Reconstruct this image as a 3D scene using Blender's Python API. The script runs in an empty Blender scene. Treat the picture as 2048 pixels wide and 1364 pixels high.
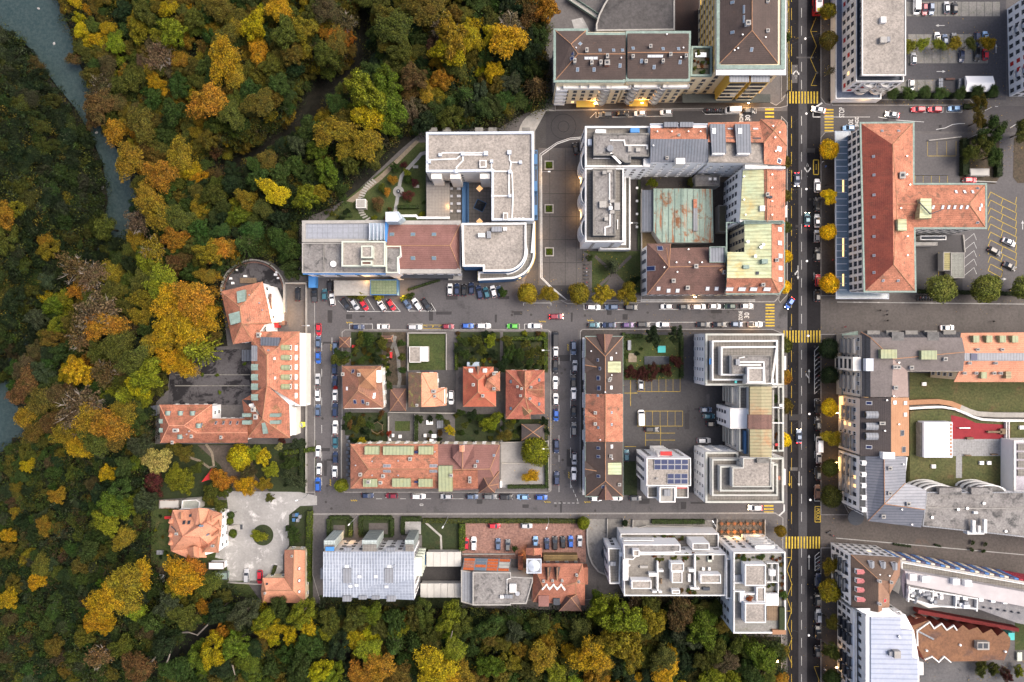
import bpy,bmesh,math,random
import numpy as np
from mathutils import Vector,Matrix
from mathutils.bvhtree import BVHTree
R=math.radians
rnd=random.Random(7)
scn=bpy.context.scene
COL=scn.collection

# ------------------------------------------------------------------ camera, sky, sun, exposure
H=228.0            # drone height above the streets, metres
K=0.165            # metres per photo pixel at street level
CX,CY=1024.0,682.0
cam=bpy.data.cameras.new('camera')
cam.sensor_fit='HORIZONTAL'; cam.sensor_width=36
cam.angle=2*math.atan(CX*K/H)
cam.clip_start=1; cam.clip_end=20000
camo=bpy.data.objects.new('camera',cam); camo.location=(0,0,H); COL.objects.link(camo)
scn.camera=camo
SUN_EL,SUN_AZ=56,80
w=bpy.data.worlds.new('World'); scn.world=w; w.use_nodes=True
nt=w.node_tree; sky=nt.nodes.new('ShaderNodeTexSky'); sky.sky_type='NISHITA'
sky.sun_disc=False; sky.sun_elevation=R(SUN_EL); sky.sun_rotation=R(SUN_AZ)
sky.air_density=.75; sky.dust_density=6.5; sky.ozone_density=1.0
bg=nt.nodes['Background']; bg.inputs['Strength'].default_value=0.15
nt.links.new(sky.outputs[0],bg.inputs[0])
sl=bpy.data.lights.new('sun','SUN'); sl.energy=1.5; sl.angle=R(45); sl.color=(1,.91,.80)
so=bpy.data.objects.new('sun',sl); so.rotation_euler=(0,R(90 - SUN_EL),R(90 - SUN_AZ)); COL.objects.link(so)
scn.view_settings.view_transform='Standard'; scn.view_settings.look='None'
scn.view_settings.gamma=1; scn.view_settings.exposure=0.82
scn.view_settings.use_curve_mapping=False

# ------------------------------------------------------------------ coordinates
def P(px,py,z=0.0):
    f=(H - z)/H*K
    return Vector(((px - CX)*f,(CY - py)*f,z))
def PL(pts,z=0.0): return [P(p[0],p[1],z if len(p) < 3 else p[2]) for p in pts]
def rect(x0,y0,x1,y1): return [(x0,y0),(x1,y0),(x1,y1),(x0,y1)]
def area2(poly):
    return sum(poly[i][0]*poly[(i+1) % len(poly)][1] - poly[(i+1) % len(poly)][0]*poly[i][1] for i in range(len(poly)))/2
def ccw(poly): return list(poly) if area2(poly) > 0 else list(poly)[::-1]
def inset(poly,d):
    """inset a ccw polygon of xy pairs by d (negative grows it)"""
    n=len(poly); out=[]
    for i in range(n):
        a,b,c=Vector(poly[i - 1][:2]),Vector(poly[i][:2]),Vector(poly[(i+1) % n][:2])
        e1=(b - a).normalized(); e2=(c - b).normalized()
        n1=Vector((-e1.y,e1.x)); n2=Vector((-e2.y,e2.x))
        m=n1+n2
        if m.length < .2: m=n1.copy(); k=1
        else:
            m.normalize(); k=1/max(.45,m.dot(n1))
        out.append((b.x+m.x*d*k,b.y+m.y*d*k))
    return out

# ------------------------------------------------------------------ materials
MATS={}
GROUND_TONE={'asphalt': .76,'pavement': .76,'plaza': .8,'stone': .8,'court': .85}   # scales down the paving base colours
def newmat(name):
    m=bpy.data.materials.new(name); m.use_nodes=True; MATS[name]=m
    n=m.node_tree; b=n.nodes['Principled BSDF']; return m,n,b
class G:
    """tiny node graph helper"""
    def __init__(s,nt): s.nt=nt
    def n(s,t,**kw):
        x=s.nt.nodes.new(t)
        for k,v in kw.items(): setattr(x,k,v)
        return x
    def l(s,a,b): s.nt.links.new(a,b)
    def pos(s):
        return s.n('ShaderNodeNewGeometry').outputs['Position']
    def noise(s,vec,scale,detail=4,rough=.6,dist=0):
        x=s.n('ShaderNodeTexNoise'); x.inputs['Scale'].default_value=scale
        x.inputs['Detail'].default_value=detail; x.inputs['Roughness'].default_value=rough
        x.inputs['Distortion'].default_value=dist
        s.l(vec,x.inputs['Vector']); return x.outputs['Fac']
    def ramp(s,fac,lo,hi,a=0.0,b=1.0):
        x=s.n('ShaderNodeMapRange'); x.inputs[1].default_value=lo; x.inputs[2].default_value=hi
        x.inputs[3].default_value=a; x.inputs[4].default_value=b
        s.l(fac,x.inputs[0]); return x.outputs[0]
    def mix(s,fac,a,b,mode='MIX'):
        x=s.n('ShaderNodeMix',data_type='RGBA',blend_type=mode)
        for v,i in ((fac,0),(a,6),(b,7)):
            if hasattr(v,'is_linked') or isinstance(v,bpy.types.NodeSocket): s.l(v,x.inputs[i])
            elif i == 0: x.inputs[0].default_value=v
            else: x.inputs[i].default_value=(*v,1)
        return x.outputs[2]
    def math(s,op,a,b=None):
        x=s.n('ShaderNodeMath',operation=op)
        for v,i in ((a,0),(b,1)):
            if v is None: continue
            if isinstance(v,bpy.types.NodeSocket): s.l(v,x.inputs[i])
            else: x.inputs[i].default_value=v
        return x.outputs[0]
    def scalev(s,vec,f):
        x=s.n('ShaderNodeVectorMath',operation='MULTIPLY'); s.l(vec,x.inputs[0]); x.inputs[1].default_value=f
        return x.outputs[0]
def surf(name,c1,c2=None,sc=.35,rough=.85,fine=3.0,fa=.25,spot=None,stripe=None,bump=.3,metal=0,streak=None,spec=.3,grid=None):
    """two-tone weathered surface. spot=(colour, scale, lo, hi); stripe=(axis, period, amount); streak=(colour, axis, lo, hi)"""
    m,n,b=newmat(name); g=G(n); pos=g.pos()
    c2=c2 or tuple(x*.75 for x in c1)
    k=GROUND_TONE.get(name.split('_')[0],1); c1,c2=tuple(x*k for x in c1),tuple(x*k for x in c2)
    if spot: spot=(tuple(x*k for x in spot[0]),*spot[1:])
    col=g.mix(g.ramp(g.noise(pos,sc,6,.65),.32,.68),c1,c2)
    if spot:
        col=g.mix(g.ramp(g.noise(pos,spot[1],5,.7,.4),spot[2],spot[3]),col,spot[0])
    if streak:
        f={'x': (.15,1.6,1),'y': (1.6,.15,1)}[streak[1]]
        col=g.mix(g.ramp(g.noise(g.scalev(pos,f),.6,5,.7),streak[2],streak[3]),col,streak[0])
    fn=g.noise(pos,fine,3,.7)
    col=g.mix(g.ramp(fn,.3,.7,0,1),g.mix(1.0,col,(1 - fa,)*3,'MULTIPLY'),g.mix(1.0,col,(1+fa,)*3,'MULTIPLY'))
    if stripe:
        sx=g.n('ShaderNodeSeparateXYZ'); g.l(pos,sx.inputs[0])
        fr=g.math('FRACT',g.math('DIVIDE',sx.outputs['xyz'.index(stripe[0])],stripe[1]))
        col=g.mix(g.math('LESS_THAN',fr,.3),col,g.mix(1.0,col,(1 - stripe[2],)*3,'MULTIPLY'))
    if grid:
        sx=g.n('ShaderNodeSeparateXYZ'); g.l(pos,sx.inputs[0])
        ms=[g.math('LESS_THAN',g.math('FRACT',g.math('DIVIDE',sx.outputs[i],grid[0])),.12) for i in (0,1)]
        col=g.mix(g.math('MAXIMUM',ms[0],ms[1]),col,g.mix(1.0,col,(1 - grid[1],)*3,'MULTIPLY'))
    g.l(col,b.inputs['Base Color'])
    b.inputs['Roughness'].default_value=rough; b.inputs['Metallic'].default_value=metal
    b.inputs['Specular IOR Level'].default_value=spec
    if bump:
        bp=g.n('ShaderNodeBump'); bp.inputs['Strength'].default_value=bump; bp.inputs['Distance'].default_value=.1
        g.l(fn,bp.inputs['Height']); g.l(bp.outputs[0],b.inputs['Normal'])
    return m
def plain(name,c,rough=.6,metal=0,spec=.4,em=None,es=1):
    m,n,b=newmat(name); b.inputs['Base Color'].default_value=(*c,1)
    b.inputs['Roughness'].default_value=rough; b.inputs['Metallic'].default_value=metal
    b.inputs['Specular IOR Level'].default_value=spec
    if em: b.inputs['Emission Color'].default_value=(*em,1); b.inputs['Emission Strength'].default_value=es
    return m
T_ORANGE=surf('clay_tile_orange',(.47,.195,.12),(.28,.115,.072),.35,spot=((.14,.09,.062),.5,.53,.70),stripe=('z',.3,.2),fine=2.6,fa=.36)
T_ORANGE2=surf('clay_tile_weathered',(.42,.165,.10),(.21,.085,.055),.3,spot=((.13,.10,.045),.35,.55,.72),stripe=('z',.3,.2),fine=2.0,fa=.34)
T_PEACH=surf('clay_tile_peach',(.58,.28,.175),(.47,.21,.13),.25,spot=((.28,.15,.10),.6,.6,.78),stripe=('z',.3,.14),fine=2.6,fa=.22)
T_RED=surf('clay_tile_red_shade',(.27,.07,.045),(.17,.045,.033),.3,streak=((.13,.05,.035),'x',.52,.75),stripe=('z',.3,.15),fa=.25)  # red tile, darkened to carry the shade of a west slope
T_MOSS=surf('clay_tile_mossy',(.30,.13,.08),(.15,.12,.06),.3,spot=((.22,.23,.09),.4,.54,.7),stripe=('z',.3,.16),fa=.4)
T_BROWN=surf('clay_tile_brown',(.088,.064,.056),(.062,.047,.042),.25,spot=((.16,.085,.055),.8,.62,.8),stripe=('z',.3,.16),fine=2.0,fa=.2)
T_RBROWN=surf('clay_tile_red_brown',(.165,.092,.075),(.11,.066,.055),.3,spot=((.08,.05,.04),.6,.56,.75),stripe=('z',.3,.16),fa=.25)
T_MAUVE=surf('clay_tile_mauve',(.23,.115,.10),(.17,.085,.072),.3,stripe=('z',.3,.18),fa=.2)
T_DARK=surf('slate_tile_dark',(.065,.055,.055),(.085,.07,.065),.3,stripe=('z',.25,.2),fa=.2)
T_TAN=surf('clay_tile_tan',(.36,.20,.115),(.30,.16,.09),.25,stripe=('z',.3,.1),fa=.12)
GRAVEL=surf('roof_gravel',(.30,.27,.24),(.215,.195,.175),.16,fine=1.6,fa=.34,spot=((.11,.10,.09),.3,.58,.82),bump=.6)
GRAVEL_D=surf('roof_gravel_stained',(.23,.22,.21),(.14,.13,.125),.18,fine=1.6,fa=.3,spot=((.05,.05,.05),.35,.52,.68),bump=.6)
BITUMEN=surf('roof_bitumen',(.15,.145,.14),(.09,.088,.085),.25,fine=1.2,fa=.22,spot=((.22,.21,.2),.6,.6,.75))
DECK=surf('roof_terrace_tiles',(.21,.195,.175),(.15,.14,.125),.3,fine=2,fa=.2,grid=(.9,.4))
ASPH=surf('asphalt_side_street',(.125,.118,.122),(.088,.084,.088),.05,fine=1.8,fa=.16,spot=((.055,.053,.056),.14,.55,.72),bump=.1)
ASPH_D=surf('asphalt_main_road',(.015,.014,.016),(.023,.022,.025),.08,fine=1.2,fa=.2,streak=((.009,.009,.010),'y',.5,.7),rough=.8,spec=.12,bump=.1)
ASPH_L=surf('asphalt_road_repair',(.075,.073,.078),(.058,.056,.06),.1,fine=1.4,fa=.15,bump=.1)
ASPH_LOT=surf('asphalt_car_park',(.082,.078,.080),(.062,.06,.062),.07,fine=1.5,fa=.16,spot=((.035,.034,.036),.2,.62,.72),bump=.1)
ASPH_Y=surf('asphalt_wet_yard',(.10,.095,.10),(.07,.065,.07),.12,fine=1.5,fa=.2,spot=((.018,.017,.02),.16,.50,.56),bump=.1)
PAVE=surf('pavement_asphalt',(.145,.135,.132),(.105,.098,.098),.1,fine=1.4,fa=.18,spot=((.06,.057,.057),.2,.6,.75),bump=.1)
PAVE_D=surf('pavement_dark',(.080,.070,.064),(.055,.049,.046),.12,fine=1.5,fa=.2,bump=.1)
STONE=surf('stone_setts',(.115,.103,.098),(.085,.077,.073),.12,fine=1.3,fa=.2,spot=((.05,.045,.042),.3,.6,.8),bump=.2)
COBBLE=surf('red_cobbles',(.25,.14,.11),(.155,.09,.075),.5,fine=1.6,fa=.4,bump=.6)
GRANITE=surf('granite_sand',(.31,.305,.295),(.21,.206,.20),.1,fine=1.5,fa=.12,spot=((.52,.51,.5),.22,.55,.7))
KERB=surf('kerb_stone',(.26,.25,.24),(.2,.19,.185),.6)
CONC=surf('concrete',(.34,.325,.30),(.26,.25,.235),.3,fine=1.5,fa=.12,spot=((.17,.16,.15),.4,.62,.8))
CONC_D=surf('concrete_stained',(.20,.19,.175),(.13,.125,.115),.3,fine=1.5,fa=.2,spot=((.07,.068,.06),.4,.55,.72))
SLAB=surf('concrete_slab_grass',(.20,.19,.18),(.14,.14,.125),.4,fine=1.8,fa=.25,spot=((.08,.085,.05),.9,.58,.7))
GRASS=surf('lawn_grass',(.030,.050,.012),(.050,.058,.017),.25,fine=2.0,fa=.35,spot=((.10,.085,.035),.22,.6,.8),bump=.6)
GRASS_D=surf('dark_grass',(.018,.030,.010),(.028,.035,.012),.2,fine=2.0,fa=.4,spot=((.05,.04,.02),.35,.58,.75),bump=.6)  # darker, browner grass mix
SEDUM=surf('sedum_roof',(.05,.062,.02),(.085,.08,.03),.2,fine=1.4,fa=.4,spot=((.11,.05,.03),.2,.58,.75),bump=.6)
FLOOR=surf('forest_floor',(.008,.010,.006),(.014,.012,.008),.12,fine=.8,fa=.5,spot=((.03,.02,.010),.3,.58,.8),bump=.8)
SOIL=surf('garden_soil',(.07,.05,.035),(.04,.035,.022),.5,fine=1.5,fa=.4)
PATH=surf('gravel_path',(.23,.19,.14),(.16,.13,.095),.4,fine=1.5,fa=.25)
WHITE=surf('white_render',(.80,.80,.80),(.74,.74,.75),.12,fine=.8,fa=.03,bump=0)
WHITE2=surf('off_white_render',(.70,.67,.62),(.62,.59,.54),.15,fine=.8,fa=.05,bump=0)
CREAM=surf('cream_render',(.74,.64,.45),(.68,.58,.40),.12,fine=.8,fa=.04,bump=0)
YELLOW=surf('ochre_render',(.68,.44,.08),(.60,.38,.07),.2,fine=.8,fa=.05,bump=0)
GREYW=surf('grey_render',(.42,.40,.37),(.34,.33,.31),.2,fine=.8,fa=.06,bump=0)
DARKW=surf('dark_cladding',(.06,.065,.075),(.045,.05,.06),.3)
PAR_W=surf('white_parapet',(.70,.70,.69),(.55,.54,.52),.5,fine=1.2,fa=.1,spot=((.38,.37,.35),.6,.6,.75),bump=0)
PAR_B=surf('pale_blue_parapet',(.50,.54,.60),(.44,.48,.54),.6,fine=1.2,fa=.06,bump=0)
PAR_G=surf('pale_green_parapet',(.50,.54,.46),(.42,.45,.38),.6,fine=1.2,fa=.08,bump=0)
COPPER=surf('green_copper',(.24,.285,.185),(.31,.32,.18),.2,spot=((.26,.26,.10),.3,.58,.8),stripe=('x',1.1,.22),fine=1.2,fa=.1,rough=.6)
COPPERY=surf('green_copper_rows',(.40,.47,.30),(.48,.46,.26),.12,spot=((.46,.34,.12),.15,.52,.72),streak=((.26,.26,.15),'x',.5,.68),stripe=('y',1.1,.22),fine=1.2,fa=.1,rough=.6)
COPPER_R=surf('green_copper_rusty',(.17,.235,.20),(.25,.32,.27),.12,spot=((.18,.075,.03),.16,.53,.60),streak=((.24,.10,.045),'y',.53,.62),fine=1.2,fa=.15,rough=.6)
COPPER_T=surf('copper_gutter',(.20,.27,.235),(.15,.20,.18),.5,fine=1.5,fa=.2,rough=.6)
METAL_D=surf('dark_seam_metal',(.10,.115,.14),(.13,.14,.165),.2,stripe=('x',.9,.35),fine=1.2,fa=.1,rough=.45,metal=.3)
METAL_Y=surf('grey_blue_seam_metal',(.13,.14,.165),(.17,.175,.20),.2,stripe=('y',.9,.3),fine=1.2,fa=.1,rough=.45,metal=.3)
METAL_G=surf('grey_seam_metal',(.23,.24,.26),(.18,.19,.21),.2,stripe=('x',.9,.25),fine=1.2,fa=.1,rough=.5)
METAL_W=surf('pale_blue_metal',(.36,.39,.48),(.30,.34,.43),.2,stripe=('y',1.5,.22),fine=1.2,fa=.06,rough=.4)
METAL_S=surf('silver_barrel_metal',(.20,.225,.27),(.27,.295,.34),.2,fine=1.0,fa=.14,rough=.4,grid=(1.0,-.5))
METAL_O=surf('weathered_brown_metal',(.30,.22,.13),(.26,.26,.15),.08,spot=((.32,.17,.08),.1,.55,.7),stripe=('y',1.0,.3),fine=1.2,fa=.1,rough=.6)
BLUE=plain('blue_paint',(.04,.12,.25),.6)
BLUE_L=plain('bright_blue_tarpaulin',(.05,.20,.48),.6)
REDP=plain('red_paint',(.42,.02,.02),.6)
REDRUB=surf('red_rubber_floor',(.24,.022,.03),(.19,.018,.025),.4,fine=2,fa=.1)
TEAL=plain('turquoise_fabric',(.06,.42,.40),.7)
GLASS=plain('window_glass',(.03,.037,.048),.12,0,.6)
GLASS_B=plain('roof_glass_blue',(.16,.22,.28),.15,.2,.6)
GLASS_P=plain('pale_roof_glass',(.34,.40,.46),.2,.2,.6)
GLASS_Y=plain('lit_window_glass',(.6,.4,.2),.3,0,.4,(1,.58,.22),1.3)
LAMP_Y=plain('lamp_glass_lit',(.9,.7,.4),.3,0,.4,(1,.62,.25),22)
LAMP_W=plain('lamp_cover',(.75,.75,.75),.3)
HEADL=plain('headlight_lit',(.9,.8,.6),.3,0,.4,(1,.8,.5),18)
TAILL=plain('tail_light_lit',(.6,.02,.02),.3,0,.4,(1,.02,.02),10)
FRAME=plain('window_frame_white',(.72,.72,.70),.5)
FRAME_G=plain('window_frame_dark',(.16,.16,.16),.5)
STEEL=plain('galvanised_steel',(.45,.46,.48),.35,.6)
SOLAR=surf('solar_cell',(.012,.02,.07),(.018,.03,.09),.5,rough=.4,fine=.8,fa=.1,bump=0,spec=.3)
RUBBER=plain('tyre_rubber',(.02,.02,.02),.8)
WOOD=surf('timber_boards',(.20,.14,.09),(.14,.10,.065),.6,stripe=('x',.5,.3))
PAINT_W=surf('road_paint_white',(.58,.58,.57),(.42,.42,.41),.6,fine=2,fa=.2,bump=0)
PAINT_Y=surf('road_paint_yellow',(.50,.35,.035),(.33,.24,.04),.7,fine=2,fa=.25,bump=0)
BARK=surf('bark',(.13,.105,.08),(.08,.065,.05),1.5,fine=5,fa=.3)
BARK_P=surf('pale_bark',(.30,.26,.22),(.20,.17,.14),1.5,fine=5,fa=.3)
WATER=None
def mk_water():
    m,n,b=newmat('river_water'); g=G(n); pos=g.pos()
    c=g.mix(g.ramp(g.noise(pos,.05,5),.3,.7),(.014,.032,.035),(.026,.046,.048))
    c=g.mix(g.ramp(g.noise(pos,.9,4,.8),.4,.75),c,(.05,.068,.068))
    g.l(c,b.inputs['Base Color']); b.inputs['Roughness'].default_value=.45; b.inputs['Specular IOR Level'].default_value=.25
    bp=g.n('ShaderNodeBump'); bp.inputs['Strength'].default_value=.35; bp.inputs['Distance'].default_value=.3
    g.l(g.noise(pos,.8,5,.7),bp.inputs['Height']); g.l(bp.outputs[0],b.inputs['Normal'])
    return m
WATER=mk_water()
def mk_obj_paint(name,rough,metal,coat=0):
    m,n,b=newmat(name); g=G(n); oi=g.n('ShaderNodeObjectInfo')
    g.l(oi.outputs['Color'],b.inputs['Base Color']); b.inputs['Roughness'].default_value=rough
    b.inputs['Metallic'].default_value=metal; b.inputs['Coat Weight'].default_value=coat
    return m
CARPAINT=mk_obj_paint('car_paint',.35,.15,.4)
CLOTH=mk_obj_paint('object_cloth',.8,0)
def mk_leaf(name,attr=None):
    m,n,b=newmat(name); g=G(n); gi=g.n('ShaderNodeNewGeometry'); vec=g.pos()
    if attr:
        at=g.n('ShaderNodeAttribute',attribute_type=attr); at.attribute_name='leafcol'; base=at.outputs['Color']
    else: base=g.n('ShaderNodeObjectInfo').outputs['Color']
    rndi=gi.outputs['Random Per Island']
    # leaves still green in patches, turned ones elsewhere
    base=g.mix(g.ramp(g.noise(vec,.42,4,.65),.52,.68,0,.6),base,(.038,.055,.014))
    base=g.mix(g.ramp(g.noise(vec,1.3,2,.6),.5,.7,0,.3),base,(.03,.042,.012))
    hsv=g.n('ShaderNodeHueSaturation'); g.l(base,hsv.inputs['Color'])
    g.l(g.ramp(g.noise(vec,.3,3,.6),.3,.7,.485,.515),hsv.inputs['Hue'])
    g.l(g.math('POWER',g.ramp(rndi,0,1,.5,1.45),2),hsv.inputs['Value']); hsv.inputs['Saturation'].default_value=1.0
    c=hsv.outputs[0]
    g.l(c,b.inputs['Base Color']); b.inputs['Roughness'].default_value=.7; b.inputs['Specular IOR Level'].default_value=.15
    tr=g.n('ShaderNodeBsdfTranslucent'); g.l(c,tr.inputs[0])
    mx=g.n('ShaderNodeMixShader'); mx.inputs[0].default_value=.2
    g.l(b.outputs[0],mx.inputs[1]); g.l(tr.outputs[0],mx.inputs[2])
    g.l(mx.outputs[0],n.nodes['Material Output'].inputs[0])
    return m
LEAF=mk_leaf('foliage'); LEAF_A=mk_leaf('undergrowth_foliage','GEOMETRY'); LEAF_I=mk_leaf('canopy_foliage','INSTANCER')

# ------------------------------------------------------------------ mesh builder
class MB:
    def __init__(s): s.v=[]; s.f=[]; s.m=[]; s.cur=0
    def mat(s,i): s.cur=i; return s
    def add(s,V,F):
        o=len(s.v); s.v += [tuple(x) for x in V]; s.f += [tuple(o+i for i in f) for f in F]; s.m += [s.cur]*len(F); return s
    def prism(s,poly,z0,z1,top=True,bottom=False,side=True):
        poly=ccw(poly); n=len(poly)
        V=[(p[0],p[1],z0) for p in poly]+[(p[0],p[1],z1) for p in poly]; F=[]
        if side: F += [(i,(i+1) % n,n+(i+1) % n,n+i) for i in range(n)]
        if top: F.append(tuple(range(n,2*n)))
        if bottom: F.append(tuple(range(n - 1,-1,-1)))
        return s.add(V,F)
    def ring(s,outer,inner,z0,z1):
        n=len(outer)
        V=[(p[0],p[1],z0) for p in outer]+[(p[0],p[1],z1) for p in outer]+[(p[0],p[1],z1) for p in inner]+[(p[0],p[1],z0) for p in inner]
        F=[]
        for i in range(n):
            j=(i+1) % n
            F += [(i,j,n+j,n+i),(n+i,n+j,2*n+j,2*n+i),(2*n+i,2*n+j,3*n+j,3*n+i)]
        return s.add(V,F)
    def box(s,c,size,rz=0,mtx=None):
        x,y,z=(d/2 for d in size)
        M=Matrix.Translation(c) @ Matrix.Rotation(rz,4,'Z') if mtx is None else mtx
        V=[M @ Vector((a*x,b*y,d*z)) for d in (-1,1) for a,b in ((-1,-1),(1,-1),(1,1),(-1,1))]
        return s.add(V,[(0,3,2,1),(4,5,6,7),(0,1,5,4),(1,2,6,5),(2,3,7,6),(3,0,4,7)])
    def tube(s,pts,rad,n=6,cap=True):
        pts=[Vector(p) for p in pts]; V=[]; F=[]
        for i,p in enumerate(pts):
            d=(pts[min(i+1,len(pts) - 1)] - pts[max(i - 1,0)]).normalized()
            a=d.orthogonal().normalized(); b=d.cross(a)
            r=rad[i] if isinstance(rad,(list,tuple)) else rad
            V += [p+(a*math.cos(t)+b*math.sin(t))*r for t in (2*math.pi*k/n for k in range(n))]
        for i in range(len(pts) - 1):
            for k in range(n): F.append((i*n+k,i*n+(k+1) % n,(i+1)*n+(k+1) % n,(i+1)*n+k))
        if cap: F += [tuple(range(n - 1,-1,-1)),tuple((len(pts) - 1)*n+k for k in range(n))]
        return s.add(V,F)
    def mesh(s,name,mats,smooth=False,off=None):
        me=bpy.data.meshes.new(name)
        V=s.v if off is None else [(x - off[0],y - off[1],z - off[2]) for x,y,z in s.v]
        me.from_pydata(V,[],s.f)
        for m in (mats if isinstance(mats,(list,tuple)) else [mats]): me.materials.append(m)
        if any(s.m): me.polygons.foreach_set('material_index',s.m)
        if smooth: me.shade_smooth()
        me.update(); return me

def link(name,data,parent=None,loc=(0,0,0),rot=(0,0,0),color=None):
    o=bpy.data.objects.new(name,data); COL.objects.link(o); o.location=loc; o.rotation_euler=rot
    if parent: o.parent=parent
    if color: o.color=(*color,1)
    return o
REG=[]      # every top-level thing: (object, base label, x, y) - labels are finished at the end
def reg(o,label,cat,group=None):
    o['label']=label; o['category']=cat
    if group: o['group']=group
    REG.append(o); return o
def struct(name,me,loc=(0,0,0)):
    o=link(name,me,None,loc); o['kind']='structure'; return o
class Thing:
    def __init__(s,name,label,cat,px,py,z=0,group=None):
        s.loc=P(px,py,z); s.o=link(name,None,None,s.loc); s.o.empty_display_size=.5
        reg(s.o,label,cat,group); s.bvh=[]
    def part(s,name,mb,mats,under=None,smooth=False,color=None,label=None):
        o=link(name,mb.mesh(name,mats,smooth,s.loc),under or s.o,color=color)
        if label: o['label']=label
        return o
    def inst(s,name,me,loc,rot=(0,0,0),under=None,color=None):
        return link(name,me,under or s.o,Vector(loc) - s.loc,rot,color)
def single(name,mb,mats,label,cat,group=None,loc=None,smooth=False,color=None):
    """a thing that is one mesh; mb in world coordinates"""
    if loc is None:
        xs=[v[0] for v in mb.v]; ys=[v[1] for v in mb.v]; loc=((min(xs)+max(xs))/2,(min(ys)+max(ys))/2,min(v[2] for v in mb.v))
    o=link(name,mb.mesh(name,mats,smooth,loc),None,loc,color=color); reg(o,label,cat,group); return o
def sheet(name,pts,z,mat,parent=None,kind='structure'):
    mb=MB(); V=[P(p[0],p[1],0) for p in pts]; mb.prism([(v.x,v.y) for v in V],z,z,side=False)
    me=mb.mesh(name,mat)
    o=link(name,me,parent)
    if parent is None: o['kind']=kind
    return o
def slab(name,pts,z,mat,kerb=KERB,z0=-.05,parent=None,thing=None):
    """raised paved area with a kerb stone edge"""
    poly=ccw([P(p[0],p[1])[:2] for p in pts]); inn=inset(poly,.22)
    mb=MB(); mb.prism(inn,z,z,side=False); mb.mat(1).ring(poly,inn,z0,z)
    o=link(name,mb.mesh(name,[mat,kerb]),parent)
    if parent is None: o['kind']='structure'
    return o
# ------------------------------------------------------------------ terrain
RIV=[(-300,-160),(-60,-60),(30,30),(80,90),(130,150),(165,225),(205,300),(235,380),(238,440),(225,500),(170,570),(90,650),(20,740),(-10,810),(-60,900),(-200,1000),(-500,1200)]
TOWN=[(1100,-400),(1100,215),(1045,228),(1000,255),(845,262),(800,300),(700,395),(640,425),(600,440),(598,560),(575,545),(540,520),(500,515),(455,545),(440,580),(455,690),(345,700),(330,780),(310,805),(308,890),(300,990),(305,1130),(340,1160),(450,1165),(520,1205),(640,1208),(930,1215),(1175,1222),(1232,1196),(1452,1198),(1480,1272),(1565,1274),(1562,1700),(4000,1700),(4000,-400)]
def seg_d(px,py,a,b):
    ax,ay=a; bx,by=b; t=max(0,min(1,((px - ax)*(bx - ax)+(py - ay)*(by - ay))/((bx - ax) ** 2+(by - ay) ** 2+1e-9)))
    return math.hypot(px - ax - t*(bx - ax),py - ay - t*(by - ay))
def inpoly(px,py,poly):
    c=False; n=len(poly)
    for i in range(n):
        x1,y1=poly[i]; x2,y2=poly[i - 1]
        if (y1 > py) != (y2 > py) and px < (x2 - x1)*(py - y1)/(y2 - y1)+x1: c=not c
    return c
def dpoly(px,py,poly,closed=True):
    n=len(poly); return min(seg_d(px,py,poly[i],poly[(i+1) % n]) for i in range(n if closed else n - 1))
WESTB=RIV+[(-3000,1200),(-3000,-160)]
RZ=-32.0
bank_l=[(-420,-60),(-60,10),(0,52),(55,92),(112,170),(150,215),(182,270),(206,330),(216,400),(205,450),(195,500),(120,590),(50,670),(-20,760),(-70,810),(-180,950),(-500,1100)]
bank_r=[(-500,1500),(-100,960),(0,905),(45,880),(70,850),(25,800),(20,760),(85,668),(160,580),(240,500),(270,440),(275,390),(262,340),(228,290),(192,240),(182,180),(160,130),(140,60),(110,-10),(60,-120),(-100,-300)]
GORGE=(((725,20),(722,120)),((722,120),(620,225)),((640,160),(600,240)),((600,240),(520,300)),((520,300),(440,330)))
_zc={}
def zt(px,py):
    k=(round(px/6),round(py/6))
    if k in _zc: return _zc[k]
    px,py=k[0]*6,k[1]*6
    if inpoly(px,py,TOWN): z=-.25
    else:
        dt=dpoly(px,py,TOWN)*K; dr=max(0,dpoly(px,py,RIV,False) - 30)*K
        if inpoly(px,py,WESTB) and px < 300: z=RZ+min(30,dr*.45)
        else:
            t=dt/(dt+dr+.01); t=t*t*(3 - 2*t)
            z=max(RZ*t,-.6*dt) - .25
            z=min(z,-.25)
        if dr <= 0 or inpoly(px,py,bank_l+bank_r): z=RZ - 1.6
        gd=min(seg_d(px,py,a,b) for a,b in GORGE) if 400 < px < 780 and py < 380 else 99
        if gd < 45: z=max(RZ,z - 13*(1 - gd/45))
    _zc[k]=z; return z
def axis(lo,hi,step,far):
    a=list(np.arange(lo,hi+1,step)); s=step; x=lo; y=hi; out0=[]; out1=[]
    while x > -far: s *= 1.6; x -= s; y += s; out0.append(x); out1.append(y)
    return out0[::-1]+a+out1
xs=axis(-260,2300,14,45000); ys=axis(-220,1600,14,45000)
mb=MB(); n=len(xs)
for y in ys:
    for x in xs:
        z=zt(max(-900,min(3000,x)),max(-390,min(1690,y)))
        mb.v.append(tuple(P(x,y,z)))
for j in range(len(ys) - 1):
    for i in range(n - 1): mb.f.append((j*n+i,(j+1)*n+i,(j+1)*n+i+1,j*n+i+1)); mb.m.append(0)
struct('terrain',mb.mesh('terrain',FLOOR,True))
mb=MB(); mb.prism([P(x,y,RZ)[:2] for x,y in bank_l+bank_r],RZ,RZ,side=False)
struct('river',mb.mesh('river',WATER))
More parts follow.
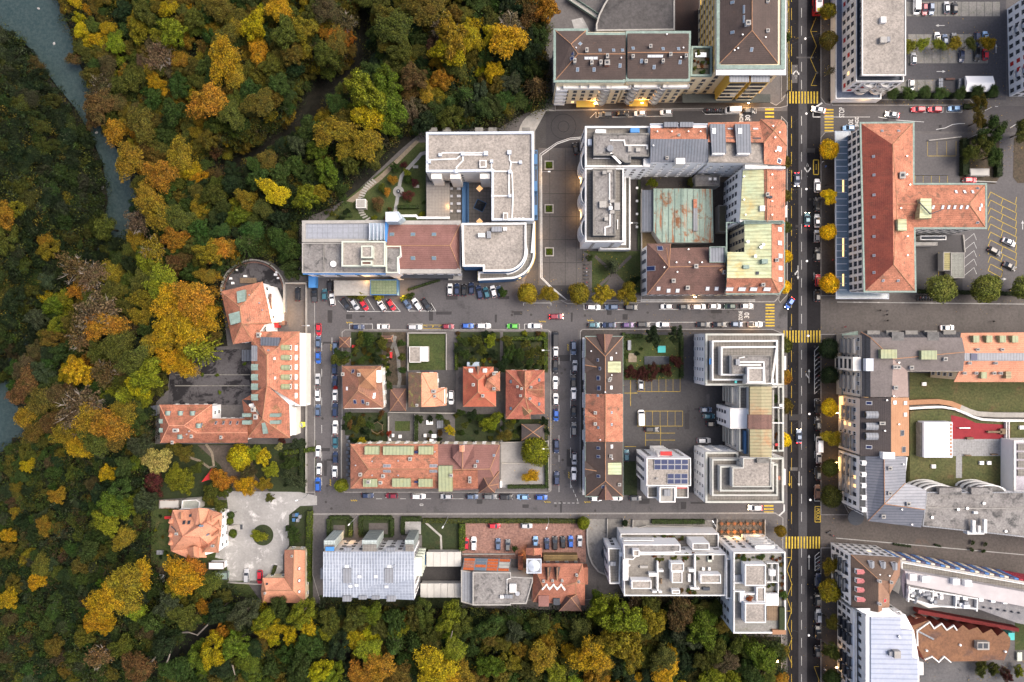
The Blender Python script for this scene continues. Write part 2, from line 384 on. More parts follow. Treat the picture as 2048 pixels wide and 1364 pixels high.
for i,(x,y,r) in enumerate([(108,87,3),(77,17,2.4),(193,265,2.6),(205,375,4),(200,395,4),(203,410,5),(146,395,2.2),(48,890,2.4)]):
    bm=bmesh.new(); bmesh.ops.create_icosphere(bm,subdivisions=2,radius=1)
    for v in bm.verts: v.co *= 1+rnd.uniform(-.2,.2); v.co.z *= .5
    me=bpy.data.meshes.new('boulder'); bm.to_mesh(me); bm.free(); me.materials.append(GRANITE)
    o=link('boulder',me,None,P(x,y,RZ+.1),(0,0,i)); o.scale=(r*K,r*K*1.3,r*K)
    reg(o,'pale boulder in the blue-green river' if i < 3 else 'pale rock on the river bank','boulder','river boulders')

# ------------------------------------------------------------------ town ground, roads, pavements
town=[(598,440),(640,425),(700,395),(800,300),(845,262),(1000,255),(1045,228),(1092,215),(1092,-160),(2300,-160),(2300,1560),(1562,1560),(1562,1274),(1480,1272),(1452,1198),(1232,1196),(1175,1222),(930,1215),(640,1208),(520,1205),(450,1165),(340,1160),(305,1130),(302,990),(310,890),(312,805),(335,780),(345,700),(455,692),(442,580),(456,545),(500,517),(540,522),(576,547),(598,562)]
sheet('town_ground',town,-.05,PAVE)
main=sheet('main_road',rect(1575,-160,1641,1560),.0,ASPH_D)
sheet('road_repair_strip',rect(1597,-160,1614,1560),.005,ASPH_L,main)
def street(name,pts,z=0.0,m=ASPH): return sheet(name,pts,z,m)
s_n=street('north_street',[(1092,222),(1575,222),(1575,246),(1092,300)],-.008,ASPH_D and surf('asphalt_north',(.062,.058,.060),(.045,.043,.046),.08,fine=1.5,fa=.15,bump=.1))
s_ne=street('north_east_street',[(1641,212),(1960,212),(2300,212),(2300,268),(1830,262),(1690,262),(1641,262)],-.008,surf('asphalt_grey',(.105,.098,.100),(.08,.075,.078),.08,fine=1.5,fa=.15,bump=.1))
s_mid=street('middle_street',[(628,606),(1050,606),(1575,606),(1575,657),(1160,657),(700,657),(628,657)],-.004)
s_w=street('west_street',[(630,560),(680,560),(680,1000),(630,1000)],-.008)
s_c=street('cross_street',rect(1104,650,1156,1000),-.008)
s_s=street('south_street',[(615,985),(1575,985),(1575,1024),(615,1026)],-.0)
s_yard=street('hospital_parking',rect(634,556,1045,610),-.012)
street('pedestrian_street_upper',[(1641,590),(2300,590),(2300,668),(1641,668)],-.004,STONE)
street('pedestrian_street_lower',[(1641,1000),(1860,1040),(2300,1090),(2300,1190),(1990,1150),(1790,1108),(1641,1095)],-.004,surf('stone_setts_dark',(.105,.09,.082),(.08,.07,.064),.12,fine=1.3,fa=.25,spot=((.16,.10,.07),.1,.6,.75),bump=.2))
# plaza of big concrete slabs, each its own piece
plaza=sheet('plaza',[(1070,262),(1092,222),(1166,244),(1166,600),(1040,600),(1050,560),(1070,510)],-.012,surf('plaza_base',(.07,.066,.066),None,.3))
PSL=surf('plaza_concrete',(.125,.115,.11),(.095,.088,.086),.1,fine=1.4,fa=.14,spot=((.07,.065,.065),.2,.6,.8))
for j in range(6):
    for i in range(4):
        x0=(1077,1100,1131,1153)[i]; x1=(1099,1130,1152,1164)[i]; y0=296+j*46; y1=y0+44.6
        mbb=MB(); a=P(x0,y0); b_=P(x1,y1)
        mbb.prism([(a.x,a.y),(b_.x,a.y),(b_.x,b_.y),(a.x,b_.y)],-.012,.014)
        link('paving_slab',mbb.mesh('paving_slab',PSL),plaza)
pav=[
 ('pavement',[(1110,204),(1540,204),(1552,210),(1565,200),(1575,180),(1575,212),(1560,216),(1110,221)],PAVE_D),
 ('pavement',[(1562,-160),(1575,-160),(1575,185),(1562,200)],PAVE_D),
 ('pavement',[(1562,232),(1575,245),(1575,590),(1560,606),(1556,600),(1562,580)],PAVE_D),
 ('pavement',[(1282,588),(1550,588),(1560,592),(1550,604),(1282,604)],PAVE),
 ('pavement',[(1120,600),(1282,600),(1282,606),(1135,608)],PAVE),
 ('pavement',[(1160,662),(1165,658),(1545,658),(1568,668),(1568,1010),(1545,985),(1165,985),(1160,980)],PAVE_D),
 ('pavement',[(684,664),(690,659),(1096,659),(1102,664),(1102,982),(1096,985),(690,985),(684,980)],PAVE),
 ('pavement',[(612,562),(630,562),(630,985),(612,985)],PAVE),
 ('pavement',[(625,1028),(1550,1026),(1566,1035),(1566,1300),(1562,1400),(1562,1200),(1450,1190),(1232,1190),(1175,1200),(640,1202),(625,1150)],PAVE),
 ('pavement',[(1641,-160),(1668,-160),(1668,200),(1660,210),(1650,208),(1641,195)],PAVE_D),
 ('pavement',[(1655,199),(1940,199),(1950,211),(1665,211)],PAVE_D),
 ('pavement',[(1641,275),(1650,264),(1675,262),(1675,592),(1641,592)],PAVE_D),
 ('pavement',[(1641,668),(1684,668),(1684,1000),(1700,1030),(1641,1030)],PAVE_D),
 ('pavement',[(1641,1095),(1676,1095),(1676,1560),(1641,1560)],PAVE_D)]
for nme,pts,m in pav: slab(nme,pts,.12,m)
# lawns, yards
def lawn(pts,m=GRASS,z=.16,name='lawn'): return sheet(name,pts,z,m)
lawn([(650,440),(690,400),(760,345),(830,285),(852,285),(852,345),(852,445),(650,448)],GRASS,.0)
sheet('garden_path',[(692,402),(700,396),(760,350),(832,280),(838,284),(765,358),(706,405)],.02,PATH)
for i in range(9):
    t=i/8; q=1 - t
    x=748*q*q+2*q*t*728+t*t*722; y=362*q*q+2*q*t*374+t*t*396
    mbb=MB(); mbb.box(P(x,y,.05),(1.8,.55,.12),R(-40+30*t)); link('stepping_slab',mbb.mesh('stepping_slab',CONC),bpy.data.objects['garden_path'])
for i in range(5):
    t=i/4; x=722+12*t*t+2*t; y=421+17*t
    mbb=MB(); mbb.box(P(x,y,.05),(1.8,.5,.12),R(30*t)); link('stepping_slab',mbb.mesh('stepping_slab',CONC),bpy.data.objects['garden_path'])
def pathline(name,pts,wpx,z,m,parent=None):
    L=[]; Rr=[]
    for i,p in enumerate(pts):
        a=pts[max(0,i - 1)]; b=pts[min(len(pts) - 1,i+1)]; d=Vector((b[0] - a[0],b[1] - a[1])).normalized()
        L.append((p[0] - d.y*wpx/2,p[1]+d.x*wpx/2)); Rr.append((p[0]+d.y*wpx/2,p[1] - d.x*wpx/2))
    return sheet(name,L+Rr[::-1],z,m,parent)
pathline('white_path',[(852,305),(842,308),(834,318),(815,338),(803,352),(799,370),(797,383),(794,402),(790,425)],7,.022,GRANITE)
def disc(name,px,py,r,z,m,n=32,parent=None):
    return sheet(name,[(px+r*math.cos(6.2832*i/n),py+r*math.sin(6.2832*i/n)) for i in range(n)],z,m,parent)
disc('white_path',797,383,11,.027,GRANITE)
# circular terrace west
disc('terrace',508,584,64,.02,ASPH_Y,48)
sheet('school_yard',[(345,700),(505,698),(505,810),(335,810)],.0,ASPH_Y)
sheet('school_drive',rect(556,566,614,660),.0,PAVE)
sheet('lawn',[(300,888),(560,888),(632,880),(632,985),(460,990),(302,1000)],.0,GRASS_D)
sheet('garden_soil_area',[(395,890),(500,890),(510,950),(540,985),(470,985),(440,930)],.01,surf('bare_earth',(.10,.08,.065),(.06,.05,.04),.2,fine=1.2,fa=.3))
pathline('garden_path',[(372,912),(400,922),(418,935),(428,932),(424,905),(412,888)],5,.03,PATH)
sheet('villa_garden',[(302,1000),(455,1000),(455,1110),(520,1200),(340,1160),(302,1130)],.0,GRASS)
sheet('villa_forecourt',[(452,982),(600,984),(634,992),(634,1010),(600,1012),(578,1030),(578,1090),(566,1110),(566,1140),(545,1160),(458,1162),(452,1120),(430,1115),(440,1080),(458,1030)],.02,GRANITE)
sheet('lawn',rect(578,1012,626,1210),.01,GRASS_D)
disc('lawn',526,1070,21,.06,GRASS_D)
for p in [rect(702,664,764,730),rect(818,668,894,740),rect(915,664,1000,735),rect(1006,664,1096,745),rect(690,825,775,885),rect(910,828,1000,882),rect(1005,838,1096,885)]: lawn(p,GRASS_D if p[0][0] != 818 else GRASS,.15)
lawn(rect(790,842,820,862),GRASS,.16)
sheet('gravel_yard',rect(1002,880,1098,975),.15,surf('fine_gravel',(.25,.245,.24),(.19,.185,.185),.2,fine=1.5,fa=.12))
sheet('garden_soil_area',rect(765,664,812,770),.15,SOIL)
pathline('garden_path',[(768,740),(776,715),(786,690),(792,672)],5,.165,CONC_D)
pathline('garden_path',[(784,670),(796,710),(800,760),(797,775)],7,.17,CONC_D)
sheet('driveway',rect(894,668,908,740),.16,PAVE)
sheet('driveway',rect(840,740,912,826),.165,ASPH_LOT)
sheet('paved_court',rect(778,826,895,886),.155,surf('court_paving',(.12,.115,.11),(.08,.078,.075),.3,fine=2,fa=.2))
sheet('paved_court',rect(684,870,700,965),.17,PAVE)
lot=sheet('courtyard_car_park',rect(1247,664,1446,985),.14,ASPH_LOT)
lawn([(1247,670),(1362,670),(1362,758),(1247,760)],GRASS,.16)
lawn(rect(1248,922,1274,990),GRASS_D,.16)
yard=sheet('inner_courtyard',rect(1262,350,1460,590),.0,PAVE_D)
lawn([(1166,502),(1284,502),(1284,585),(1184,585),(1184,512)],GRASS,.02)
for q in ([(1190,512),(1230,548),(1255,575)],[(1262,512),(1228,545),(1195,575)]): pathline('garden_path',q,6,.04,STONE)
sheet('garden_path',[(1208,572),(1228,545),(1258,572),(1250,586),(1212,586)],.05,STONE)
sheet('bicycle_parking',rect(1164,522,1181,585),.045,STONE)
sheet('north_car_park',[(1764,-100),(2012,-100),(2012,200),(1764,198)],.0,surf('asphalt_lot_blue',(.085,.083,.09),(.068,.067,.074),.1,fine=1.5,fa=.2,bump=.1))
cp=bpy.data.objects['north_car_park']
def bay(x0,y0,x1,y1,parent,m=SLAB,z=.03):
    a=P(x0+.5,y0+.5); b_=P(x1 - .5,y1 - .5); mbb=MB()
    mbb.prism([(a.x,a.y),(b_.x,a.y),(b_.x,b_.y),(a.x,b_.y)],0,z); link('parking_bay_slab',mbb.mesh('parking_bay_slab',m),parent)
for i in range(12): bay(1813+i*15.6,3,1828.6+i*15.6,33,cp)
for i in range(10): bay(1816+i*16,68,1832+i*16,98,cp); bay(1816+i*16,98,1832+i*16,127,cp)
for i in range(6): bay(1786+i*16,159,1802+i*16,182,cp)
sheet('post_car_park',[(1828,268),(2300,268),(2300,590),(1828,590)],.0,surf('asphalt_post_lot',(.125,.118,.12),(.10,.095,.098),.08,fine=1.5,fa=.16,bump=.1))
sheet('service_yard',rect(1831,470,1925,588),.008,ASPH_LOT)
sheet('garden_soil_area',[(1920,275),(1998,275),(2002,350),(1990,368),(1920,362)],.05,SOIL)
sheet('garden_soil_area',[(2028,275),(2200,275),(2200,365),(2035,366),(2026,355)],.05,SOIL)
cob=sheet('cobbled_car_park',[(925,1046),(1172,1046),(1172,1125),(925,1112)],.135,COBBLE)
for p in ([(844,1038),(924,1040),(924,1105),(844,1105)],rect(657,1032,704,1075),rect(718,1032,786,1075),rect(802,1032,844,1070),rect(640,1190,925,1216)): lawn(p,GRASS_D,.14)
pathline('garden_path',[(846,1040),(882,1072),(883,1104)],4,.16,CONC)
sheet('paved_court',rect(810,1043,842,1068),.16,GRANITE)
sheet('paved_court',rect(738,1046,776,1068),.16,STONE)
sheet('paved_court',rect(667,1050,690,1066),.16,STONE)
sheet('car_ramp',[(1172,1038),(1214,1038),(1216,1080),(1204,1100),(1206,1120),(1222,1140),(1222,1150),(1200,1146),(1180,1120),(1174,1085)],.14,surf('ramp_concrete',(.24,.23,.215),(.15,.145,.135),.12,fine=1.2,fa=.2,spot=((.08,.075,.07),.2,.56,.7)))
sheet('paved_court',[(1214,1038),(1246,1038),(1246,1090),(1214,1090)],.145,CONC_D)
sheet('paved_court',[(1246,1040),(1440,1040),(1440,1068),(1246,1068)],.145,CONC_D)
sheet('paved_court',rect(1830,1325,2300,1560),.0,surf('yard_tarmac',(.11,.108,.11),(.07,.07,.075),.1,fine=1.2,fa=.2,spot=((.035,.035,.04),.12,.58,.65)))
sheet('lawn',rect(2030,1240,2300,1300),.01,GRASS)
sheet('dark_court',rect(1350,-100,1398,95),.0,surf('rust_litter',(.035,.02,.016),(.022,.015,.014),.3))  # flat dark brown sheet over the court floor
# north corner drive
sheet('turning_place',[(1092,222),(1166,222),(1166,252),(1092,290)],-.002,bpy.data.materials['asphalt_north'])
disc('drive_loop',1092,274,56,-.03,CONC)

# ------------------------------------------------------------------ road markings
def line(parent,x0,y0,x1,y1,wm=.14,m=PAINT_W,z=.022,name='marking_line'):
    a,b_=P(x0,y0,0),P(x1,y1,0); d=b_ - a; mbb=MB()
    M=Matrix.Translation(((a.x+b_.x)/2,(a.y+b_.y)/2,0)) @ Matrix.Rotation(math.atan2(d.y,d.x),4,'Z')
    L=d.length/2; mbb.add([M @ Vector((s*L,t*wm/2,z)) for s,t in ((-1,-1),(1,-1),(1,1),(-1,1))],[(0,1,2,3)])
    return link(name,mbb.mesh(name,m),parent)
def polymark(parent,pts,wm=.14,m=PAINT_W,z=.022,closed=False):
    for i in range(len(pts) - (0 if closed else 1)): line(parent,*pts[i],*pts[(i+1) % len(pts)],wm,m,z)
def zebra_v(parent,x0,x1,y0,y1,n,z=.022):      # stripes parallel to the y axis
    wpx=(x1 - x0)/(2*n - 1)
    for i in range(n): line(parent,x0+wpx*(2*i+.5),y0,x0+wpx*(2*i+.5),y1,wpx*K,PAINT_Y,z,'crosswalk_stripe')
def zebra_h(parent,x0,x1,y0,y1,n,z=.022):
    wpx=(y1 - y0)/(2*n - 1)
    for i in range(n): line(parent,x0,y0+wpx*(2*i+.5),x1,y0+wpx*(2*i+.5),wpx*K,PAINT_Y,z,'crosswalk_stripe')
zebra_v(main,1566.5,1636,183,207,12)
zebra_v(main,1566.5,1641,661,685,13)
zebra_v(main,1571,1640,1073,1097,12)
zebra_h(s_n,1530,1548,217,250,5)
zebra_h(s_ne,1649,1667,218,263,8)
zebra_h(s_mid,1531,1549,608,653,8)
zebra_h(s_s,1528,1547,1010,1026,3)
def dashes(parent,x,y0,y1,on,off,m,wm=.14):
    y=y0
    while y < y1:
        if not any(a - 4 < y+on/2 < b for a,b in ((180,210),(658,688),(1070,1100))): line(parent,x,y,x,min(y+on,y1),wm,m)
        y += on+off
dashes(main,1583,-20,1560,24,12,PAINT_Y)
dashes(main,1603,-20,1560,19,17,PAINT_W)
for y0,y1,x in ((-20,180,1578),): line(main,x,y0,x,y1,.1,PAINT_Y)
def arrow(parent,x,y,ang,L=20,m=PAINT_W,z=.026,side=0):
    c=P(x,y); a=R(ang); d=Vector((math.cos(a),math.sin(a),0)); nrm=Vector((-d.y,d.x,0)); L=L*K; mbb=MB()
    def q(s,t): v=c+d*s+nrm*t; return (v.x,v.y,z)
    mbb.add([q(-L/2,-.09),q(L/2 - .9,-.09),q(L/2 - .9,.09),q(-L/2,.09)],[(0,1,2,3)])
    mbb.add([q(L/2 - 1,-.42),q(L/2,0),q(L/2 - 1,.42)],[(0,1,2)])
    if side:
        s=side; mbb.add([q(-L*.1,0),q(L*.12,s*.75),q(L*.02,s*.85),q(-L*.2,s*.1)],[(0,1,2,3)])
        mbb.add([q(L*.0,s*1.1),q(L*.2,s*1.05),q(L*.14,s*.55)],[(0,1,2)])
    link('arrow_marking',mbb.mesh('arrow_marking',m),parent)
arrow(main,1592,145,270,26,side=1); arrow(main,1592,145,270,24,side=-1); arrow(main,1615,340,90,28,side=1); arrow(main,1615,340,90,26,side=-1)
arrow(main,1596,545,270,28,side=-1); arrow(main,1618,752,90,28,side=1); arrow(main,1598,958,270,30); arrow(main,1579,958,270,30,PAINT_Y)
arrow(main,1618,1124,90,30)
polymark(main,[(1632,35),(1621,62),(1633,92),(1621,118),(1633,145),(1622,171),(1634,171)],.13,PAINT_Y); line(main,1621,63,1634,63,.13,PAINT_Y)
polymark(main,[(1575,0),(1578,15),(1574,30),(1574,60),(1579,72),(1573,95),(1579,122)],.13,PAINT_Y)
polymark(main,[(1573,1115),(1583,1115),(1574,1140),(1584,1169),(1574,1195),(1583,1222),(1574,1250),(1584,1276),(1574,1303),(1584,1329)],.13,PAINT_Y); line(main,1573,1222,1584,1222,.13,PAINT_Y)
polymark(main,[(1638,1333),(1628,1333),(1638,1360),(1628,1390)],.13,PAINT_Y)
polymark(main,rect(1627,320,1637,349),.3,PAINT_Y,closed=True)
for dx in (0,4,8): line(main,1631,330+dx,1633.5,330+dx,.35,PAINT_Y)
polymark(main,rect(1630,1013,1641,1044),.22,PAINT_Y,closed=True)
for y in range(360,600,37): line(main,1628,y,1628,y+14,.13)
for y in range(800,1000,34): line(main,1629.5,y,1629.5,y+14,.13)
for y in range(1155,1310,34): line(main,1630,y,1630,y+16,.13)
polymark(main,[(1640,602),(1628,602),(1628,592)],.16); polymark(main,[(1640,1002),(1629,1002),(1629,990)],.16); polymark(main,[(1639,798),(1629,798),(1629,812)],.16)
polymark(main,[(1638,692),(1629,702),(1629,788)],.2)
for i in range(9): line(main,1629,714+i*9.2,1640,704+i*9.2,.2)
polymark(main,[(1639,1104),(1630,1112),(1630,1142)],.2)
for i in range(4): line(main,1630,1119+i*7.5,1640,1112+i*7.5,.2)
polymark(s_ne,[(1626,222),(1626,234),(1641,234)],.25,z=.03); polymark(s_ne,[(1647,234),(1740,234)],.14)
line(s_ne,1630,215,1644,206,.5,z=.13)
polymark(s_ne,[(1756,234),(1774,237)]); polymark(s_ne,[(1792,240),(1848,244)])
polymark(s_ne,[(1950,226),(1962,225),(1972,220),(1984,214)]); polymark(s_ne,[(1990,213),(1996,213)])
polymark(s_ne,[(1872,259),(1890,256),(1905,249),(1920,247),(1930,247)],.2); polymark(s_ne,[(2020,256),(2034,247),(2048,246)],.2)
for x0,x1 in ((1821,1850),(1851,1886),(1893,1924)): polymark(s_ne,[(x0,214),(x0,224.5),(x1,224.5),(x1,214)],.13)
polymark(s_n,[(1180,236),(1192,224),(1192,235),(1345,232)],.12,z=.02); polymark(s_n,[(1404,222),(1411,229),(1512,227),(1512,217)],.13,z=.13)
# plaza double border line
for off,wd in ((0,.28),(-3,.2)):
    polymark(plaza,[(1166,277+off),(1140,279+off),(1114,288+off),(1083+off,311+off),(1084+off,555),(1102,573 - off),(1140,605)],wd,z=.03)
line(plaza,1282,600,1510,600,.25,z=.14)
line(plaza,1282,603,1510,603,.15,z=.14)
polymark(s_mid,[(1168,609),(1168,619.5),(1275,619.5),(1275,609)],.13); polymark(s_mid,[(1318,619),(1507,618),(1507,608)],.13)
polymark(s_mid,[(1176,655),(1176,645),(1530,644)],.12)
for x0,x1 in ((699,745),(754,779),(816,845),(922,982),(1014,1039),(1049,1084)): polymark(s_mid,[(x0,658),(x0,648),(x1,648),(x1,658)],.12)
polymark(s_mid,[(846,650),(886,650),(886,657),(846,657)],.12,PAINT_Y,closed=True); line(s_mid,846,650,855,653,.12,PAINT_Y); line(s_mid,886,650,877,653,.12,PAINT_Y)
polymark(s_mid,[(676,601),(695,623),(801,623),(782,600)],.13); 
for i in range(5): line(s_mid,697+i*19,598,711+i*19,621,.13)
polymark(s_mid,[(803,600),(818,622),(872,622),(862,606)],.13)
for x in (1049,): polymark(s_mid,[(1047,611),(1047,606),(1102,606),(1102,611)],.13,z=.14)
for y in (686,738,795,850,905,955): line(s_w,643.5,y,643.5,y+16,.12)
for y in (675,745,800,870,930): line(s_w,664,y,664,y+20,.12)
for y in (715,755,810,870,910,970): line(s_c,1118,y,1118,y+14,.12); line(s_c,1141,y - 15,1141,y+6,.12)
for x in (752,800,850,905,915,940,995,1050): line(s_s,x,997.5,x+12,997.5,.12)
for i in range(6): line(s_s,1108+i*9,1006,1113+i*9,1006,.14)
for i in range(4): line(s_s,1142+i*4,970+i*9,1144+i*4,976+i*9,.14)
polymark(s_s,[(1568,1009),(1568,1022),(1558,1031)],.5,z=.13)
polymark(s_s,[(840,1008),(846,1008),(846,1011),(840,1011)],.15,closed=True)
def pict(parent,x,y,r,z=.03):
    for dx,dy in ((0,0),(5,1),(9,0)):
        a=math.radians(r); line(parent,x+dx*math.cos(a) - 1.5,y - dx*math.sin(a) - 1.5,x+dx*math.cos(a)+1.5,y - dx*math.sin(a)+1.5,.22,PAINT_Y,z)
    line(parent,x,y,x+12*math.cos(math.radians(r)),y - 12*math.sin(math.radians(r)),.12,PAINT_Y,z)
for x,y,r,s in ((694,645,0,s_mid),(1080,643,0,s_mid),(1176,641,0,s_mid),(662,690,270,s_w),(661,970,90,s_w),(1136,690,270,s_c),(1138,955,90,s_c),(703,1001,0,s_s),(1090,1004,0,s_s),(1170,1004,0,s_s)): pict(s,x,y,r)
# courtyard lot bays
def bays(parent,x0,x1,y0,y1,n,m=PAINT_Y,z=.165,back=True):
    for i in range(n+1): line(parent,x0+(x1 - x0)*i/n,y0,x0+(x1 - x0)*i/n,y1,.08,m,z)
    if back: line(parent,x0,y1,x1,y1,.12,m,z)
bays(lot,1275,1360,757,783,6); bays(lot,1275,1365,822,852,6); line(lot,1275,822,1365,822,.12,PAINT_Y,.165)
for y in (866,880): line(lot,1290,y,1350,y,.12,PAINT_Y,.165)
line(lot,1291,852,1291,892,.12,PAINT_Y,.165); line(lot,1321,852,1321,892,.12,PAINT_Y,.165); line(lot,1249,786,1275,786,.12,PAINT_Y,.165); line(lot,1249,893,1272,893,.12,PAINT_Y,.165); line(lot,1261,760,1261,812,.12,PAINT_Y,.165)
pcp=bpy.data.objects['post_car_park']
bays(pcp,1855,1912,283,312,3,z=.02); bays(pcp,1830,1895,365,351,4,z=.02); line(pcp,1830,351,1895,351,.12,PAINT_Y,.02)
for i in range(10):      # slanted yellow bays in two columns
    y=384+i*16; polymark(pcp,[(1976,y+13),(1981,y),(2006,y+13),(2033,y+26) if i < 9 else (2006,y+13)][:4 if i < 9 else 3],.17,PAINT_Y,.02)
    line(pcp,2006,y+13,2002,y+25,.17,PAINT_Y,.02)
    if i < 9: line(pcp,2033,y+10,2031,y+23,.17,PAINT_Y,.02)
polymark(pcp,[(1976,541),(2002,555),(2006,541)],.17,PAINT_Y,.02)
for i in range(5): polymark(pcp,[(1926,485+i*17),(1948,467+i*17),(1953,480+i*17)],.1,PAINT_W,.02)
line(pcp,1877,505,1877,555,.16,PAINT_Y,.02)
arrow(pcp,2045,450,90,18,z=.03); arrow(pcp,2005,558,0,16,z=.03); arrow(cp,1880,51,180,18,z=.03); arrow(cp,1882,143,0,18,z=.03); arrow(cp,1992,97,90,18,z=.03)
line(pcp,1674,604,2300,611,.3,GRANITE,.03); line(pcp,1672,1076,2300,1132,.3,GRANITE,.03)
yd=bpy.data.objects['paved_court.006'] if 'paved_court.006' in bpy.data.objects else pcp
# kerb line along the raised kerbs of the street mouths
for pts in ([(1160,985),(1160,665),(1165,659),(1545,659)],[(630,1000),(630,655)],[(684,980),(684,664),(690,660),(1096,660),(1102,666),(1102,980)],[(625,1027),(1550,1025),(1566,1036),(1566,1060)],[(1282,605),(1548,604),(1560,590)]):
    polymark(s_s,pts,.18,KERB,.128)
# repair patches and manholes, each its own piece
rp_=random.Random(9)
PATCH=[surf('asphalt_patch_dark',(.05,.048,.05),(.04,.038,.04),.5,fine=2,fa=.15,bump=0),surf('asphalt_patch_grey',(.12,.115,.115),(.1,.095,.097),.5,fine=2,fa=.15,bump=0)]
MANH=plain('manhole_iron',(.025,.022,.022),.6)
for par,x0,x1,y0,y1,n_,zz in ((s_mid,650,1540,622,642,22,.01),(s_s,640,1540,1000,1022,18,.012),(s_w,644,662,620,980,8,.006),(s_c,1119,1140,680,980,8,.006),(main,1580,1636,20,1350,16,.012),(s_ne,1690,2040,240,258,6,.006),(s_n,1190,1520,236,243,5,.006),(lot,1280,1420,790,890,6,.15),(s_yard,700,1020,592,600,4,.0)):
    for i in range(n_):
        x,y=rp_.uniform(x0,x1),rp_.uniform(y0,y1); c=P(x,y)
        if i % 3 == 0:
            m=MB(); m.tube([(c.x,c.y,zz - .01),(c.x,c.y,zz+.012)],.42,12); link('manhole_cover',m.mesh('manhole_cover',MANH),par)
        else:
            w_,l_=rp_.uniform(.5,2.2),rp_.uniform(1.2,6); 
            if rp_.random() < .5: w_,l_=l_,w_
            m=MB(); q=[(c.x - w_/2,c.y - l_/2),(c.x+w_/2,c.y - l_/2),(c.x+w_/2+.1,c.y+l_/2),(c.x - w_/2,c.y+l_/2)]; m.prism(q,zz+.0007*i,zz+.0007*i,side=False); link('asphalt_patch',m.mesh('asphalt_patch',PATCH[rp_.random() < .4]),par)
# words on the road
def words(parent,txt,px,py,size,rot,m,z,sx=1.0):
    cu=bpy.data.curves.new('lettering','FONT'); cu.body=txt; cu.size=size*.88; cu.align_x='CENTER'; cu.align_y='CENTER'; cu.offset=.02
    o=bpy.data.objects.new('lettering',cu); dg=bpy.context.evaluated_depsgraph_get()
    COL.objects.link(o); dg.update(); me=bpy.data.meshes.new_from_object(o.evaluated_get(dg)); bpy.data.objects.remove(o)
    me.materials.clear(); me.materials.append(m)
    q=link('lettering',me,parent,P(px,py,0)+Vector((0,0,z)),(0,0,R(rot))); q.scale=(1,sx,1); return q
words(s_n,'ZONE',1483,236,1.3,90,PAINT_W,.03,1.5); words(s_n,'30',1496,236,2.3,90,PAINT_W,.03,1.1)
words(s_mid,'ZONE',1481.5,631,1.3,90,PAINT_W,.03,1.5); words(s_mid,'30',1494,631,2.3,90,PAINT_W,.03,1.1)
words(s_ne,'30',1701,244,2.2,270,PAINT_W,.03,1.1); words(s_ne,'ZONE',1713,244,1.3,270,PAINT_W,.03,1.4)
words(s_ne,'STOP',1684,225,1.6,90,PAINT_W,.03,1.7)
words(main,'POLICE',1635.8,1028.5,1.35,270,PAINT_Y,.03,1.3)
words(s_mid,'P',866,653.5,1.1,0,PAINT_Y,.03)
# ------------------------------------------------------------------ building kit
MC={}
def cached(key,fn):
    if key not in MC: MC[key]=fn()
    return MC[key]
def window_mesh(w_,h_,style='w'):
    def f():
        m=MB(); t=.09; d=.10
        for s in (-1,1): m.box((s*(w_/2 - t/2),-d/2,h_/2),(t,d,h_))
        m.box((0,-d/2,h_ - t/2),(w_ - 2*t,d,t)); m.box((0,-d*.45,h_/2),(t*.7,d*.8,h_ - 2*t))
        m.box((0,-.12,-.04),(w_+.2,.24,.08))
        m.mat(1).add([(-w_/2+t,-.03,.01),(w_/2 - t,-.03,.01),(w_/2 - t,-.03,h_ - t),(-w_/2+t,-.03,h_ - t)],[(0,1,2,3)])
        if style == 's':   # shutters
            m.mat(2)
            for s in (-1,1): m.box((s*(w_/2+.24),-.04,h_/2),(.42,.06,h_))
        return m.mesh('window',[FRAME_G if style == 'd' else FRAME,GLASS_Y if style == 'l' else GLASS,REDP if style == 'r' else DARKW])
    return cached(('win',w_,h_,style),f)
def blind_mesh(w_,h_,mat):
    def f():
        m=MB(); m.box((0,-.06,h_/2),(w_,.1,h_)); return m.mesh('roller_blind',mat)
    return cached(('blind',w_,h_,mat.name),f)
def skylight_mesh(w_,l_,g=GLASS_B,fr=STEEL):
    def f():
        m=MB(); t=.12
        m.box((0,0,.06),(w_,l_,.22)); m.mat(1).box((0,0,.18),(w_ - 2*t,l_ - 2*t,.05)); return m.mesh('skylight',[fr,g])
    return cached(('sky',w_,l_,g.name,fr.name),f)
def chimney_mesh(w_,l_,h_,mat):
    def f():
        m=MB(); m.box((0,0,h_/2 - .6),(w_,l_,h_+1.2)); m.mat(1).box((0,0,h_+.05),(w_+.2,l_+.2,.1))
        m.mat(2).box((0,0,h_+.2),(w_*.45,l_*.45,.3)); return m.mesh('chimney',[mat,CONC,DARKW])
    return cached(('ch',w_,l_,h_,mat.name),f)
def vent_mesh(r_,h_):
    def f():
        m=MB(); m.tube([(0,0,-.4),(0,0,h_)],r_,8).tube([(0,0,h_),(0,0,h_+.12)],r_*1.5,8); return m.mesh('vent_pipe',STEEL)
    return cached(('vent',r_,h_),f)
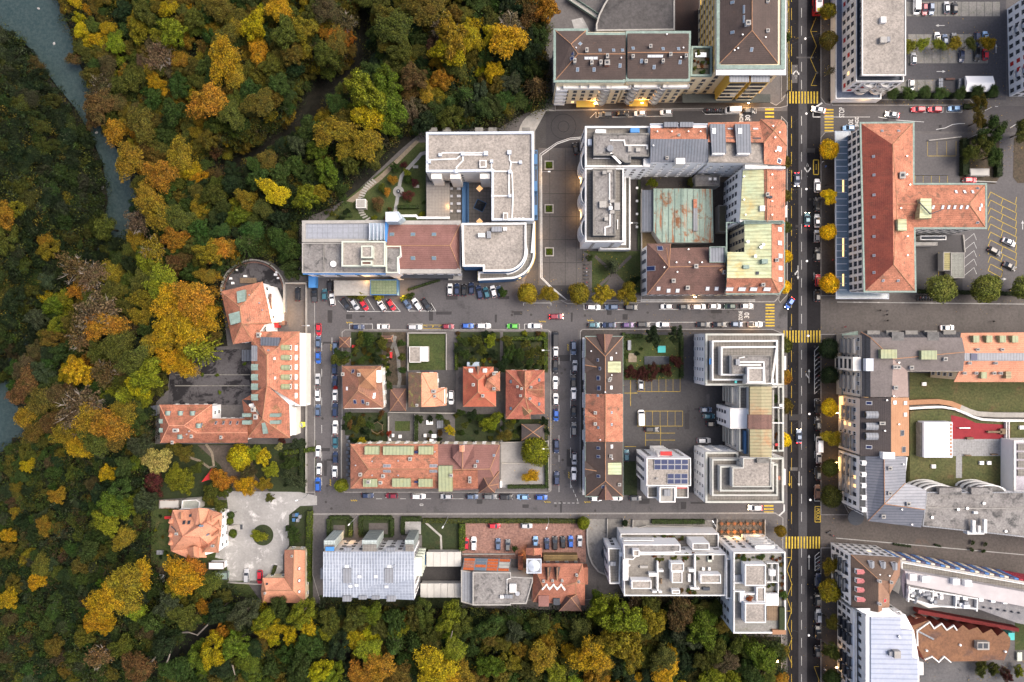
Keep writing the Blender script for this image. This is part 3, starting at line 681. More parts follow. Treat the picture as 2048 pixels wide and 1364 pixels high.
def dormer_mesh(w_,l_,h_,mat,face=WHITE,round_=False):
    """dormer looking along -y, its roof running back to +y"""
    def f():
        m=MB(); n=7 if round_ else 3; prof=[]
        for i in range(n):
            t=i/(n - 1); x=(t - .5)*w_
            z=h_*(.6+.4*math.sin(math.pi*t)) if round_ else h_*(1 - .25*abs(2*t - 1))
            prof.append((x,z))
        V=[]
        for y in (-l_/2,l_/2): V += [(x,y,z) for x,z in prof]
        m.add(V,[(i,i+1,n+i+1,n+i) for i in range(n - 1)])
        m.mat(1).add([(-w_/2+.05,-l_/2+.1,-1.0),(w_/2 - .05,-l_/2+.1,-1.0)]+[(x*.97,-l_/2+.1,z - .04) for x,z in prof[::-1]],[tuple(range(n+2))])
        for s in (-1,1): m.add([(s*(w_/2 - .05),-l_/2+.1,-1.5),(s*(w_/2 - .05),l_/2,-1.5),(s*(w_/2 - .05),l_/2,prof[0][1] - .03),(s*(w_/2 - .05),-l_/2+.1,prof[0][1] - .03)],[(0,1,2,3)])
        m.mat(2).box((0,-l_/2+.06,h_*.35),(w_*.6,.1,h_*.55)); return m.mesh('dormer',[mat,face,GLASS])
    return cached(('dor',w_,l_,h_,mat.name,face.name,round_),f)
WSTY={'w': (1.1,1.5),'d': (1.1,1.5),'s': (1.0,1.5),'b': (1.7,1.5)}
class Bld(Thing):
    def __init__(s,label,px,py,name='apartment_building',cat='building',group=None):
        super().__init__(name,label,cat,px,py,0,group); s.nwin=0; s.V=[]; s.Fc=[]
    # --- walls and windows
    def walls(s,poly,z0,z1,mat=WHITE,win=None,style='w',edges=None,z_first=.9,fh=3.0,size=None,lit=0,blinds=None,skip_low=False):
        poly=ccw([(p[0],p[1]) for p in poly]); m=MB(); m.prism(poly,z0,z1,top=True); s.part('wall',m,mat)
        if win: s.windows(poly,z0,z1,win,style,edges,z_first,fh,size,lit,blinds)
        return poly
    def windows(s,poly,z0,z1,spacing,style='w',edges=None,z_first=.9,fh=3.0,size=None,lit=0,blinds=None):
        w_,h_=size or WSTY[style]; rows=max(1,int((z1 - z0 - .4)/fh)); n=len(poly); r=random.Random(int(abs(poly[0][0]*37+poly[0][1]*11)))
        for i in range(n):
            a,b=Vector(poly[i]),Vector(poly[(i+1) % n]); d=b - a; L=d.length
            if L < 1.8: continue
            d.normalize(); nrm=Vector((d.y,-d.x)); mid=(a+b)/2
            if edges is not None:
                if i not in edges: continue
            elif nrm.dot(-mid) < mid.length*.12: continue
            cols=max(1,int(L/spacing)); ang=math.atan2(d.y,d.x)
            for c in range(cols):
                q=a+d*L*(c+.5)/cols
                for k in range(rows):
                    z=z0+k*fh+z_first
                    if z+h_ > z1 - .1 or s.nwin > 290: continue
                    s.nwin += 1; st=style
                    if lit and r.random() < lit: st='l'
                    loc=(q.x+nrm.x*.012,q.y+nrm.y*.012,z)
                    if blinds and r.random() < blinds[1]: s.inst('roller_blind',blind_mesh(w_,h_,blinds[0]),loc,(0,0,ang))
                    else: s.inst('window',window_mesh(w_,h_,st),loc,(0,0,ang))
    def edge_pt(s,A,B,t,off,z):
        a,b=Vector(A[:2]),Vector(B[:2]); d=(b - a).normalized(); nrm=Vector((d.y,-d.x)); q=a+(b - a)*t+nrm*off
        return (q.x,q.y,z),math.atan2(d.y,d.x)
    def balconies(s,A,B,ts,zs,w_=3,d_=1.4,mat=WHITE,rail=None,round_=False):
        """A->B with the outside on the right-hand side"""
        def f():
            m=MB()
            if round_:
                arc=[(-w_/2*math.cos(math.pi*k/8),-d_*math.sin(math.pi*k/8)) for k in range(9)]
                m.prism([(x,y) for x,y in arc],-.1,.1,bottom=True)
                m.mat(1)
                for k in range(8):
                    x0,y0=arc[k]; x1,y1=arc[k+1]
                    m.add([(x0,y0,.1),(x1,y1,.1),(x1,y1,1.1),(x0,y0,1.1),(x0*.95,y0*.95,.1),(x1*.95,y1*.95,.1),(x1*.95,y1*.95,1.1),(x0*.95,y0*.95,1.1)],[(0,1,2,3),(5,4,7,6),(3,2,6,7)])
            else:
                m.box((0,-d_/2,0),(w_,d_,.18)); m.mat(1).box((0,-d_+.05,.6),(w_,.08,1.0))
                for k in (-1,1): m.box((k*(w_/2 - .04),-d_/2,.6),(.08,d_ - .12,1.0))
            return m.mesh('balcony',[mat,rail or mat])
        me=cached(('bal',w_,d_,mat.name,(rail or mat).name,round_),f)
        for t in ts:
            for z in zs:
                loc,an=s.edge_pt(A,B,t,-.02,z); s.inst('balcony',me,loc,(0,0,an))
    # --- pitched roofs
    def roof(s,V,F,mat,name='roof',thick=.28,mats=None,ridge=T_TAN,caps=True):
        """V: letter -> (photo x, photo y, height); F: strings of letters"""
        pts={k: P(*v) for k,v in V.items()}; keys=list(V)
        vs=[tuple(pts[k]) for k in keys]; faces=[]
        for f in F:
            idx=[keys.index(c) for c in f]; nz=Vector((0,0,0))
            for i in range(1,len(idx) - 1): nz += (Vector(vs[idx[i]]) - Vector(vs[idx[0]])).cross(Vector(vs[idx[i+1]]) - Vector(vs[idx[0]]))
            if nz.z < 0: idx=idx[::-1]
            faces.append(idx)
        ed={}
        for fi,f in enumerate(faces):
            for i in range(len(f)): ed.setdefault(frozenset((f[i],f[(i+1) % len(f)])),[]).append((fi,f[i],f[(i+1) % len(f)]))
        m=MB(); m.add(vs,faces)
        if mats:
            for i,k in enumerate(mats): m.m[i]=k
        lo=len(m.v); m.v += [(v[0],v[1],v[2] - thick) for v in vs]
        for e,l in ed.items():
            if len(l) == 1:
                _,a,b=l[0]; m.f.append((b,a,lo+a,lo+b)); m.m.append(0)
        s.part(name,m,mat)
        off=len(s.V); s.V += [Vector(v) for v in vs]; s.Fc += [[off+i for i in f] for f in faces]; s.bvh=None
        if caps:
            c=MB()
            for e,l in ed.items():
                if len(l) == 2:
                    a,b=(Vector(vs[i]) for i in e); fa,fb=faces[l[0][0]],faces[l[1][0]]
                    ca=sum((Vector(vs[i]) for i in fa),Vector())/len(fa); cb=sum((Vector(vs[i]) for i in fb),Vector())/len(fb)
                    if (ca.z+cb.z)/2 < (a.z+b.z)/2+.0 and (a - b).length > 1: c.tube([a+Vector((0,0,.03)),b+Vector((0,0,.03))],.13,5)
            if c.v: s.part('ridge_cap',c,ridge)
        return faces
    def hip(s,c,ze,ra,rb,zr,mat,vert=None,**kw):
        """c: four eave corners NW NE SE SW; ridge from ra to rb"""
        if vert is None: vert=abs(ra[1] - rb[1]) > abs(ra[0] - rb[0])
        V={'a': (*c[0][:2],ze),'b': (*c[1][:2],ze),'c': (*c[2][:2],ze),'d': (*c[3][:2],ze),'r': (*ra,zr)}
        if ra == rb: F=['abr','bcr','cdr','dar']
        else:
            V['s']=(*rb,zr); F=['abr','brsc','scd','dsra'] if vert else ['absr','bcs','cdrs','dar']
        s.roof(V,F,mat,**kw); return [P(p[0],p[1],ze) for p in c]
    def ray(s,px,py):
        if s.bvh is None: s.bvh=BVHTree.FromPolygons(s.V,s.Fc)
        d=(P(px,py,0) - Vector((0,0,H))).normalized()
        h=s.bvh.ray_cast(Vector((0,0,H)),d)
        return (h[0],h[1] if h[1].z > 0 else -h[1]) if h[0] else (P(px,py,10),Vector((0,0,1)))
    def sky(s,pts,w_=.9,l_=1.2,g=GLASS_B,fr=STEEL,name='skylight'):
        for px,py in pts:
            loc,nr=s.ray(px,py); q=nr.to_track_quat('Z','Y')
            t=Vector((nr.x,nr.y)); rz=math.atan2(t.y,t.x)+math.pi/2 if t.length > .05 else 0
            M=Matrix.Rotation(math.atan2(t.length,nr.z),4,Vector((-t.y,t.x,0)).normalized() if t.length > .05 else Vector((1,0,0))) @ Matrix.Rotation(rz,4,'Z')
            s.inst(name,skylight_mesh(w_,l_,g,fr),loc,M.to_euler())
    def chim(s,pts,w_=.8,l_=.8,h_=1.1,mat=CONC):
        for px,py in pts: s.inst('chimney',chimney_mesh(w_,l_,h_,mat),s.ray(px,py)[0])
    def vents(s,pts,r_=.16,h_=.6):
        for px,py in pts: s.inst('vent_pipe',vent_mesh(r_,h_),s.ray(px,py)[0])
    def dorm(s,pts,face_ang,w_,l_,h_,mat,face=WHITE,round_=False,under=None):
        for px,py in pts:
            loc,nr=s.ray(px,py); s.inst('dormer',dormer_mesh(w_,l_,h_,mat,face,round_),loc,(0,0,R(face_ang)))
    # --- flat roofs
    def flat(s,pts,z,z0=0,wall=WHITE,roofm=GRAVEL,par=PAR_W,ph=.6,pw=.35,win=None,pname='parapet',**kw):
        """pts: photo points of the roof edge, z: top of the parapet"""
        poly=ccw([P(p[0],p[1],z)[:2] for p in pts]); inn=inset(poly,pw); zr=z - ph
        s.walls(poly,z0,zr - .05,wall,win,**kw)
        m=MB(); m.ring(poly,inn,zr - .05,z); s.part(pname,m,par)
        m=MB(); m.prism(inn,zr,zr,side=False); s.part('roof',m,roofm)
        off=len(s.V); s.V += [Vector((p[0],p[1],zr)) for p in inn]; s.Fc.append(list(range(off,len(s.V)))); s.bvh=None
        return poly
    def box(s,name,x0,y0,x1,y1,z0,z1,mats,rz=0,under=None):
        """box whose top is seen at the given photo rectangle"""
        a,b=P(x0,y0,z1),P(x1,y1,z1); m=MB()
        m.box(((a.x+b.x)/2,(a.y+b.y)/2,(z0+z1)/2),(abs(b.x - a.x),abs(b.y - a.y),z1 - z0),rz); return s.part(name,m,mats,under)
    def duct(s,pts,z,name='roof_duct',wd=.42,h=.3,mat=PAR_W):
        m=MB(); W=[P(x,y,z) for x,y in pts]
        for i in range(len(W) - 1):
            d=W[i+1] - W[i]; c=(W[i]+W[i+1])/2; m.box((c.x,c.y,z+h/2+.002*i),(d.length+wd*.9,wd,h),math.atan2(d.y,d.x))
        return s.part(name,m,mat)
    def border(s,pts,z,wpx=5,mat=COPPER_T,name='gutter',h=.25,grow=0):
        poly=ccw([P(p[0],p[1],z)[:2] for p in pts])
        if grow: poly=inset(poly,-grow*K)
        m=MB(); m.ring(poly,inset(poly,wpx*K*(H - z)/H),z - h,z+.06); return s.part(name,m,mat)
def inwall(pts,z,o=.4): return inset(ccw([P(p[0],p[1],z)[:2] for p in pts]),o)
# ================================================================== BUILDINGS, NORTH SIDE
def pot_garden(b,x0,y0,x1,y1,z,n,seed=1,cols=((.05,.09,.02),(.10,.11,.02),(.16,.06,.02))):
    """planted pots on a terrace: each planter is a thing standing on the roof"""
    r=random.Random(seed)
    for i in range(n):
        px,py=r.uniform(x0,x1),r.uniform(y0,y1); shrub(px,py,z,r.uniform(2.5,4.5),r.choice(cols),'terrace')
SHRUBS=[]
def shrub(px,py,z,rpx,col,place): SHRUBS.append((px,py,z,rpx,col,place))

# cream row, north side of the north street
b=Bld('brown hipped roof apartment block above a cream facade at the edge of the wood',1180,200)
V=dict(a=(1111,61,19),b=(1172,61,19),c=(1173,69,19),d=(1251,69,19),e=(1251,108,22.6),f=(1156,108,22.6),g=(1142,88,22),h=(1251,160,19),i=(1111,160,19))
b.walls(inwall([(1111,63),(1251,63),(1251,165),(1111,165)],19,.1),0,18.8,CREAM,2.6,'d',z_first=1.2,fh=3.1,lit=.02)
b.roof(V,['agb','bgc','cgf','cfed','agfi','fehi'],T_BROWN)
b.border([(1107,57),(1176,57),(1176,65),(1251,65),(1251,165),(1107,165)],19.02,5)
b.sky([(1160,88),(1200,101),(1227,101),(1245,101),(1155,139),(1188,139),(1240,131)]); b.sky([(1144.5,108),(1144.5,117)],1,1.3,SOLAR)
b.sky([(1173,116),(1182,116),(1191,116)],1.3,.8,LAMP_W); b.chim([(1173,103),(1214,115),(1183,127),(1201,127),(1149,124)],.7,1.2,1.2); b.chim([(1213.5,128)],1.4,1.4,1.2,T_ORANGE); b.vents([(1152,97),(1242,117)])
p1,p2=P(1111,165,19),P(1251,165,19); A,B_=(p1.x+.3,p1.y+.1),(p2.x,p1.y+.1)
b.balconies(A,B_,[.74],[2.9+3.1*k for k in range(5)],3.4,1.7,PAR_W,STEEL,True)
b.balconies(A,B_,[.09],[2.9+3.1*k for k in range(5)],3.4,1.5,WHITE)
b.balconies(A,B_,[.3,.55,.9],[16],8,1.2,WHITE,PAR_W)
m=MB(); m.box((A[0]+10.5,A[1] - 1.2,3.2),(6,2,.12)); b.part('awning',m,YELLOW)
b=Bld('brown roofed apartment block with a rooflight strip, between the hipped block and the roof garden',1315,200)
V=dict(a=(1255,66,19),b=(1378,66,19),c=(1377,105,22.8),d=(1255,105,22.8),e=(1377,158,19),f=(1255,158,19))
b.walls(inwall([(1253,62),(1382,62),(1378,163),(1253,163)],19,.1),0,18.8,CREAM,2.6,'d',z_first=1.2,fh=3.1,lit=.02)
b.roof(V,['abcd','dcef'],T_BROWN); b.border([(1252,62),(1382,62),(1380,163),(1252,163)],19.02,5)
b.sky([(1266,97),(1326,98),(1357,98),(1283,122),(1308,134),(1360,124)]); b.sky([(1299,112),(1307,112),(1315,112),(1322,112)],1.2,.8,LAMP_W)
b.chim([(1300,95),(1340,111),(1265,115),(1291,125),(1325,124),(1371,114)],.7,.9); b.vents([(1333,70),(1361,116),(1366,97)])
p1,p2=P(1253,163,19),P(1378,163,19); A,B_=(p1.x,p1.y+.1),(p2.x,p1.y+.1)
b.balconies(A,B_,[.18,.61],[2.9+3.1*k for k in range(5)],3.4,1.7,PAR_W,STEEL,True)
b.balconies(A,B_,[.35,.82],[16],8,1.2,WHITE,PAR_W)
m=MB(); m.box((A[0]+6.5,A[1] - 1.2,3.2),(6,2,.12)); b.part('awning',m,YELLOW)
b=Bld('narrow cream link building with a planted roof garden beside the tall brown-roofed block',1405,190)
poly=b.flat([(1383,92),(1424,92),(1424,152),(1381,152)],17,0,CREAM,surf('roof_garden_soil',(.13,.12,.10),(.07,.075,.04),.5,fine=2,fa=.3),COPPER_T,.9,.5,win=2.6,style='d')
b.box('bench',1391,105,1413,114,16.1,16.7,STEEL); b.box('bench',1394,130,1417,136,16.1,16.6,WOOD)
pot_garden(b,1388,96,1422,148,16.1,14,3)
# tall yellow-framed block
b=Bld('tall brown-roofed block with green copper gutter and yellow framed bays at the upper crossroads',1490,180)
out=[(1433,-50),(1571,-50),(1570,138),(1433,138)]
b.walls(inwall(out,21,.2),0,20.6,CREAM,3.0,'d',z_first=1.2,fh=3.1)
V=dict(a=(1439,-50,21),b=(1504,-60,26),c=(1504,61,26),d=(1438,128,21),e=(1556,127,21),f=(1556,-50,21))
b.roof(V,['abcd','bfec','dce'],T_BROWN,mats=[0,0,0]); b.border(out,21.02,8)
b.border([(1433,-50),(1573,-50),(1572,150),(1432,150)],20.5,13,PAR_W,'cornice',.4)
b.sky([(1465,5),(1465,65),(1503,99)]); b.sky([(1488,16),(1488,22),(1488,36),(1488,41)],1.5,.6); b.chim([(1494,49)],1.2,1.2,1.3,PAR_W); b.chim([(1534,4),(1534,63)],.8,.8,.8,PAR_W); b.vents([(1475,98),(1468,102),(1484,71),(1530,76)])
q1=P(1458,152,20)
for x0,x1 in ((1459,1497),(1502,1538)):
    a,c=P(x0,156,19),P(x1,164,19); m=MB(); m.prism([(a.x,c.y),(c.x,c.y),(c.x,a.y+3),(a.x,a.y+3)],3.5,19); bay_=b.part('oriel_bay',m,[YELLOW])
    m=MB(); m.prism([(a.x - .1,c.y - .1),(c.x+.1,c.y - .1),(c.x+.1,a.y+2.7),(a.x - .1,a.y+2.7)],19.02,19.25); b.part('bay_roof',m,METAL_G,bay_)
    for k in range(5):
        z=4.2+3*k; m=MB(); m.box(((a.x+c.x)/2,c.y - .1,z+1),(abs(c.x - a.x) - .8,.14,1.9)); b.part('window_band',m,GLASS,bay_)
        m=MB(); m.box(((a.x+c.x)/2,c.y - .16,z - .25),(abs(c.x - a.x) - .6,.3,.5)); b.part('spandrel',m,CREAM,bay_)
for k in range(6):
    m=MB(); a=P(1433,95,21); m.box((a.x+.12,a.y+9,3.2+k*2.95),(.3,30,.25)); b.part('floor_band',m,YELLOW)
m=MB(); a,c=P(1365,188,4),P(1541,205,4); m.prism([(a.x,c.y),(c.x,c.y),(c.x,a.y),(a.x,a.y)],3.6,4); b.part('entrance_canopy',m,[surf('canopy_felt',(.05,.055,.05),(.07,.075,.07),.3)])
# low garage roof with curved edge
b=Bld('low flat dark asphalt garage roof with a curved west edge behind the brown-roofed row',1270,30,'garage','garage')
b.flat([(1192,62),(1192,48),(1198,28),(1208,8),(1222,-15),(1235,-50),(1350,-50),(1350,60)],4,0,GREYW,surf('garage_felt',(.085,.08,.08),(.055,.052,.052),.12,fine=1,fa=.25,spot=((.03,.03,.03),.12,.56,.68)),CONC,.3,.5)
b=Bld('narrow concrete footbridge leading from the wood to the garage roof',1170,25,'footbridge','bridge')
m=MB(); a,c=P(1135,-8,2),P(1207,40,2); d=c - a; m.box(((a.x+c.x)/2,(a.y+c.y)/2,1),(d.length,1.6,.4),math.atan2(d.y,d.x)); b.part('deck',m,CONC)
for s in (-1,1):
    m=MB(); n_=Vector((-d.y,d.x,0)).normalized()*.85*s; m.box(((a.x+c.x)/2+n_.x,(a.y+c.y)/2+n_.y,1.7),(d.length,.1,1.0),math.atan2(d.y,d.x)); b.part('railing',m,COPPER_T)
sheet('rock_patch',[(1143,40),(1165,35),(1180,62),(1150,64)],.05,GRANITE)

# north-east white block with penthouse
b=Bld('white apartment tower with red blinds and a gravel penthouse roof beside the large car park',1730,100)
b.flat([(1671,-50),(1671,198),(1763,198),(1763,160),(1700,100),(1700,-50)],3.6,0,WHITE,surf('blue_roof_felt',(.13,.15,.2),(.10,.12,.16),.3),PAR_W,.5,.4)
pl=b.flat([(1712,-80),(1712,163),(1808,163),(1808,-80)],12.3,0,WHITE,surf('terrace_dark',(.07,.08,.10),None,.3),PAR_W,1.0,.3)
e=[i for i in range(4)]
b.windows(pl,3.4,12,2.9,'d',None,.9,2.7,(1.3,1.3),blinds=(REDP,.13),lit=.02)
A,B_=pl[0],pl[1]
lo=sorted(pl,key=lambda p: (p[1],p[0])); b.balconies(lo[0],lo[1],[.35,.7],[4.2,7,9.8],4,1.3,PAR_W,PAR_W,True)
pp=ccw([P(x,y,14.6)[:2] for x,y in rect(1729,-80,1806,145)]); b.walls(pp,11.3,14.2,GREYW,2.2,'d',z_first=.5,fh=3,size=(1.6,1.9))
m=MB(); q=ccw([P(x,y,14.9)[:2] for x,y in rect(1724,-80,1812,151)]); m.ring(q,inset(q,.3),14.25,14.95); b.part('roof_edge',m,PAR_W)
m=MB(); m.prism(inset(q,.28),14.2,14.75,side=False); b.part('roof',m,GRAVEL)
b.box('roof_hatch',1762,33,1773,45,14.75,15.8,PAR_W); b.box('ventilation_unit',1761,73,1774,85,14.75,16,CONC); b.box('ventilation_unit',1774,73,1781,83,14.75,15.6,METAL_G)
# far right tower
b=Bld('tall white tower with arched and square windows cut by the right edge of the photo',2070,110)
a,c,d_,e_=P(2014,18),P(2018,193),P(2160,193),P(2160,18)
poly=b.walls([a[:2],c[:2],d_[:2],e_[:2]],0,30,WHITE,2.8,'d',z_first=1,fh=2.9,size=(1.3,1.4),blinds=(REDP,.08))
m=MB(); q=ccw(poly); m.ring(inset(q,-.2),inset(q,.3),30,30.8); b.part('parapet',m,PAR_W)
wl=[i for i in range(4)]
b.balconies((a.x,a.y),(c.x,c.y),[.3,.8],[3+2.9*k for k in range(9)],3.5,.9,WHITE,PAR_W,True)
# marquee and bins
def marquee():
    mb_=MB(); c=[P(x,y,2.8) for x,y in rect(1931,152,1986,183)]; top=[P(1958,158,3.3),P(1958,177,3.3)]
    V=[tuple(v) for v in c]+[tuple((c[0]+c[3])/2+Vector((0,0,.9))),tuple((c[1]+c[2])/2+Vector((0,0,.9)))]
    mb_.add(V,[(0,4,5,1),(3,2,5,4),(0,3,4),(1,5,2)])
    for v in c: mb_.mat(1).tube([(v.x,v.y,0),(v.x,v.y,2.8)],.06)
    mb_.mat(0); mb_.prism([(v.x,v.y) for v in c],2.4,2.8,top=False)
    single('marquee',mb_,[LAMP_W,STEEL],'white rectangular marquee in the large car park','tent')
marquee()

# ================================================================== BLOCK BETWEEN PLAZA AND MAIN ROAD
b=Bld('white L-shaped apartment block with gravel penthouse roofs and rounded balconies beside the plaza',1210,400)
pl=b.flat([(1170,252),(1300,252),(1300,334),(1170,334)],16.2,0,WHITE,DECK,PAR_W,1.0,.55,win=2.6,style='d',fh=2.9,size=(.9,.9))
p2=b.flat([(1170,335.5),(1248,335.5),(1248,484),(1170,484)],16,0,WHITE,DECK,PAR_W,1.0,.5)
b.windows(p2,0,15,5,'d',None,1,2.9,(.8,1.0))
b.flat([(1249,352),(1261,352),(1261,499),(1200,499),(1200,487),(1249,487)],4.5,0,WHITE,DECK,PAR_W,1.0,.45)
b.flat([(1187,266),(1299,266),(1299,313),(1262,313),(1262,325),(1250,325),(1228,311),(1187,311)],18.6,15.2,DARKW,GRAVEL_D,CONC_D,.35,.5)
b.flat([(1186,337),(1232,337),(1232,471),(1186,471)],18.6,15,DARKW,GRAVEL_D,CONC_D,.35,.5)
b.duct([(1221,281),(1248,281),(1250,291),(1294,291),(1294,298)],18.3); b.duct([(1222,308),(1240,326)],18.3,wd=.7); b.duct([(1188,316),(1218,316)],15.6,wd=.6)
b.duct([(1219,345),(1219,402),(1221,410)],18.3); b.duct([(1220,420),(1220,452),(1210,455),(1210,470)],18.3); b.duct([(1235,440),(1235,458)],15.3,wd=.3)
for x0,y0,x1,y1,h in ((1205,341,1213,348,1),(1214,339,1224,345,1),(1220,399,1229,405,1),(1199,402,1213,415,1.2),(1220,420,1229,427,1),(1209,434,1216,441,.8),(1256,292,1263,303,1),(1272,295,1281,303,1),(1229,405,1240,420,1.3)): b.box('ventilation_unit',x0,y0,x1,y1,18.2,18.2+h,CONC)
b.box('chimney_shaft',1218,412,1225,419,18.2,20,LAMP_W); b.box('parasol',1261,256,1279,265,15.4,17.4,BLUE_L); b.box('awning',1191,259,1212,266,15.3,17.2,LAMP_W); b.box('parasol',1176,278,1184,290,15.3,16.8,PAR_B)
m=MB(); c=P(1220,297,19); m.tube([(c.x,c.y,18.2),(c.x,c.y,19.4)],1.0,16); b.part('round_chimney',m,METAL_G)
for yc in (320,388,455):
    a=P(1170,yc,16)
    for k in range(5):
        m=MB(); arc=[(a.x - 1.1*math.sin(math.pi*t/8),a.y+2.7*math.cos(math.pi*t/8)) for t in range(9)]; z=2.2+2.9*k
        m.prism(arc,z,z+.9); b.part('rounded_balcony',m,PAR_W)
        m=MB(); m.prism([(a.x - (a.x - x)*.8,a.y+(y - a.y)*.85) for x,y in arc],z+.9,z+.93); b.part('balcony_floor',m,DARKW)
b.box('roof_step',1287,317,1299,332,15.2,16.6,PAR_W)
# middle: orange strip + blue metal roof
b=Bld('terrace building with an orange tile strip and a dark blue metal roof, white courtyard wall',1358,300)
b.walls(inwall([(1301,250),(1415,250),(1415,325),(1301,325)],18.5,.1),0,18,WHITE,3.3,'w',fh=2.9,size=(1.1,1.2))
b.roof(dict(a=(1301,251,17.5),b=(1413,251,17.5),c=(1413,278,20.5),d=(1301,278,20.5)),['abcd'],T_ORANGE)
b.roof(dict(d=(1301,278,20.55),c=(1416,278,20.55),e=(1417,324,18.6),f=(1301,324,18.6)),['dcef'],METAL_D,'metal_roof')
b.border([(1300,247),(1415,247),(1415,251),(1300,251)],17.5,1.5,PAR_B)
for x0,x1 in ((1328,1356),(1360,1387)): b.box('dormer_roof',x0,244,x1,254,17,19.3,METAL_D)
b.vents([(1314,264),(1343,264),(1376,264),(1400,264),(1306,292)]); b.chim([(1357,271)],.6,.6,.5,COPPER_T); b.chim([(1333,317)],.7,.7,.8,T_TAN); b.box('lift_shaft',1352,316,1370,328,17,21.5,WHITE2)
# north east corner building
b=Bld('orange tiled corner building with two long dark metal dormers and a rounded corner',1500,290)
b.walls(inwall([(1417,245),(1572,245),(1572,330),(1417,328)],17.5,.4),0,17.2,WHITE,3.0,'w',fh=2.9)
V=dict(a=(1416,245,17.5),b=(1519,243,17.5),c=(1521,238.5,17.5),d=(1560,239,17.5),e=(1568,243,17.5),f=(1573,252,17.5),g=(1574,292,17.5),h=(1570,331,17.5),i=(1528,328,19.5),j=(1528,285,20.5),k=(1548,262,21),l=(1416,284,20.5))
b.roof(V,['abjl','bckj','cdk','dek','efk','fgk','gkj','ghij'],T_ORANGE)
b.flat([(1417,284),(1529,284),(1529,327),(1417,325)],19.3,17,WHITE,GRAVEL,CONC_D,.2,.3)
for x0 in (1420,1470):
    b.roof(dict(a=(x0,248,20.6),b=(x0+30,248,20.6),c=(x0+33,306,21),d=(x0+4,306,21)),['abcd'],METAL_D,'dormer_roof',1.6,caps=False)
    b.box('dormer_end',x0+5,306,x0+30,309,19,21,PAR_W)
b.sky([(1428,262),(1480,262)],1,1.6,LAMP_W); b.sky([(1460,258),(1511,258)],1.6,.6,LAMP_W); b.sky([(1558,298)],1.4,1.6,LAMP_W); b.sky([(1558,322)],1.4,1.4,SOLAR); b.vents([(1545,253),(1558,266),(1549,276),(1550,303)])
b.box('red_graffiti_wall',1490,329,1535,333,16,18.2,PAR_W); b.box('roof_well',1453,275,1468,284,19,20.0,DARKW); b.box('roof_well',1505,275,1522,284,19,20.0,DARKW)
# east column
b=Bld('narrow terrace with yellow-green copper roof and orange street slope north of the pale green roof',1520,390)
b.walls(inwall([(1482,334),(1571,334),(1571,446),(1478,446)],18,.4),0,17.6,WHITE,2.7,'d',fh=2.9,size=(1.2,1.3))
b.roof(dict(a=(1486,337,18.3),b=(1528,338,19.6),c=(1532,442,19.6),d=(1480,438,18.3)),['abcd'],COPPERY,'copper_roof')
b.roof(dict(a=(1534,338,20),b=(1571,339,17.5),c=(1570,444,17.5),d=(1534,444,20),e=(1528,338,19.7),f=(1530,443,19.7)),['abcd','adfe'],T_ORANGE)
b.box('party_wall',1490,333,1571,337,17,20.6,PAR_W); b.chim([(1533,390)],.8,1.0,1.0); b.box('roof_hatch',1520,411,1530,422,18.5,20,PAR_W); b.box('antenna_rack',1535,391,1545,396,19,20.4,DARKW); b.vents([(1543,350),(1543,376),(1543,403),(1543,430),(1487,354),(1487,400),(1490,430)])
b.box('shop_sign',1572,411,1574,434,3,12,LAMP_W)
# south east corner
b=Bld('green copper topped corner building with orange mansard slopes and white rooflights',1510,520)
b.walls(inwall([(1453,503),(1489,503),(1489,446),(1568,446),(1568,575),(1558,588),(1453,588)],16,.5),0,15.8,CREAM,2.8,'d',fh=2.9)
V=dict(a=(1489,447,18.6),b=(1543,447,19.6),c=(1543,556,19.6),d=(1454,556,19),e=(1455,504,18.6),f=(1489,504,18.6))
b.roof(V,['abcf','fcde'],COPPERY,'copper_roof',caps=False)
b.roof(dict(b=(1543.5,447,19.7),g=(1568,447,15.8),h=(1568,572,15.8),i=(1558,586,15.8),c=(1543.5,556.5,19.7),j=(1452,586,15.8),d=(1454,556.5,19.1)),['bghc','hic','cijd'],T_ORANGE)
b.border([(1452,444),(1570,444),(1570,574),(1559,589),(1452,589)],15.7,2.5)
b.sky([(1559,459),(1559,486),(1560,512),(1560,536),(1560,559)],1.4,2.0,LAMP_W); b.sky([(1459,578),(1484,578),(1507,578),(1534,578)],2.2,1.4,LAMP_W)
b.chim([(1519,447),(1551,521),(1524,570)],.9,.9,1.2); b.box('ventilation_unit',1524,518,1536,527,19,20.6,COPPER_T); b.box('ventilation_unit',1487,530,1499,537,18.6,19.8,COPPER_T); b.box('roof_hatch',1512,543,1518,549,18.6,19.6,DARKW); b.vents([(1494,484),(1509,513),(1520,495),(1525,490)],.3,.8)
b.border([(1488,441),(1568,441),(1568,447),(1488,447)],20,2,COPPER_T,'party_wall',3)
# south brown building
b=Bld('brown tiled hipped apartment house with a dark framed roof panel south of the copper hall',1370,545)
out=[(1294,487),(1341,487),(1341,494),(1449,494),(1451,589),(1294,589)]
b.walls(inwall(out,12,.4),0,11.8,WHITE,2.6,'d',fh=2.9)
V=dict(a=(1294,487,12),b=(1341,487,12),c=(1333,496,13),d=(1449,494,13),e=(1449,532,17),f=(1338,534,17),g=(1451,589,12),h=(1294,589,12),i=(1317,508,14.4))
b.roof(V,['abi','bfi','bcf','cdef','aifh','fegh'],T_RBROWN)
b.sky([(1320,497)],1.8,1.8,SOLAR); b.sky([(1302,537)],1.5,3,SOLAR); b.sky([(1317,577),(1337,581),(1355,581),(1415,577),(1433,577)],1.2,1.3,LAMP_W); b.chim([(1391,533),(1346,562),(1374,576),(1447,545)],1,1.1,1); b.vents([(1352,525),(1378,525),(1403,525),(1376,499),(1354,544),(1328,535)])
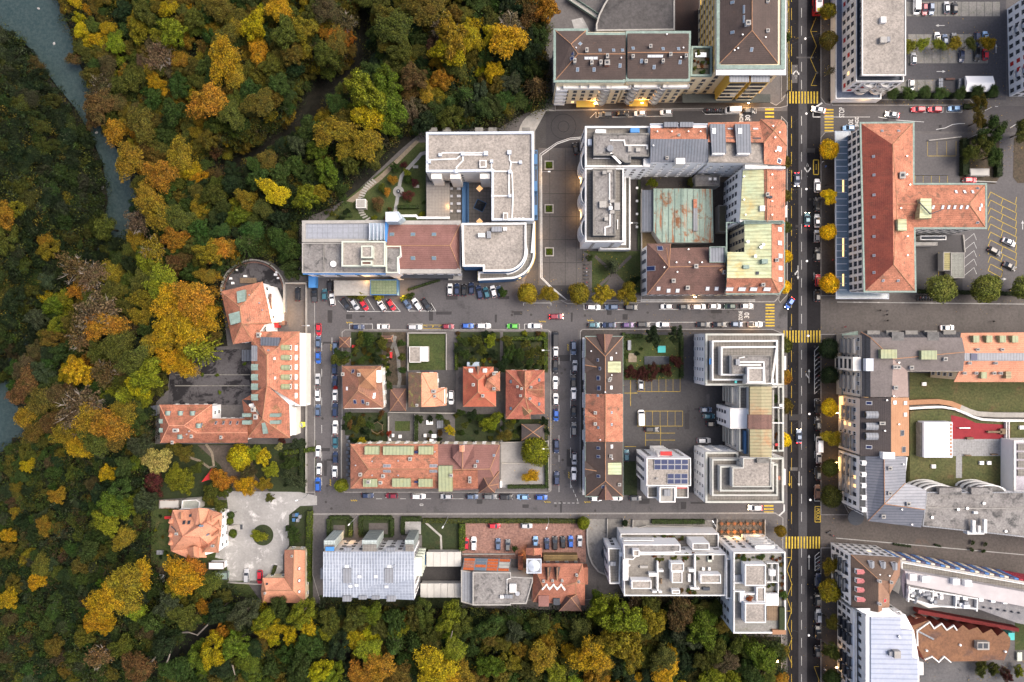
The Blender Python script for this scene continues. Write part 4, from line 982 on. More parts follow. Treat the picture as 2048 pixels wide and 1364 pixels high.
b.roof(dict(a=(1420,494,16.4),b=(1450,494,16.4),c=(1450,524,16.8),d=(1420,524,16.8)),['abcd'],METAL_D,'flat_dormer',1.5,caps=False); b.border([(1419,493),(1451,493),(1451,525),(1419,525)],16.9,1.5)
b.roof(dict(a=(1436,540,16.4),b=(1451,530,16),c=(1451,552,15.6),d=(1440,540,17.4)),['abd','bcd','cad'],T_TAN,'gable',caps=False)
# courtyard hall
b=Bld('low courtyard hall with a rust-streaked green copper roof',1367,430,'hall','hall')
out=[(1307,377),(1425,378),(1427,485),(1322,485),(1307,462)]
b.walls(inwall(out,6,.3),0,5.8,GREYW)
b.roof(dict(a=(1307,377,6),b=(1367,377,7.6),c=(1425,378,6),d=(1427,485,6),e=(1368,485,7.6),f=(1322,485,6.3),g=(1307,462,6)),['abefg','bcde'],COPPER_R,caps=False)
for i in range(9):
    m=MB(); 
    for (xa,ya,za),(xb,yb,zb) in (((1313+i*12.4,378,0),(1313+i*12.4,484,0)),):
        zz=6.05+1.6*(1 - abs(xa - 1367)/60)
        y0=ya; y1=yb - (max(0,1322 - xa)*1.4); p,q=P(xa,y0,zz),P(xa,y1,zz); m.box(((p.x+q.x)/2,(p.y+q.y)/2,zz+.04),(.1,abs(p.y - q.y),.12))
    b.part('roof_seam',m,COPPER_T)
b.box('rooflight_strip',1387,398,1395,462,6.4,7.6,METAL_G); b.box('orange_rooflight',1387,398,1394,416,7.6,7.75,T_ORANGE)
m=MB(); b.border([(1307,377),(1425,378),(1427,485),(1322,485),(1307,462)],6.0,1.3)
b.roof(dict(a=(1284,380,4.4),b=(1306,380,4.9),c=(1306,463,4.9),d=(1284,463,4.4)),['abcd'],METAL_D,'lean_to_roof',.3); b.walls(inwall([(1285,381),(1306,381),(1306,462),(1285,462)],4.5,.1),0,4,GREYW)
for k,(x0,y0,x1,y1,z) in enumerate(((1391,350,1440,372,5),(1437,410,1457,464,4))):
    b=Bld(('small flat-roofed annex with two rooflights north-east of the copper hall','small flat-roofed annex wedged east of the copper hall')[k],(x0+x1)/2,(y0+y1)/2,'annex','annex')
    b.flat(rect(x0,y0,x1,y1),z,0,GREYW,GRAVEL_D if k == 0 else surf('mossy_felt',(.085,.08,.05),(.06,.055,.04),.3),CONC_D,.35,.3)
    if k == 0: b.sky([(1420,358),(1430,358)],1,.9,LAMP_W)
sheet('brick_yard',[(1284,464),(1306,464),(1320,486),(1318,498),(1284,500)],.02,surf('yellow_concrete',(.24,.17,.09),(.17,.125,.07),.3))

# ================================================================== HOSPITAL
b=Bld('large L-shaped hospital wing with gravel roofs, white ducts and a rounded south-east corner',1000,400,'hospital','hospital')
L1=[(852,264),(1067.5,262.5),(1068.5,441),(983,441),(983,342.5),(902,344),(852,344)]
b.flat(L1,15,0,WHITE2,GRAVEL,PAR_B,.8,.7,win=5.5,style='d',fh=3.2,size=(.7,.9))
arc=lambda cx,cy,r,a0,a1,n=8: [(cx+r*math.cos(R(a0+(a1 - a0)*i/n)),cy+r*math.sin(R(a0+(a1 - a0)*i/n))) for i in range(n+1)]
L2=[(923,446),(1053,445)]+arc(1012,502,41,0,90)+[(966,543),(966,533),(925,533)]
b.flat(L2,15.6,4,BLUE,GRAVEL,PAR_W,.8,.6)
L3=[(1040,443),(1070,443),(1070,506)]+arc(1018,506,52,0,88)+[(956,561),(956,543),(1012,543)]+arc(1008,502,44,80,0) 
b.flat(L3,10,0,BLUE,DECK,PAR_W,1,.6)
b.border([(1040,443),(1071,443),(1071,506)]+arc(1018,506,53.5,0,88)+[(955,562),(955,543),(1012,543)]+arc(1008,502,44,80,0),6.8,1.2,YELLOW,'yellow_fascia',.6)  # plain yellow band, the lit look is in its colour
for d_ in ([(880,309),(886,306),(925,306)],[(925,306),(971,306)],[(926,310),(971,310)],[(858,320),(913,318),(924,309)],[(926,312),(926,321),(913,335),(913,342)],[(1019,306),(1019,320),(1022,325),(1020,343)],[(1041,325),(1022,325)],[(983,322),(983,337),(990,343),(1020,343)],[(1018,345),(1018,391)],[(1024,345),(1026,391),(1024,440)],[(985,391.8),(1020,392)]): b.duct(d_,14.25)
for x,y,s_ in ((880,309,3),(858,323,3),(925,307,3.5),(971.6,306,4),(912.5,342,3.5),(1018.7,304,4),(1041,324,3),(983,322,3),(1020,343,3.5),(1020,391,3),(985,392,2.5)): b.box('ventilation_unit',x - s_,y - s_,x+s_,y+s_,14.2,15.4,PAR_B)
for (x0,y0,x1,y1) in ((959,320,973,335),(1006,425,1016,440)):
    b.box('rooflight_frame',x0,y0,x1,y1,14.2,15.3,PAR_W); b.box('rooflight_glass',x0+2,y0+2,x1 - 2,y1 - 2,15.3,15.36,GRAVEL)
b.box('ventilation_unit',983,453,1004,463,14.8,16.4,METAL_G); b.box('ventilation_unit',1006,454,1014,461,14.8,15.8,PAR_W); b.box('ventilation_unit',956,466,970,474,14.8,16,PAR_W); b.box('ventilation_unit',974,462,982,476,14.8,16,METAL_G)
for i in range(3): b.box('ventilation_cap',1028+i*8,435,1033+i*8,438,14.2,14.8,PAR_W)
for x in (866,893,958,985,1052): b.box('wall_niche',x - 8,255,x+8,263,3,8,CONC_D)
for x in (862,900,960): 
    m=MB(); p=P(x,344,15); m.box((p.x+(1.5),p.y - .9,7.5),(3.2,1.6,12)); b.part('projecting_bay',m,WHITE2)
for y in (318,372,420): b.box('blue_bracket',1067,y - 10,1075,y+10,1.0,8,BLUE) 
m=MB(); b.border([(1069,300),(1075,300),(1075,440),(1069,440)],6,1.4,BLUE,'blue_frame',.4)
sheet('hospital_terrace',rect(852,350,985,446),.4,surf('terrace_paving',(.17,.155,.14),(.12,.11,.10),.3,fine=1.4,fa=.15,grid=(1.2,.35)))
b.box('podium',853,365,899,433,.3,4,surf('podium_paving',(.26,.235,.21),(.21,.19,.17),.3,fine=1.4,fa=.12,grid=(1.0,.25)))
b.box('blue_channel',924,364,934,446,.4,1.4,BLUE); b.box('blue_edge',935,364,937,446,.4,3,BLUE)
def pyramid(px,py,s_,z0,h,mat,label,rot=0):
    mb_=MB(); c=P(px,py,z0); r_=s_*K
    for k,(rr,mm,dz) in enumerate(((1.12,0,0),(1,1,.05))):
        V=[(c.x+r_*rr*math.cos(R(rot+90*i)),c.y+r_*rr*math.sin(R(rot+90*i)),z0+dz) for i in range(4)]+[(c.x,c.y,z0+dz+(h if mm else .1))]
        mb_.mat(mm).add(V,[(0,1,4),(1,2,4),(2,3,4),(3,0,4)])
    single('glass_pyramid',mb_,[BLUE,mat],label,'rooflight','pyramid rooflights of the hospital court')
LIT=plain('lit_rooflight',(.7,.55,.35),.4,0,.3,(1,.55,.22),.55)
for i,y in enumerate((349,377,443)): pyramid(959,y,7,.45,1.4,LIT,'amber lit pyramid rooflight in the hospital courtyard')
pyramid(960,411,13,.45,3.2,GLASS,'large dark blue glass pyramid rooflight in the hospital courtyard',20)
for i in range(4):
    for s_ in (0,1):
        px,py=(902+s_*16,378+i*15); mb_=MB(); c=P(px,py,.42); mb_.box((c.x,c.y,.75+.42),(1.3,.8,.06))
        for q in (-1,1):
            for u in (-1,1): mb_.box((c.x+q*.5,c.y+u*.3,.78),(.06,.06,.7))
        single('terrace_table',mb_,STEEL,'grey table in the hospital courtyard','table','courtyard tables')
# west wing
b=Bld('long hospital wing with grey metal, gravel and red-brown tiled roofs above the parking',760,500,'hospital','hospital')
b.flat([(604,441),(772,440),(772,484),(604,484)],13,0,GREYW,surf('zinc_roof',(.27,.285,.32),(.23,.245,.275),.4,fine=1.5,fa=.08,grid=(1.6,.2)),CONC,.5,1.0)
b.flat([(604,485.5),(684,485.5),(684,533),(771,533),(771,546),(604,546)],14,0,WHITE,GRAVEL_D,CONC,.3,.3,win=6,style='d')
b.border([(606,546.5),(771,546.5),(771,549),(606,549)],13,1.2,BLUE_L,'blue_fascia',.4)
b.flat([(683,482),(770.5,482),(770.5,533),(683,533)],17,13,PAR_G,GRAVEL,PAR_G,.4,.45)
b.flat([(722,491),(745,491),(745,516),(722,516)],19.5,16,PAR_G,GRAVEL,PAR_G,.4,.4); b.flat([(722,521),(744,521),(744,531),(722,531)],18.5,16,PAR_G,T_RBROWN,PAR_G,.4,.4)
b.flat([(771.5,491.5),(802,491.5),(802,512),(796,516),(796,546),(771.5,546)],15.6,0,WHITE,GRAVEL_D,PAR_G,.5,.35)
m=MB(); c=P(667,528,14); m.tube([(c.x,c.y,13.7),(c.x,c.y,14.4)],.95,16); b.part('round_rooflight',m,LAMP_W)
b.box('expansion_joint',646,486,648,545,13.7,13.95,CONC_D)
b.walls(inwall([(774,441),(921,441),(921,547),(774,547)],12,.2),0,11.6,WHITE,3,'d',fh=3.2)
b.roof(dict(a=(774,449,12),b=(920,449,12),c=(900,491,15.5),d=(774,491,15.5),e=(920,538,12),f=(774,538,12)),['abcd','bce','dcef'],T_MAUVE)
b.border([(772,441),(922,441),(922,547),(772,547)],12.05,8,CONC,'parapet',.9)
b.sky([(784,469),(826,469),(868,469),(826,516),(868,516)],1.4,1.2,GLASS_B,COPPER_T)
b.roof(dict(a=(738,446,14.8),b=(770,446,14.8),c=(770,480,13.5),d=(738,480,13.5)),['abcd'],GLASS_P,'glazed_roof',.3)
for i in range(5): b.box('glazing_bar',738+i*7.6,446,739+i*7.6,480,13.4,14.9,PAR_B)
b.flat([(771,424),(797,423),(804,436),(795,443),(771,443)],18,0,surf('pale_blue_glass_wall',(.42,.52,.56),(.36,.46,.5),.3),surf('pale_blue_roof',(.42,.50,.52),(.5,.56,.56),.3),PAR_B,.3,.3)
b.box('blue_pipe',770,444,774,484,12,15,BLUE_L); b.duct([(800,432),(832,432),(836,436),(898,436)],8,'white_beam',.7,.6,PAR_W)
b.box('entrance_roof',897,547,924,560,2.2,3.2,CONC)
b.flat(rect(668,561,742,591),3.4,0,GREYW,CONC,CONC,.2,.3); b.flat(rect(740,559,795,590),4.4,0,BLUE,surf('green_glass_canopy',(.12,.16,.09),(.17,.20,.12),.3,grid=(1,.3)),BLUE,.15,.25)
b.box('blue_container',617,552,631,575,0,3,BLUE_L); b.box('stair_slab',800,548,905,556,0,6,DARKW)
m=MB(); a=P(795,546,13); m.add([P(772,548,13),P(797,546,13),P(808,560,0),P(796,560,0)],[(0,1,2,3)]); b.part('slanted_wall',m,PAR_W)
b=Bld('small white pavilion in the hospital garden',722,405,'pavilion','pavilion')
b.flat(rect(712,398,731,416),3,0,WHITE2,CONC,PAR_W,.1,.2)
# wall between drive and parking
mb_=MB(); 
for a,c in (((614,566),(614,985)),): p,q=P(*a),P(*c); mb_.box(((p.x+q.x)/2,(p.y+q.y)/2,.6),(.3,abs(p.y - q.y),1.3))
single('garden_wall',mb_,CONC,'long pale wall between the school and the west street','wall')
mb_=MB(); p,q=P(571,566),P(571,625); mb_.box(((p.x+q.x)/2,(p.y+q.y)/2,.8),(.5,abs(p.y - q.y),1.6)); p,q=P(571,567),P(614,567); mb_.box(((p.x+q.x)/2,(p.y+q.y)/2,.8),(abs(p.x - q.x),.5,1.6))
single('garden_wall',mb_,CONC,'pale angled wall beside the round school terrace','wall')

# ================================================================== SCHOOL AND WEST SIDE
b=Bld('orange tiled school house set at an angle below the round terrace',500,630,'school_house','school')
out=[(442,583),(525,563),(543,645),(528,650),(506,682),(466,688.5)]
b.walls(inwall(out,8,.4),0,7.9,WHITE,2.6,'w')
b.roof(dict(a=(442,583,8),b=(525,563,8),c=(543,645,8),d=(528,650,8),e=(506,682,8),f=(466,688.5,8),p=(480,614,12),q=(484,648,12)),['abp','bcqp','cdeq','efq','fapq'],T_ORANGE)
b.roof(dict(a=(473,583,11.6),b=(489,579,11.6),c=(490,602,12),d=(475,606,12)),['abcd'],COPPER_T,'roof_hatch',1.5,caps=False); b.roof(dict(a=(457,628,11.6),b=(479,622,11.8),c=(482,644,11.8),d=(461,650,11.6)),['abcd'],COPPER_T,'roof_hatch',1.5,caps=False)
b.vents([(520,606),(526,620),(500,590)])
b.flat([(527,571),(546,573),(561,606),(560,644),(546,645)],4,0,WHITE,PAR_W,PAR_W,.1,.2); b.flat([(531,649),(543,647),(545,662),(533,664)],5,0,WHITE,PAR_W,PAR_W,.1,.2)
b.box('brick_chimney_wall',538,587,541,620,4,5,T_RBROWN)
mb_=MB(); rr=65*K; c=P(508,584)
pts=[(c.x+rr*math.cos(R(a_)),c.y+rr*math.sin(R(a_))) for a_ in range(5,186,5)]
for r0,z1,mm in ((1,1.2,0),(.93,.5,1)):
    mb_.mat(mm)
    o_=[(c.x+(x - c.x)*r0,c.y+(y - c.y)*r0) for x,y in pts]; i_=[(c.x+(x - c.x)*(r0 - .035),c.y+(y - c.y)*(r0 - .035)) for x,y in pts]
    n_=len(o_); V=[(x,y,-1.5) for x,y in o_]+[(x,y,z1) for x,y in o_]+[(x,y,z1) for x,y in i_]+[(x,y,0) for x,y in i_]
    mb_.add(V,[f for k in range(n_ - 1) for f in ((k,k+1,n_+k+1,n_+k)[::-1],(n_+k,n_+k+1,2*n_+k+1,2*n_+k)[::-1],(2*n_+k,2*n_+k+1,3*n_+k+1,3*n_+k)[::-1])])
single('terrace_wall',mb_,[CONC,T_RBROWN],'round wall with a brick ledge around the school terrace','wall')
b=Bld('orange tiled school building with a row of arched green copper dormers along the west street',550,770,'school_building','school')
b.walls(inwall([(503,663),(599,663),(599,810),(580,812),(580,876),(495,876),(495,806),(503,805)],8,.4),0,7.9,WHITE,2.8,'w')
m=MB(); a=P(603,663,4); b.box('street_wing',590,666,612,812,0,5.5,WHITE2)
V=dict(a=(511,663,8),b=(599,663,8),c=(534,711,13),d=(534,771,13),e=(599,810,8),f=(503,805,8),g=(503,680,8))
b.roof(V,['abc','bedc','cdfg','gac'],T_ORANGE,mats=[0,0,0,0])
V=dict(d=(534,771,13.05),e=(578,809,8.1),h=(580,876,8),i=(525,838,12.6),j=(495,876,8),k=(484,800,8),l=(503,800,8))
b.roof(V,['dehi','hji','jki','klid'],T_ORANGE2)
b.roof(dict(a=(521,674,11.5),b=(560,675,11.5),c=(555,692,11.8),d=(521,691,11.8)),['abcd'],METAL_D,'flat_dormer',1.5,caps=False)
b.roof(dict(a=(503,691,9.6),b=(518,691,10),c=(518,722,10),d=(503,722,9.6)),['abcd'],METAL_G,'flat_dormer',1.2,caps=False)
b.dorm([(573,y) for y in (695,715,735,754,773)],90,1.7,2.9,1.3,COPPER,WHITE,True); b.dorm([(512,y) for y in (734,754,773,794)],-90,2.0,2.2,1.4,COPPER_T)
b.sky([(592,y) for y in (696,715,734,754,773,791)],1.6,.7,LAMP_W); b.sky([(549,717),(550,756),(537,701)],.7,.5)
for x0,y0,x1,y1 in ((536,827,559,834),(536,841,559,848),(484,827,501,834),(484,841,501,849)): b.box('flat_dormer',x0,y0,x1,y1,9.5,11.4,COPPER_T)
b.roof(dict(a=(523,846,11.8),b=(530,845,11.8),c=(535,867,10.8),d=(526,868,10.8)),['abcd'],COPPER_T,'flat_dormer',.8,caps=False); b.chim([(519,670),(513,833),(508,818)],1,1.4,1,WHITE2)
b.box('entrance_wall',581,815,592,870,0,5,WHITE2)
b=Bld('orange tiled school wing with round glass dormers reaching west to the wood',400,850,'school_wing','school')
b.walls(inwall([(321,810),(424,810),(424,838),(495,838),(495,884),(322,884)],8,.5),0,7.9,WHITE,2.8,'w')
V=dict(a=(319.5,809.5,8),b=(424,809,8),c=(424,837,8),d=(394,866,11.4),e=(368,851,12),f=(338,851,12),g=(321,885.5,8),h=(411,885.5,8),i=(495,837,8),j=(495,865,11.4),k=(495,885.5,8))
b.roof(V,['afg','abef','bcde','gfedh','cijd','djkh'],T_ORANGE2,ridge=T_PEACH)
b.dorm([(337,826),(362,826),(386,826)],180,1.5,1.4,1.0,COPPER_T,GLASS_B,True); b.dorm([(361,873),(398,851)],0,1.5,1.4,.9,COPPER_T,GLASS_B,True); b.dorm([(324,842),(324,860)],-90,1.4,1.2,.8,COPPER_T,GLASS_B)
b.chim([(353.5,860)],1.4,1,1,PAR_W); b.chim([(444,874),(385,872),(347,884)],.7,.9,.8,T_PEACH); b.vents([(380,862),(375,868)])
for x in (432,447,461,475): b.sky([(x,846)],.6,1.2,GLASS)
b=Bld('small slate-grey shed roof on the west gable of the school wing',306,830,'shed','shed')
b.roof(dict(a=(296,813,3),b=(314,810,3.6),c=(314,831,3.6),d=(300,832,3)),['abcd'],METAL_D); b.walls(inwall([(298,813),(313,811),(313,830),(301,830)],3,.1),-.5,2.7,GREYW)
for y0 in (749,771):
    mb_=MB(); p,q=P(350,y0,.2),P(500,y0+1,.2); mb_.box(((p.x+q.x)/2,(p.y+q.y)/2,.15),(abs(q.x - p.x),.3,.35))
    single('kerb_wall',mb_,CONC_D,'low concrete step across the dark school yard, %s of the two' % ('upper' if y0 < 760 else 'lower'),'step')

# villa
b=Bld('large villa with many peach-tiled gables and small turrets beside the gravel forecourt',395,1065,'villa','villa')
out=[(346,1021),(418,1019),(444,1027),(444,1063),(440,1104),(413,1107),(412,1113),(374,1113),(343,1102),(338,1060)]
b.walls(inwall([(344,1022),(443,1026),(441,1104),(412,1112),(374,1112),(342,1102)],7,.4),0,7.3,WHITE,2.7,'w',fh=3.1)
V=dict(a=(345,1020,7.5),b=(418,1019,7.5),c=(444,1027,7.5),d=(442,1061,7.5),e=(436,1105,7.5),f=(404,1095,7.5),g=(413,1115,7.5),h=(372,1115,7.5),i=(342,1102,7.5),j=(337,1062,7.5),p=(365,1073,13),q=(412,1044,13),r=(400,1074,11),s_=(0,0,0))
del V['s_']
b.roof(V,['abqp','bcq','cdq','drpq','der','efr','frpi','fghi','ijp','jap'],T_PEACH,ridge=T_ORANGE)
def gable(bb,pts,mat,**kw): bb.roof(dict(a=pts[0],b=pts[1],c=pts[2],d=pts[3],r=pts[4],s=pts[5]),['arsd','rbcs'],mat,'cross_gable',**kw)
gable(b,[(380,1018,9),(418,1018,9),(408,1046,12.4),(391,1050,12.4),(397,1016,12),(400,1048,12.9)],T_PEACH)
gable(b,[(357,1025,9.5),(367,1025,9.5),(367,1038,11),(357,1038,11),(362,1024,11),(362,1038,12)],T_PEACH); gable(b,[(418,1032,9.5),(428,1032,9.5),(428,1043,11),(418,1043,11),(423,1031,11),(423,1043,12)],T_PEACH)
b.roof(dict(a=(403,1096,8.2),b=(436,1072,8.2),c=(437,1105,8.2),d=(405,1105,8.2),p=(432,1090,11.3),q=(412,1097,11.3)),['abpq','bcp','cdqp','daq'],T_PEACH,'cross_gable')
b.roof(dict(a=(374,1096,8.2),b=(396,1094,8.2),c=(397,1116,8.2),d=(380,1116,8.2),p=(387,1093,11),q=(388,1112,10.6)),['apqd','pbcq','cdq'],T_PEACH,'cross_gable')
for y in (1045,1064): b.roof(dict(a=(424,y+8,9),b=(438,y - 5,9),c=(442,y+2,8.4),d=(441,y+9,8.4),p=(438,y+2,10.5),q=(425,y+8,10.9)),['aqpd','abpq','bcdp'],T_PEACH,'dormer_roof')
for y in (1043,1070,1086):
    m=MB(); c=P(342,y,8.4); ring_=[(c.x+.95*math.cos(6.2832*k/8),c.y+.95*math.sin(6.2832*k/8)) for k in range(8)]
    m.add([(x,y_,8.2) for x,y_ in ring_]+[(c.x,c.y,10.2)],[(k,(k+1) % 8,8) for k in range(8)]); m.mat(1).prism(ring_,0,8.2,top=False); b.part('turret',m,[T_PEACH,WHITE])
b.sky([(368,1045),(378,1045)],.8,1.2,GLASS,DARKW); b.sky([(401,1051),(406,1051)],.9,1.2,GLASS_B,DARKW); b.sky([(415,1062)],1.2,.8,LAMP_W); b.sky([(415,1069)],1.2,.8,GLASS_B,DARKW); b.sky([(367,1088),(371,1090),(381,1031)],.7,.9,GLASS,DARKW); b.chim([(356,1066),(428,1090)],.9,.6,1,T_TAN)
m=MB(); m.tube([P(343,1053,9.5),P(352,1061,10.2),P(356,1082,10)],.22); b.part('dark_gutter',m,DARKW)
for k in range(6):
    m=MB(); p=P(462+k*3.3,1055,0); m.box((p.x,p.y,(6 - k)*.15),(.6,2.0,(6 - k)*.3)); b.part('entrance_step',m,CONC)
b.box('stair_mat',479,1049,485,1059,.02,.1,DARKW)
b=Bld('L-shaped peach-tiled barn with three rooflights at the edge of the southern wood',580,1160,'barn','barn')
b.walls(inwall([(569,1100),(610,1101),(610,1205),(525,1205),(522,1183),(525,1156),(569,1156)],5,.3),0,4.9,CREAM,3,'w')
b.roof(dict(a=(569,1100,5),b=(588,1100,8.6),c=(610,1101,5),d=(610,1206,5),e=(525,1205,5),f=(522,1183,5),g=(525,1156,5),h=(569,1156,5),i=(586,1181,8.6),j=(532,1181,7.5)),['abih','bcdi','deji','efj','fgj','ghij'],T_PEACH)
b.sky([(598,1137),(598,1161),(598,1183)],1,.9,LAMP_W,DARKW); b.sky([(534,1168)],.6,.6,GLASS,DARKW); b.chim([(585,1111),(531,1185)],.5,.5,.7,PAR_W)
def shed(label,x0,y0,x1,y1,z,mat,wall=GREYW,name='shed',pyr=False,ridge=None):
    bb=Bld(label,(x0+x1)/2,(y0+y1)/2,name,name.replace('_',' '))
    bb.walls(inwall(rect(x0,y0,x1,y1),z,.3),0,z - .05,wall)
    cx,cy=(x0+x1)/2,(y0+y1)/2
    if pyr: bb.hip(rect(x0,y0,x1,y1),z,(cx,cy),(cx,cy),z+1.8,mat)
    elif ridge == 'h': bb.hip(rect(x0,y0,x1,y1),z,(x0+4,cy),(x1 - 4,cy),z+1.4,mat)
    elif ridge == 'v': bb.hip(rect(x0,y0,x1,y1),z,(cx,y0+8),(cx,y1 - 8),z+1.6,mat)
    else: bb.roof(dict(a=(x0,y0,z),b=(x1,y0,z),c=(x1,y1,z - .5),d=(x0,y1,z - .5)),['abcd'],mat)
    return bb
shed('small brown-roofed hut beside the villa forecourt',416,1124,448,1140,3,T_BROWN,WHITE,'hut')
shed('rusty corrugated shed north-west of the peach villa',318,1000,358,1017,2.6,surf('rusty_sheet',(.30,.29,.28),(.20,.11,.07),.5,fine=1.5,fa=.25,stripe=('x',1.6,.4)),GREYW)
bb=Bld('octagonal pale roof terrace on the north side of the peach villa',380,1009,'annex','annex'); bb.flat([(364,1001),(392,999),(400,1004),(398,1018),(362,1018)],4,0,WHITE2,surf('pale_terrace',(.33,.34,.30),None,.4),PAR_W,.5,.3)
shed('green-edged dark carport between the hut and the wood',430,1144,455,1160,2.2,DARKW,COPPER_T,'carport')
shed('small grey pump house roof in the soil bed near the post car park',1940,337,1979,352,2.5,CONC,GREYW,'pump_house')
bb=Bld('flat-roofed shelter with yellow ribs in the post service yard',1908,530,'shelter','shelter'); bb.flat([(1902,505),(1929,505),(1929,556),(1902,556)],3.2,0,GREYW,surf('dirty_sheet',(.22,.225,.20),(.17,.175,.155),.3,grid=(1.2,.2)),CONC,.1,.2); bb.flat([(1887,504),(1902,504),(1902,541),(1887,541)],3.0,0,GREYW,surf('yellow_sheet',(.30,.27,.13),(.22,.2,.1),.3,stripe=('y',.7,.4)),CONC,.1,.2)

# ================================================================== VILLAS IN THE CENTRAL BLOCK
b=Bld('square brown-orange tiled house with a raised pyramid tower roof, westernmost of the four garden villas',725,775,'villa','villa')
out=[(684,732),(762,732),(767,815.5),(686,817)]
b.walls(inwall([(684,732),(768,732),(768,822),(684,822)],7.5,.7),0,7.4,WHITE2,3,'w')
b.roof(dict(a=(684,732,7.5),b=(762,732,7.5),c=(767,815.5,7.5),d=(686,817,7.5),p=(721,757,11.5),q=(716,781,11.5)),['abp','bcqp','cdq','dapq'],surf('clay_tile_brown_orange',(.30,.13,.085),(.17,.095,.065),.3,spot=((.34,.20,.10),.3,.6,.8),stripe=('z',.3,.2),fa=.3))
b.roof(dict(a=(714,738,10.6),b=(752,738,10.6),c=(752,777.6,10.6),d=(714,777,10.6),r=(731,757.6,14)),['abr','bcr','cdr','dar'],surf('clay_tile_ochre',(.40,.21,.11),(.30,.14,.08),.3,stripe=('z',.3,.2),fa=.25),'tower_roof',.6)
b.box('roof_terrace',753,741,762,765,8,9.5,WHITE); b.chim([(687,748),(719,749)],.9,.9,.9,T_PEACH); b.sky([(706,743),(710,803),(726,803)],.9,1.6,SOLAR); b.sky([(748,791)],1.8,1,LAMP_W); b.sky([(694.5,777)],1.2,.9,LAMP_W); b.chim([(736,807)],.8,.8,.8)
b=Bld('gabled villa with half mossy grey and half orange tiles beside the walled lawn',855,780,'villa','villa')
b.walls(inwall([(817,745),(874,745),(875,776),(893,776),(893,811),(817,814)],7,.4),0,6.9,WHITE2,3,'w')
MOSSY=surf('clay_tile_grey_moss',(.30,.15,.10),(.15,.13,.08),.5,spot=((.34,.34,.09),.45,.55,.68),stripe=('z',.3,.16),fa=.35)
b.roof(dict(a=(817,745,7),b=(842.6,745,11),c=(843,814,11),d=(817,814.6,7)),['abcd'],MOSSY)
b.roof(dict(b=(843,745,11),e=(874,744.7,7),f=(875.5,776,7),g=(893,775,6.6),h=(893,811,6.6),i=(872,813,7),c=(843,814,11),j=(866,789,8.4)),['befj','bjc','fgj','ghj','hij','icj'],T_PEACH)
b.chim([(868,782)],1.2,1,1.2,PAR_W); b.chim([(834.5,810),(870,792)],.7,.7,.8,CONC)
b=Bld('red-orange tiled house with crossing gables, third of the four garden villas from the west',963,775,'villa','villa')
b.walls(inwall([(926,734),(987,734),(987,743),(1000,743),(1000,781),(992,783),(992,813),(926,813)],7,.4),0,6.9,CREAM,3,'w')
b.roof(dict(a=(926,733.5,7),b=(987,733.5,7),c=(987,744,7.6),d=(992,783,7),e=(992,813,7),f=(926,813.5,7),p=(956,761,11.6),q=(956,784,11.6)),['abp','bcp','cdqp','deq','efq','fapq'],surf('clay_tile_vermilion',(.50,.15,.085),(.34,.095,.06),.25,spot=((.22,.20,.08),.3,.62,.75),stripe=('z',.3,.16),fa=.25))
gable(b,[(966,742,8.2),(1000,742,7.4),(1000,782,7.4),(966,782,8.2),(978,760,12),(976,762,12)],T_ORANGE)
b.roof(dict(a=(965,757,8.8),b=(1000,743,8),c=(1000,782,8),d=(966,782,8.8),r=(975,759,12)),['abr','bcr','cdr','dar'],T_ORANGE,'cross_gable')
b.dorm([(942,741),(970,741)],180,1.4,1.3,.9,PAR_W); b.roof(dict(a=(949,734,9.5),b=(962,734,9.5),c=(956,750,11.4),d=(955.5,732,11.3)),['adc','dbc'],T_RBROWN,'dormer_roof'); b.chim([(966,791),(988,777),(988,747),(947,769)],.8,.8,1,CONC); b.box('glass_porch',934,724,958,733,0,4,GLASS_P)
b=Bld('mottled red tiled house with four crossing gables, easternmost of the garden villas',1050,790,'villa','villa')
b.walls(inwall([(1012,740),(1089,740),(1089,828),(1062,829),(1062,837),(1012,837)],7,.4),0,6.9,WHITE2,3,'w')
b.roof(dict(a=(1011.5,740,7),b=(1089,740,7),c=(1089.5,828,7),d=(1061,829,7),e=(1061,838,7),f=(1011.5,838,7),p=(1050,778,12),q=(1050,793,12)),['abp','bcqp','cdq','deq','efq','fapq'],surf('clay_tile_blotched',(.42,.14,.09),(.24,.085,.06),.45,spot=((.26,.24,.10),.3,.64,.76),stripe=('z',.3,.16),fa=.35))
for g_ in ([(1034,742,8.2),(1068,742,8.2),(1052,778,11.9),(1048,778,11.9),(1050,742,11),(1050,778,12)],[(1089,762,8),(1089,797,8),(1056,786,11.6),(1056,778,11.6),(1088,779,11),(1054,780,12)]): gable(b,g_,T_ORANGE2)
b.sky([(1022,763),(1078,760),(1078,808),(1022,817),],1.1,.9,GLASS_B,DARKW); b.chim([(1035,773),(1043,777),(1062,774),(1060,797),(1041,791)],.6,.6,.8,PAR_W)
gable(b,[(1034,813,8.5),(1047,806,8.5),(1066,822,8.2),(1050,832,8.2),(1041,808,10),(1058,827,9.5)],T_MOSS)
# sheds and garages of the gardens
shed('small pyramid-roofed garden house at the north-west street corner',678.5,674,700,695,3,T_RBROWN,WHITE2,'garden_house',True)
shed('small tiled shed on the north hedge of the first villa',762,671,786,684,2.6,T_RBROWN,GREYW,'shed',ridge='h')
shed('red-brown pyramid-roofed garage between the first two villas',780,777,812,822,3.2,T_RBROWN,GREYW,'garage',True)
shed('dark brown pyramid-roofed shed at the end of the gravel yard',1043,848,1089,881,3,T_DARK,GREYW,'shed',True)
bb=Bld('flat garage half gravel half white on the walled lawn',838,709,'garage','garage'); bb.flat(rect(818.6,693,841,725),3,0,GREYW,GRAVEL,PAR_W,.15,.2); bb.flat(rect(841.3,693,856.5,723),3,0,GREYW,PAR_W,PAR_W,.15,.2)
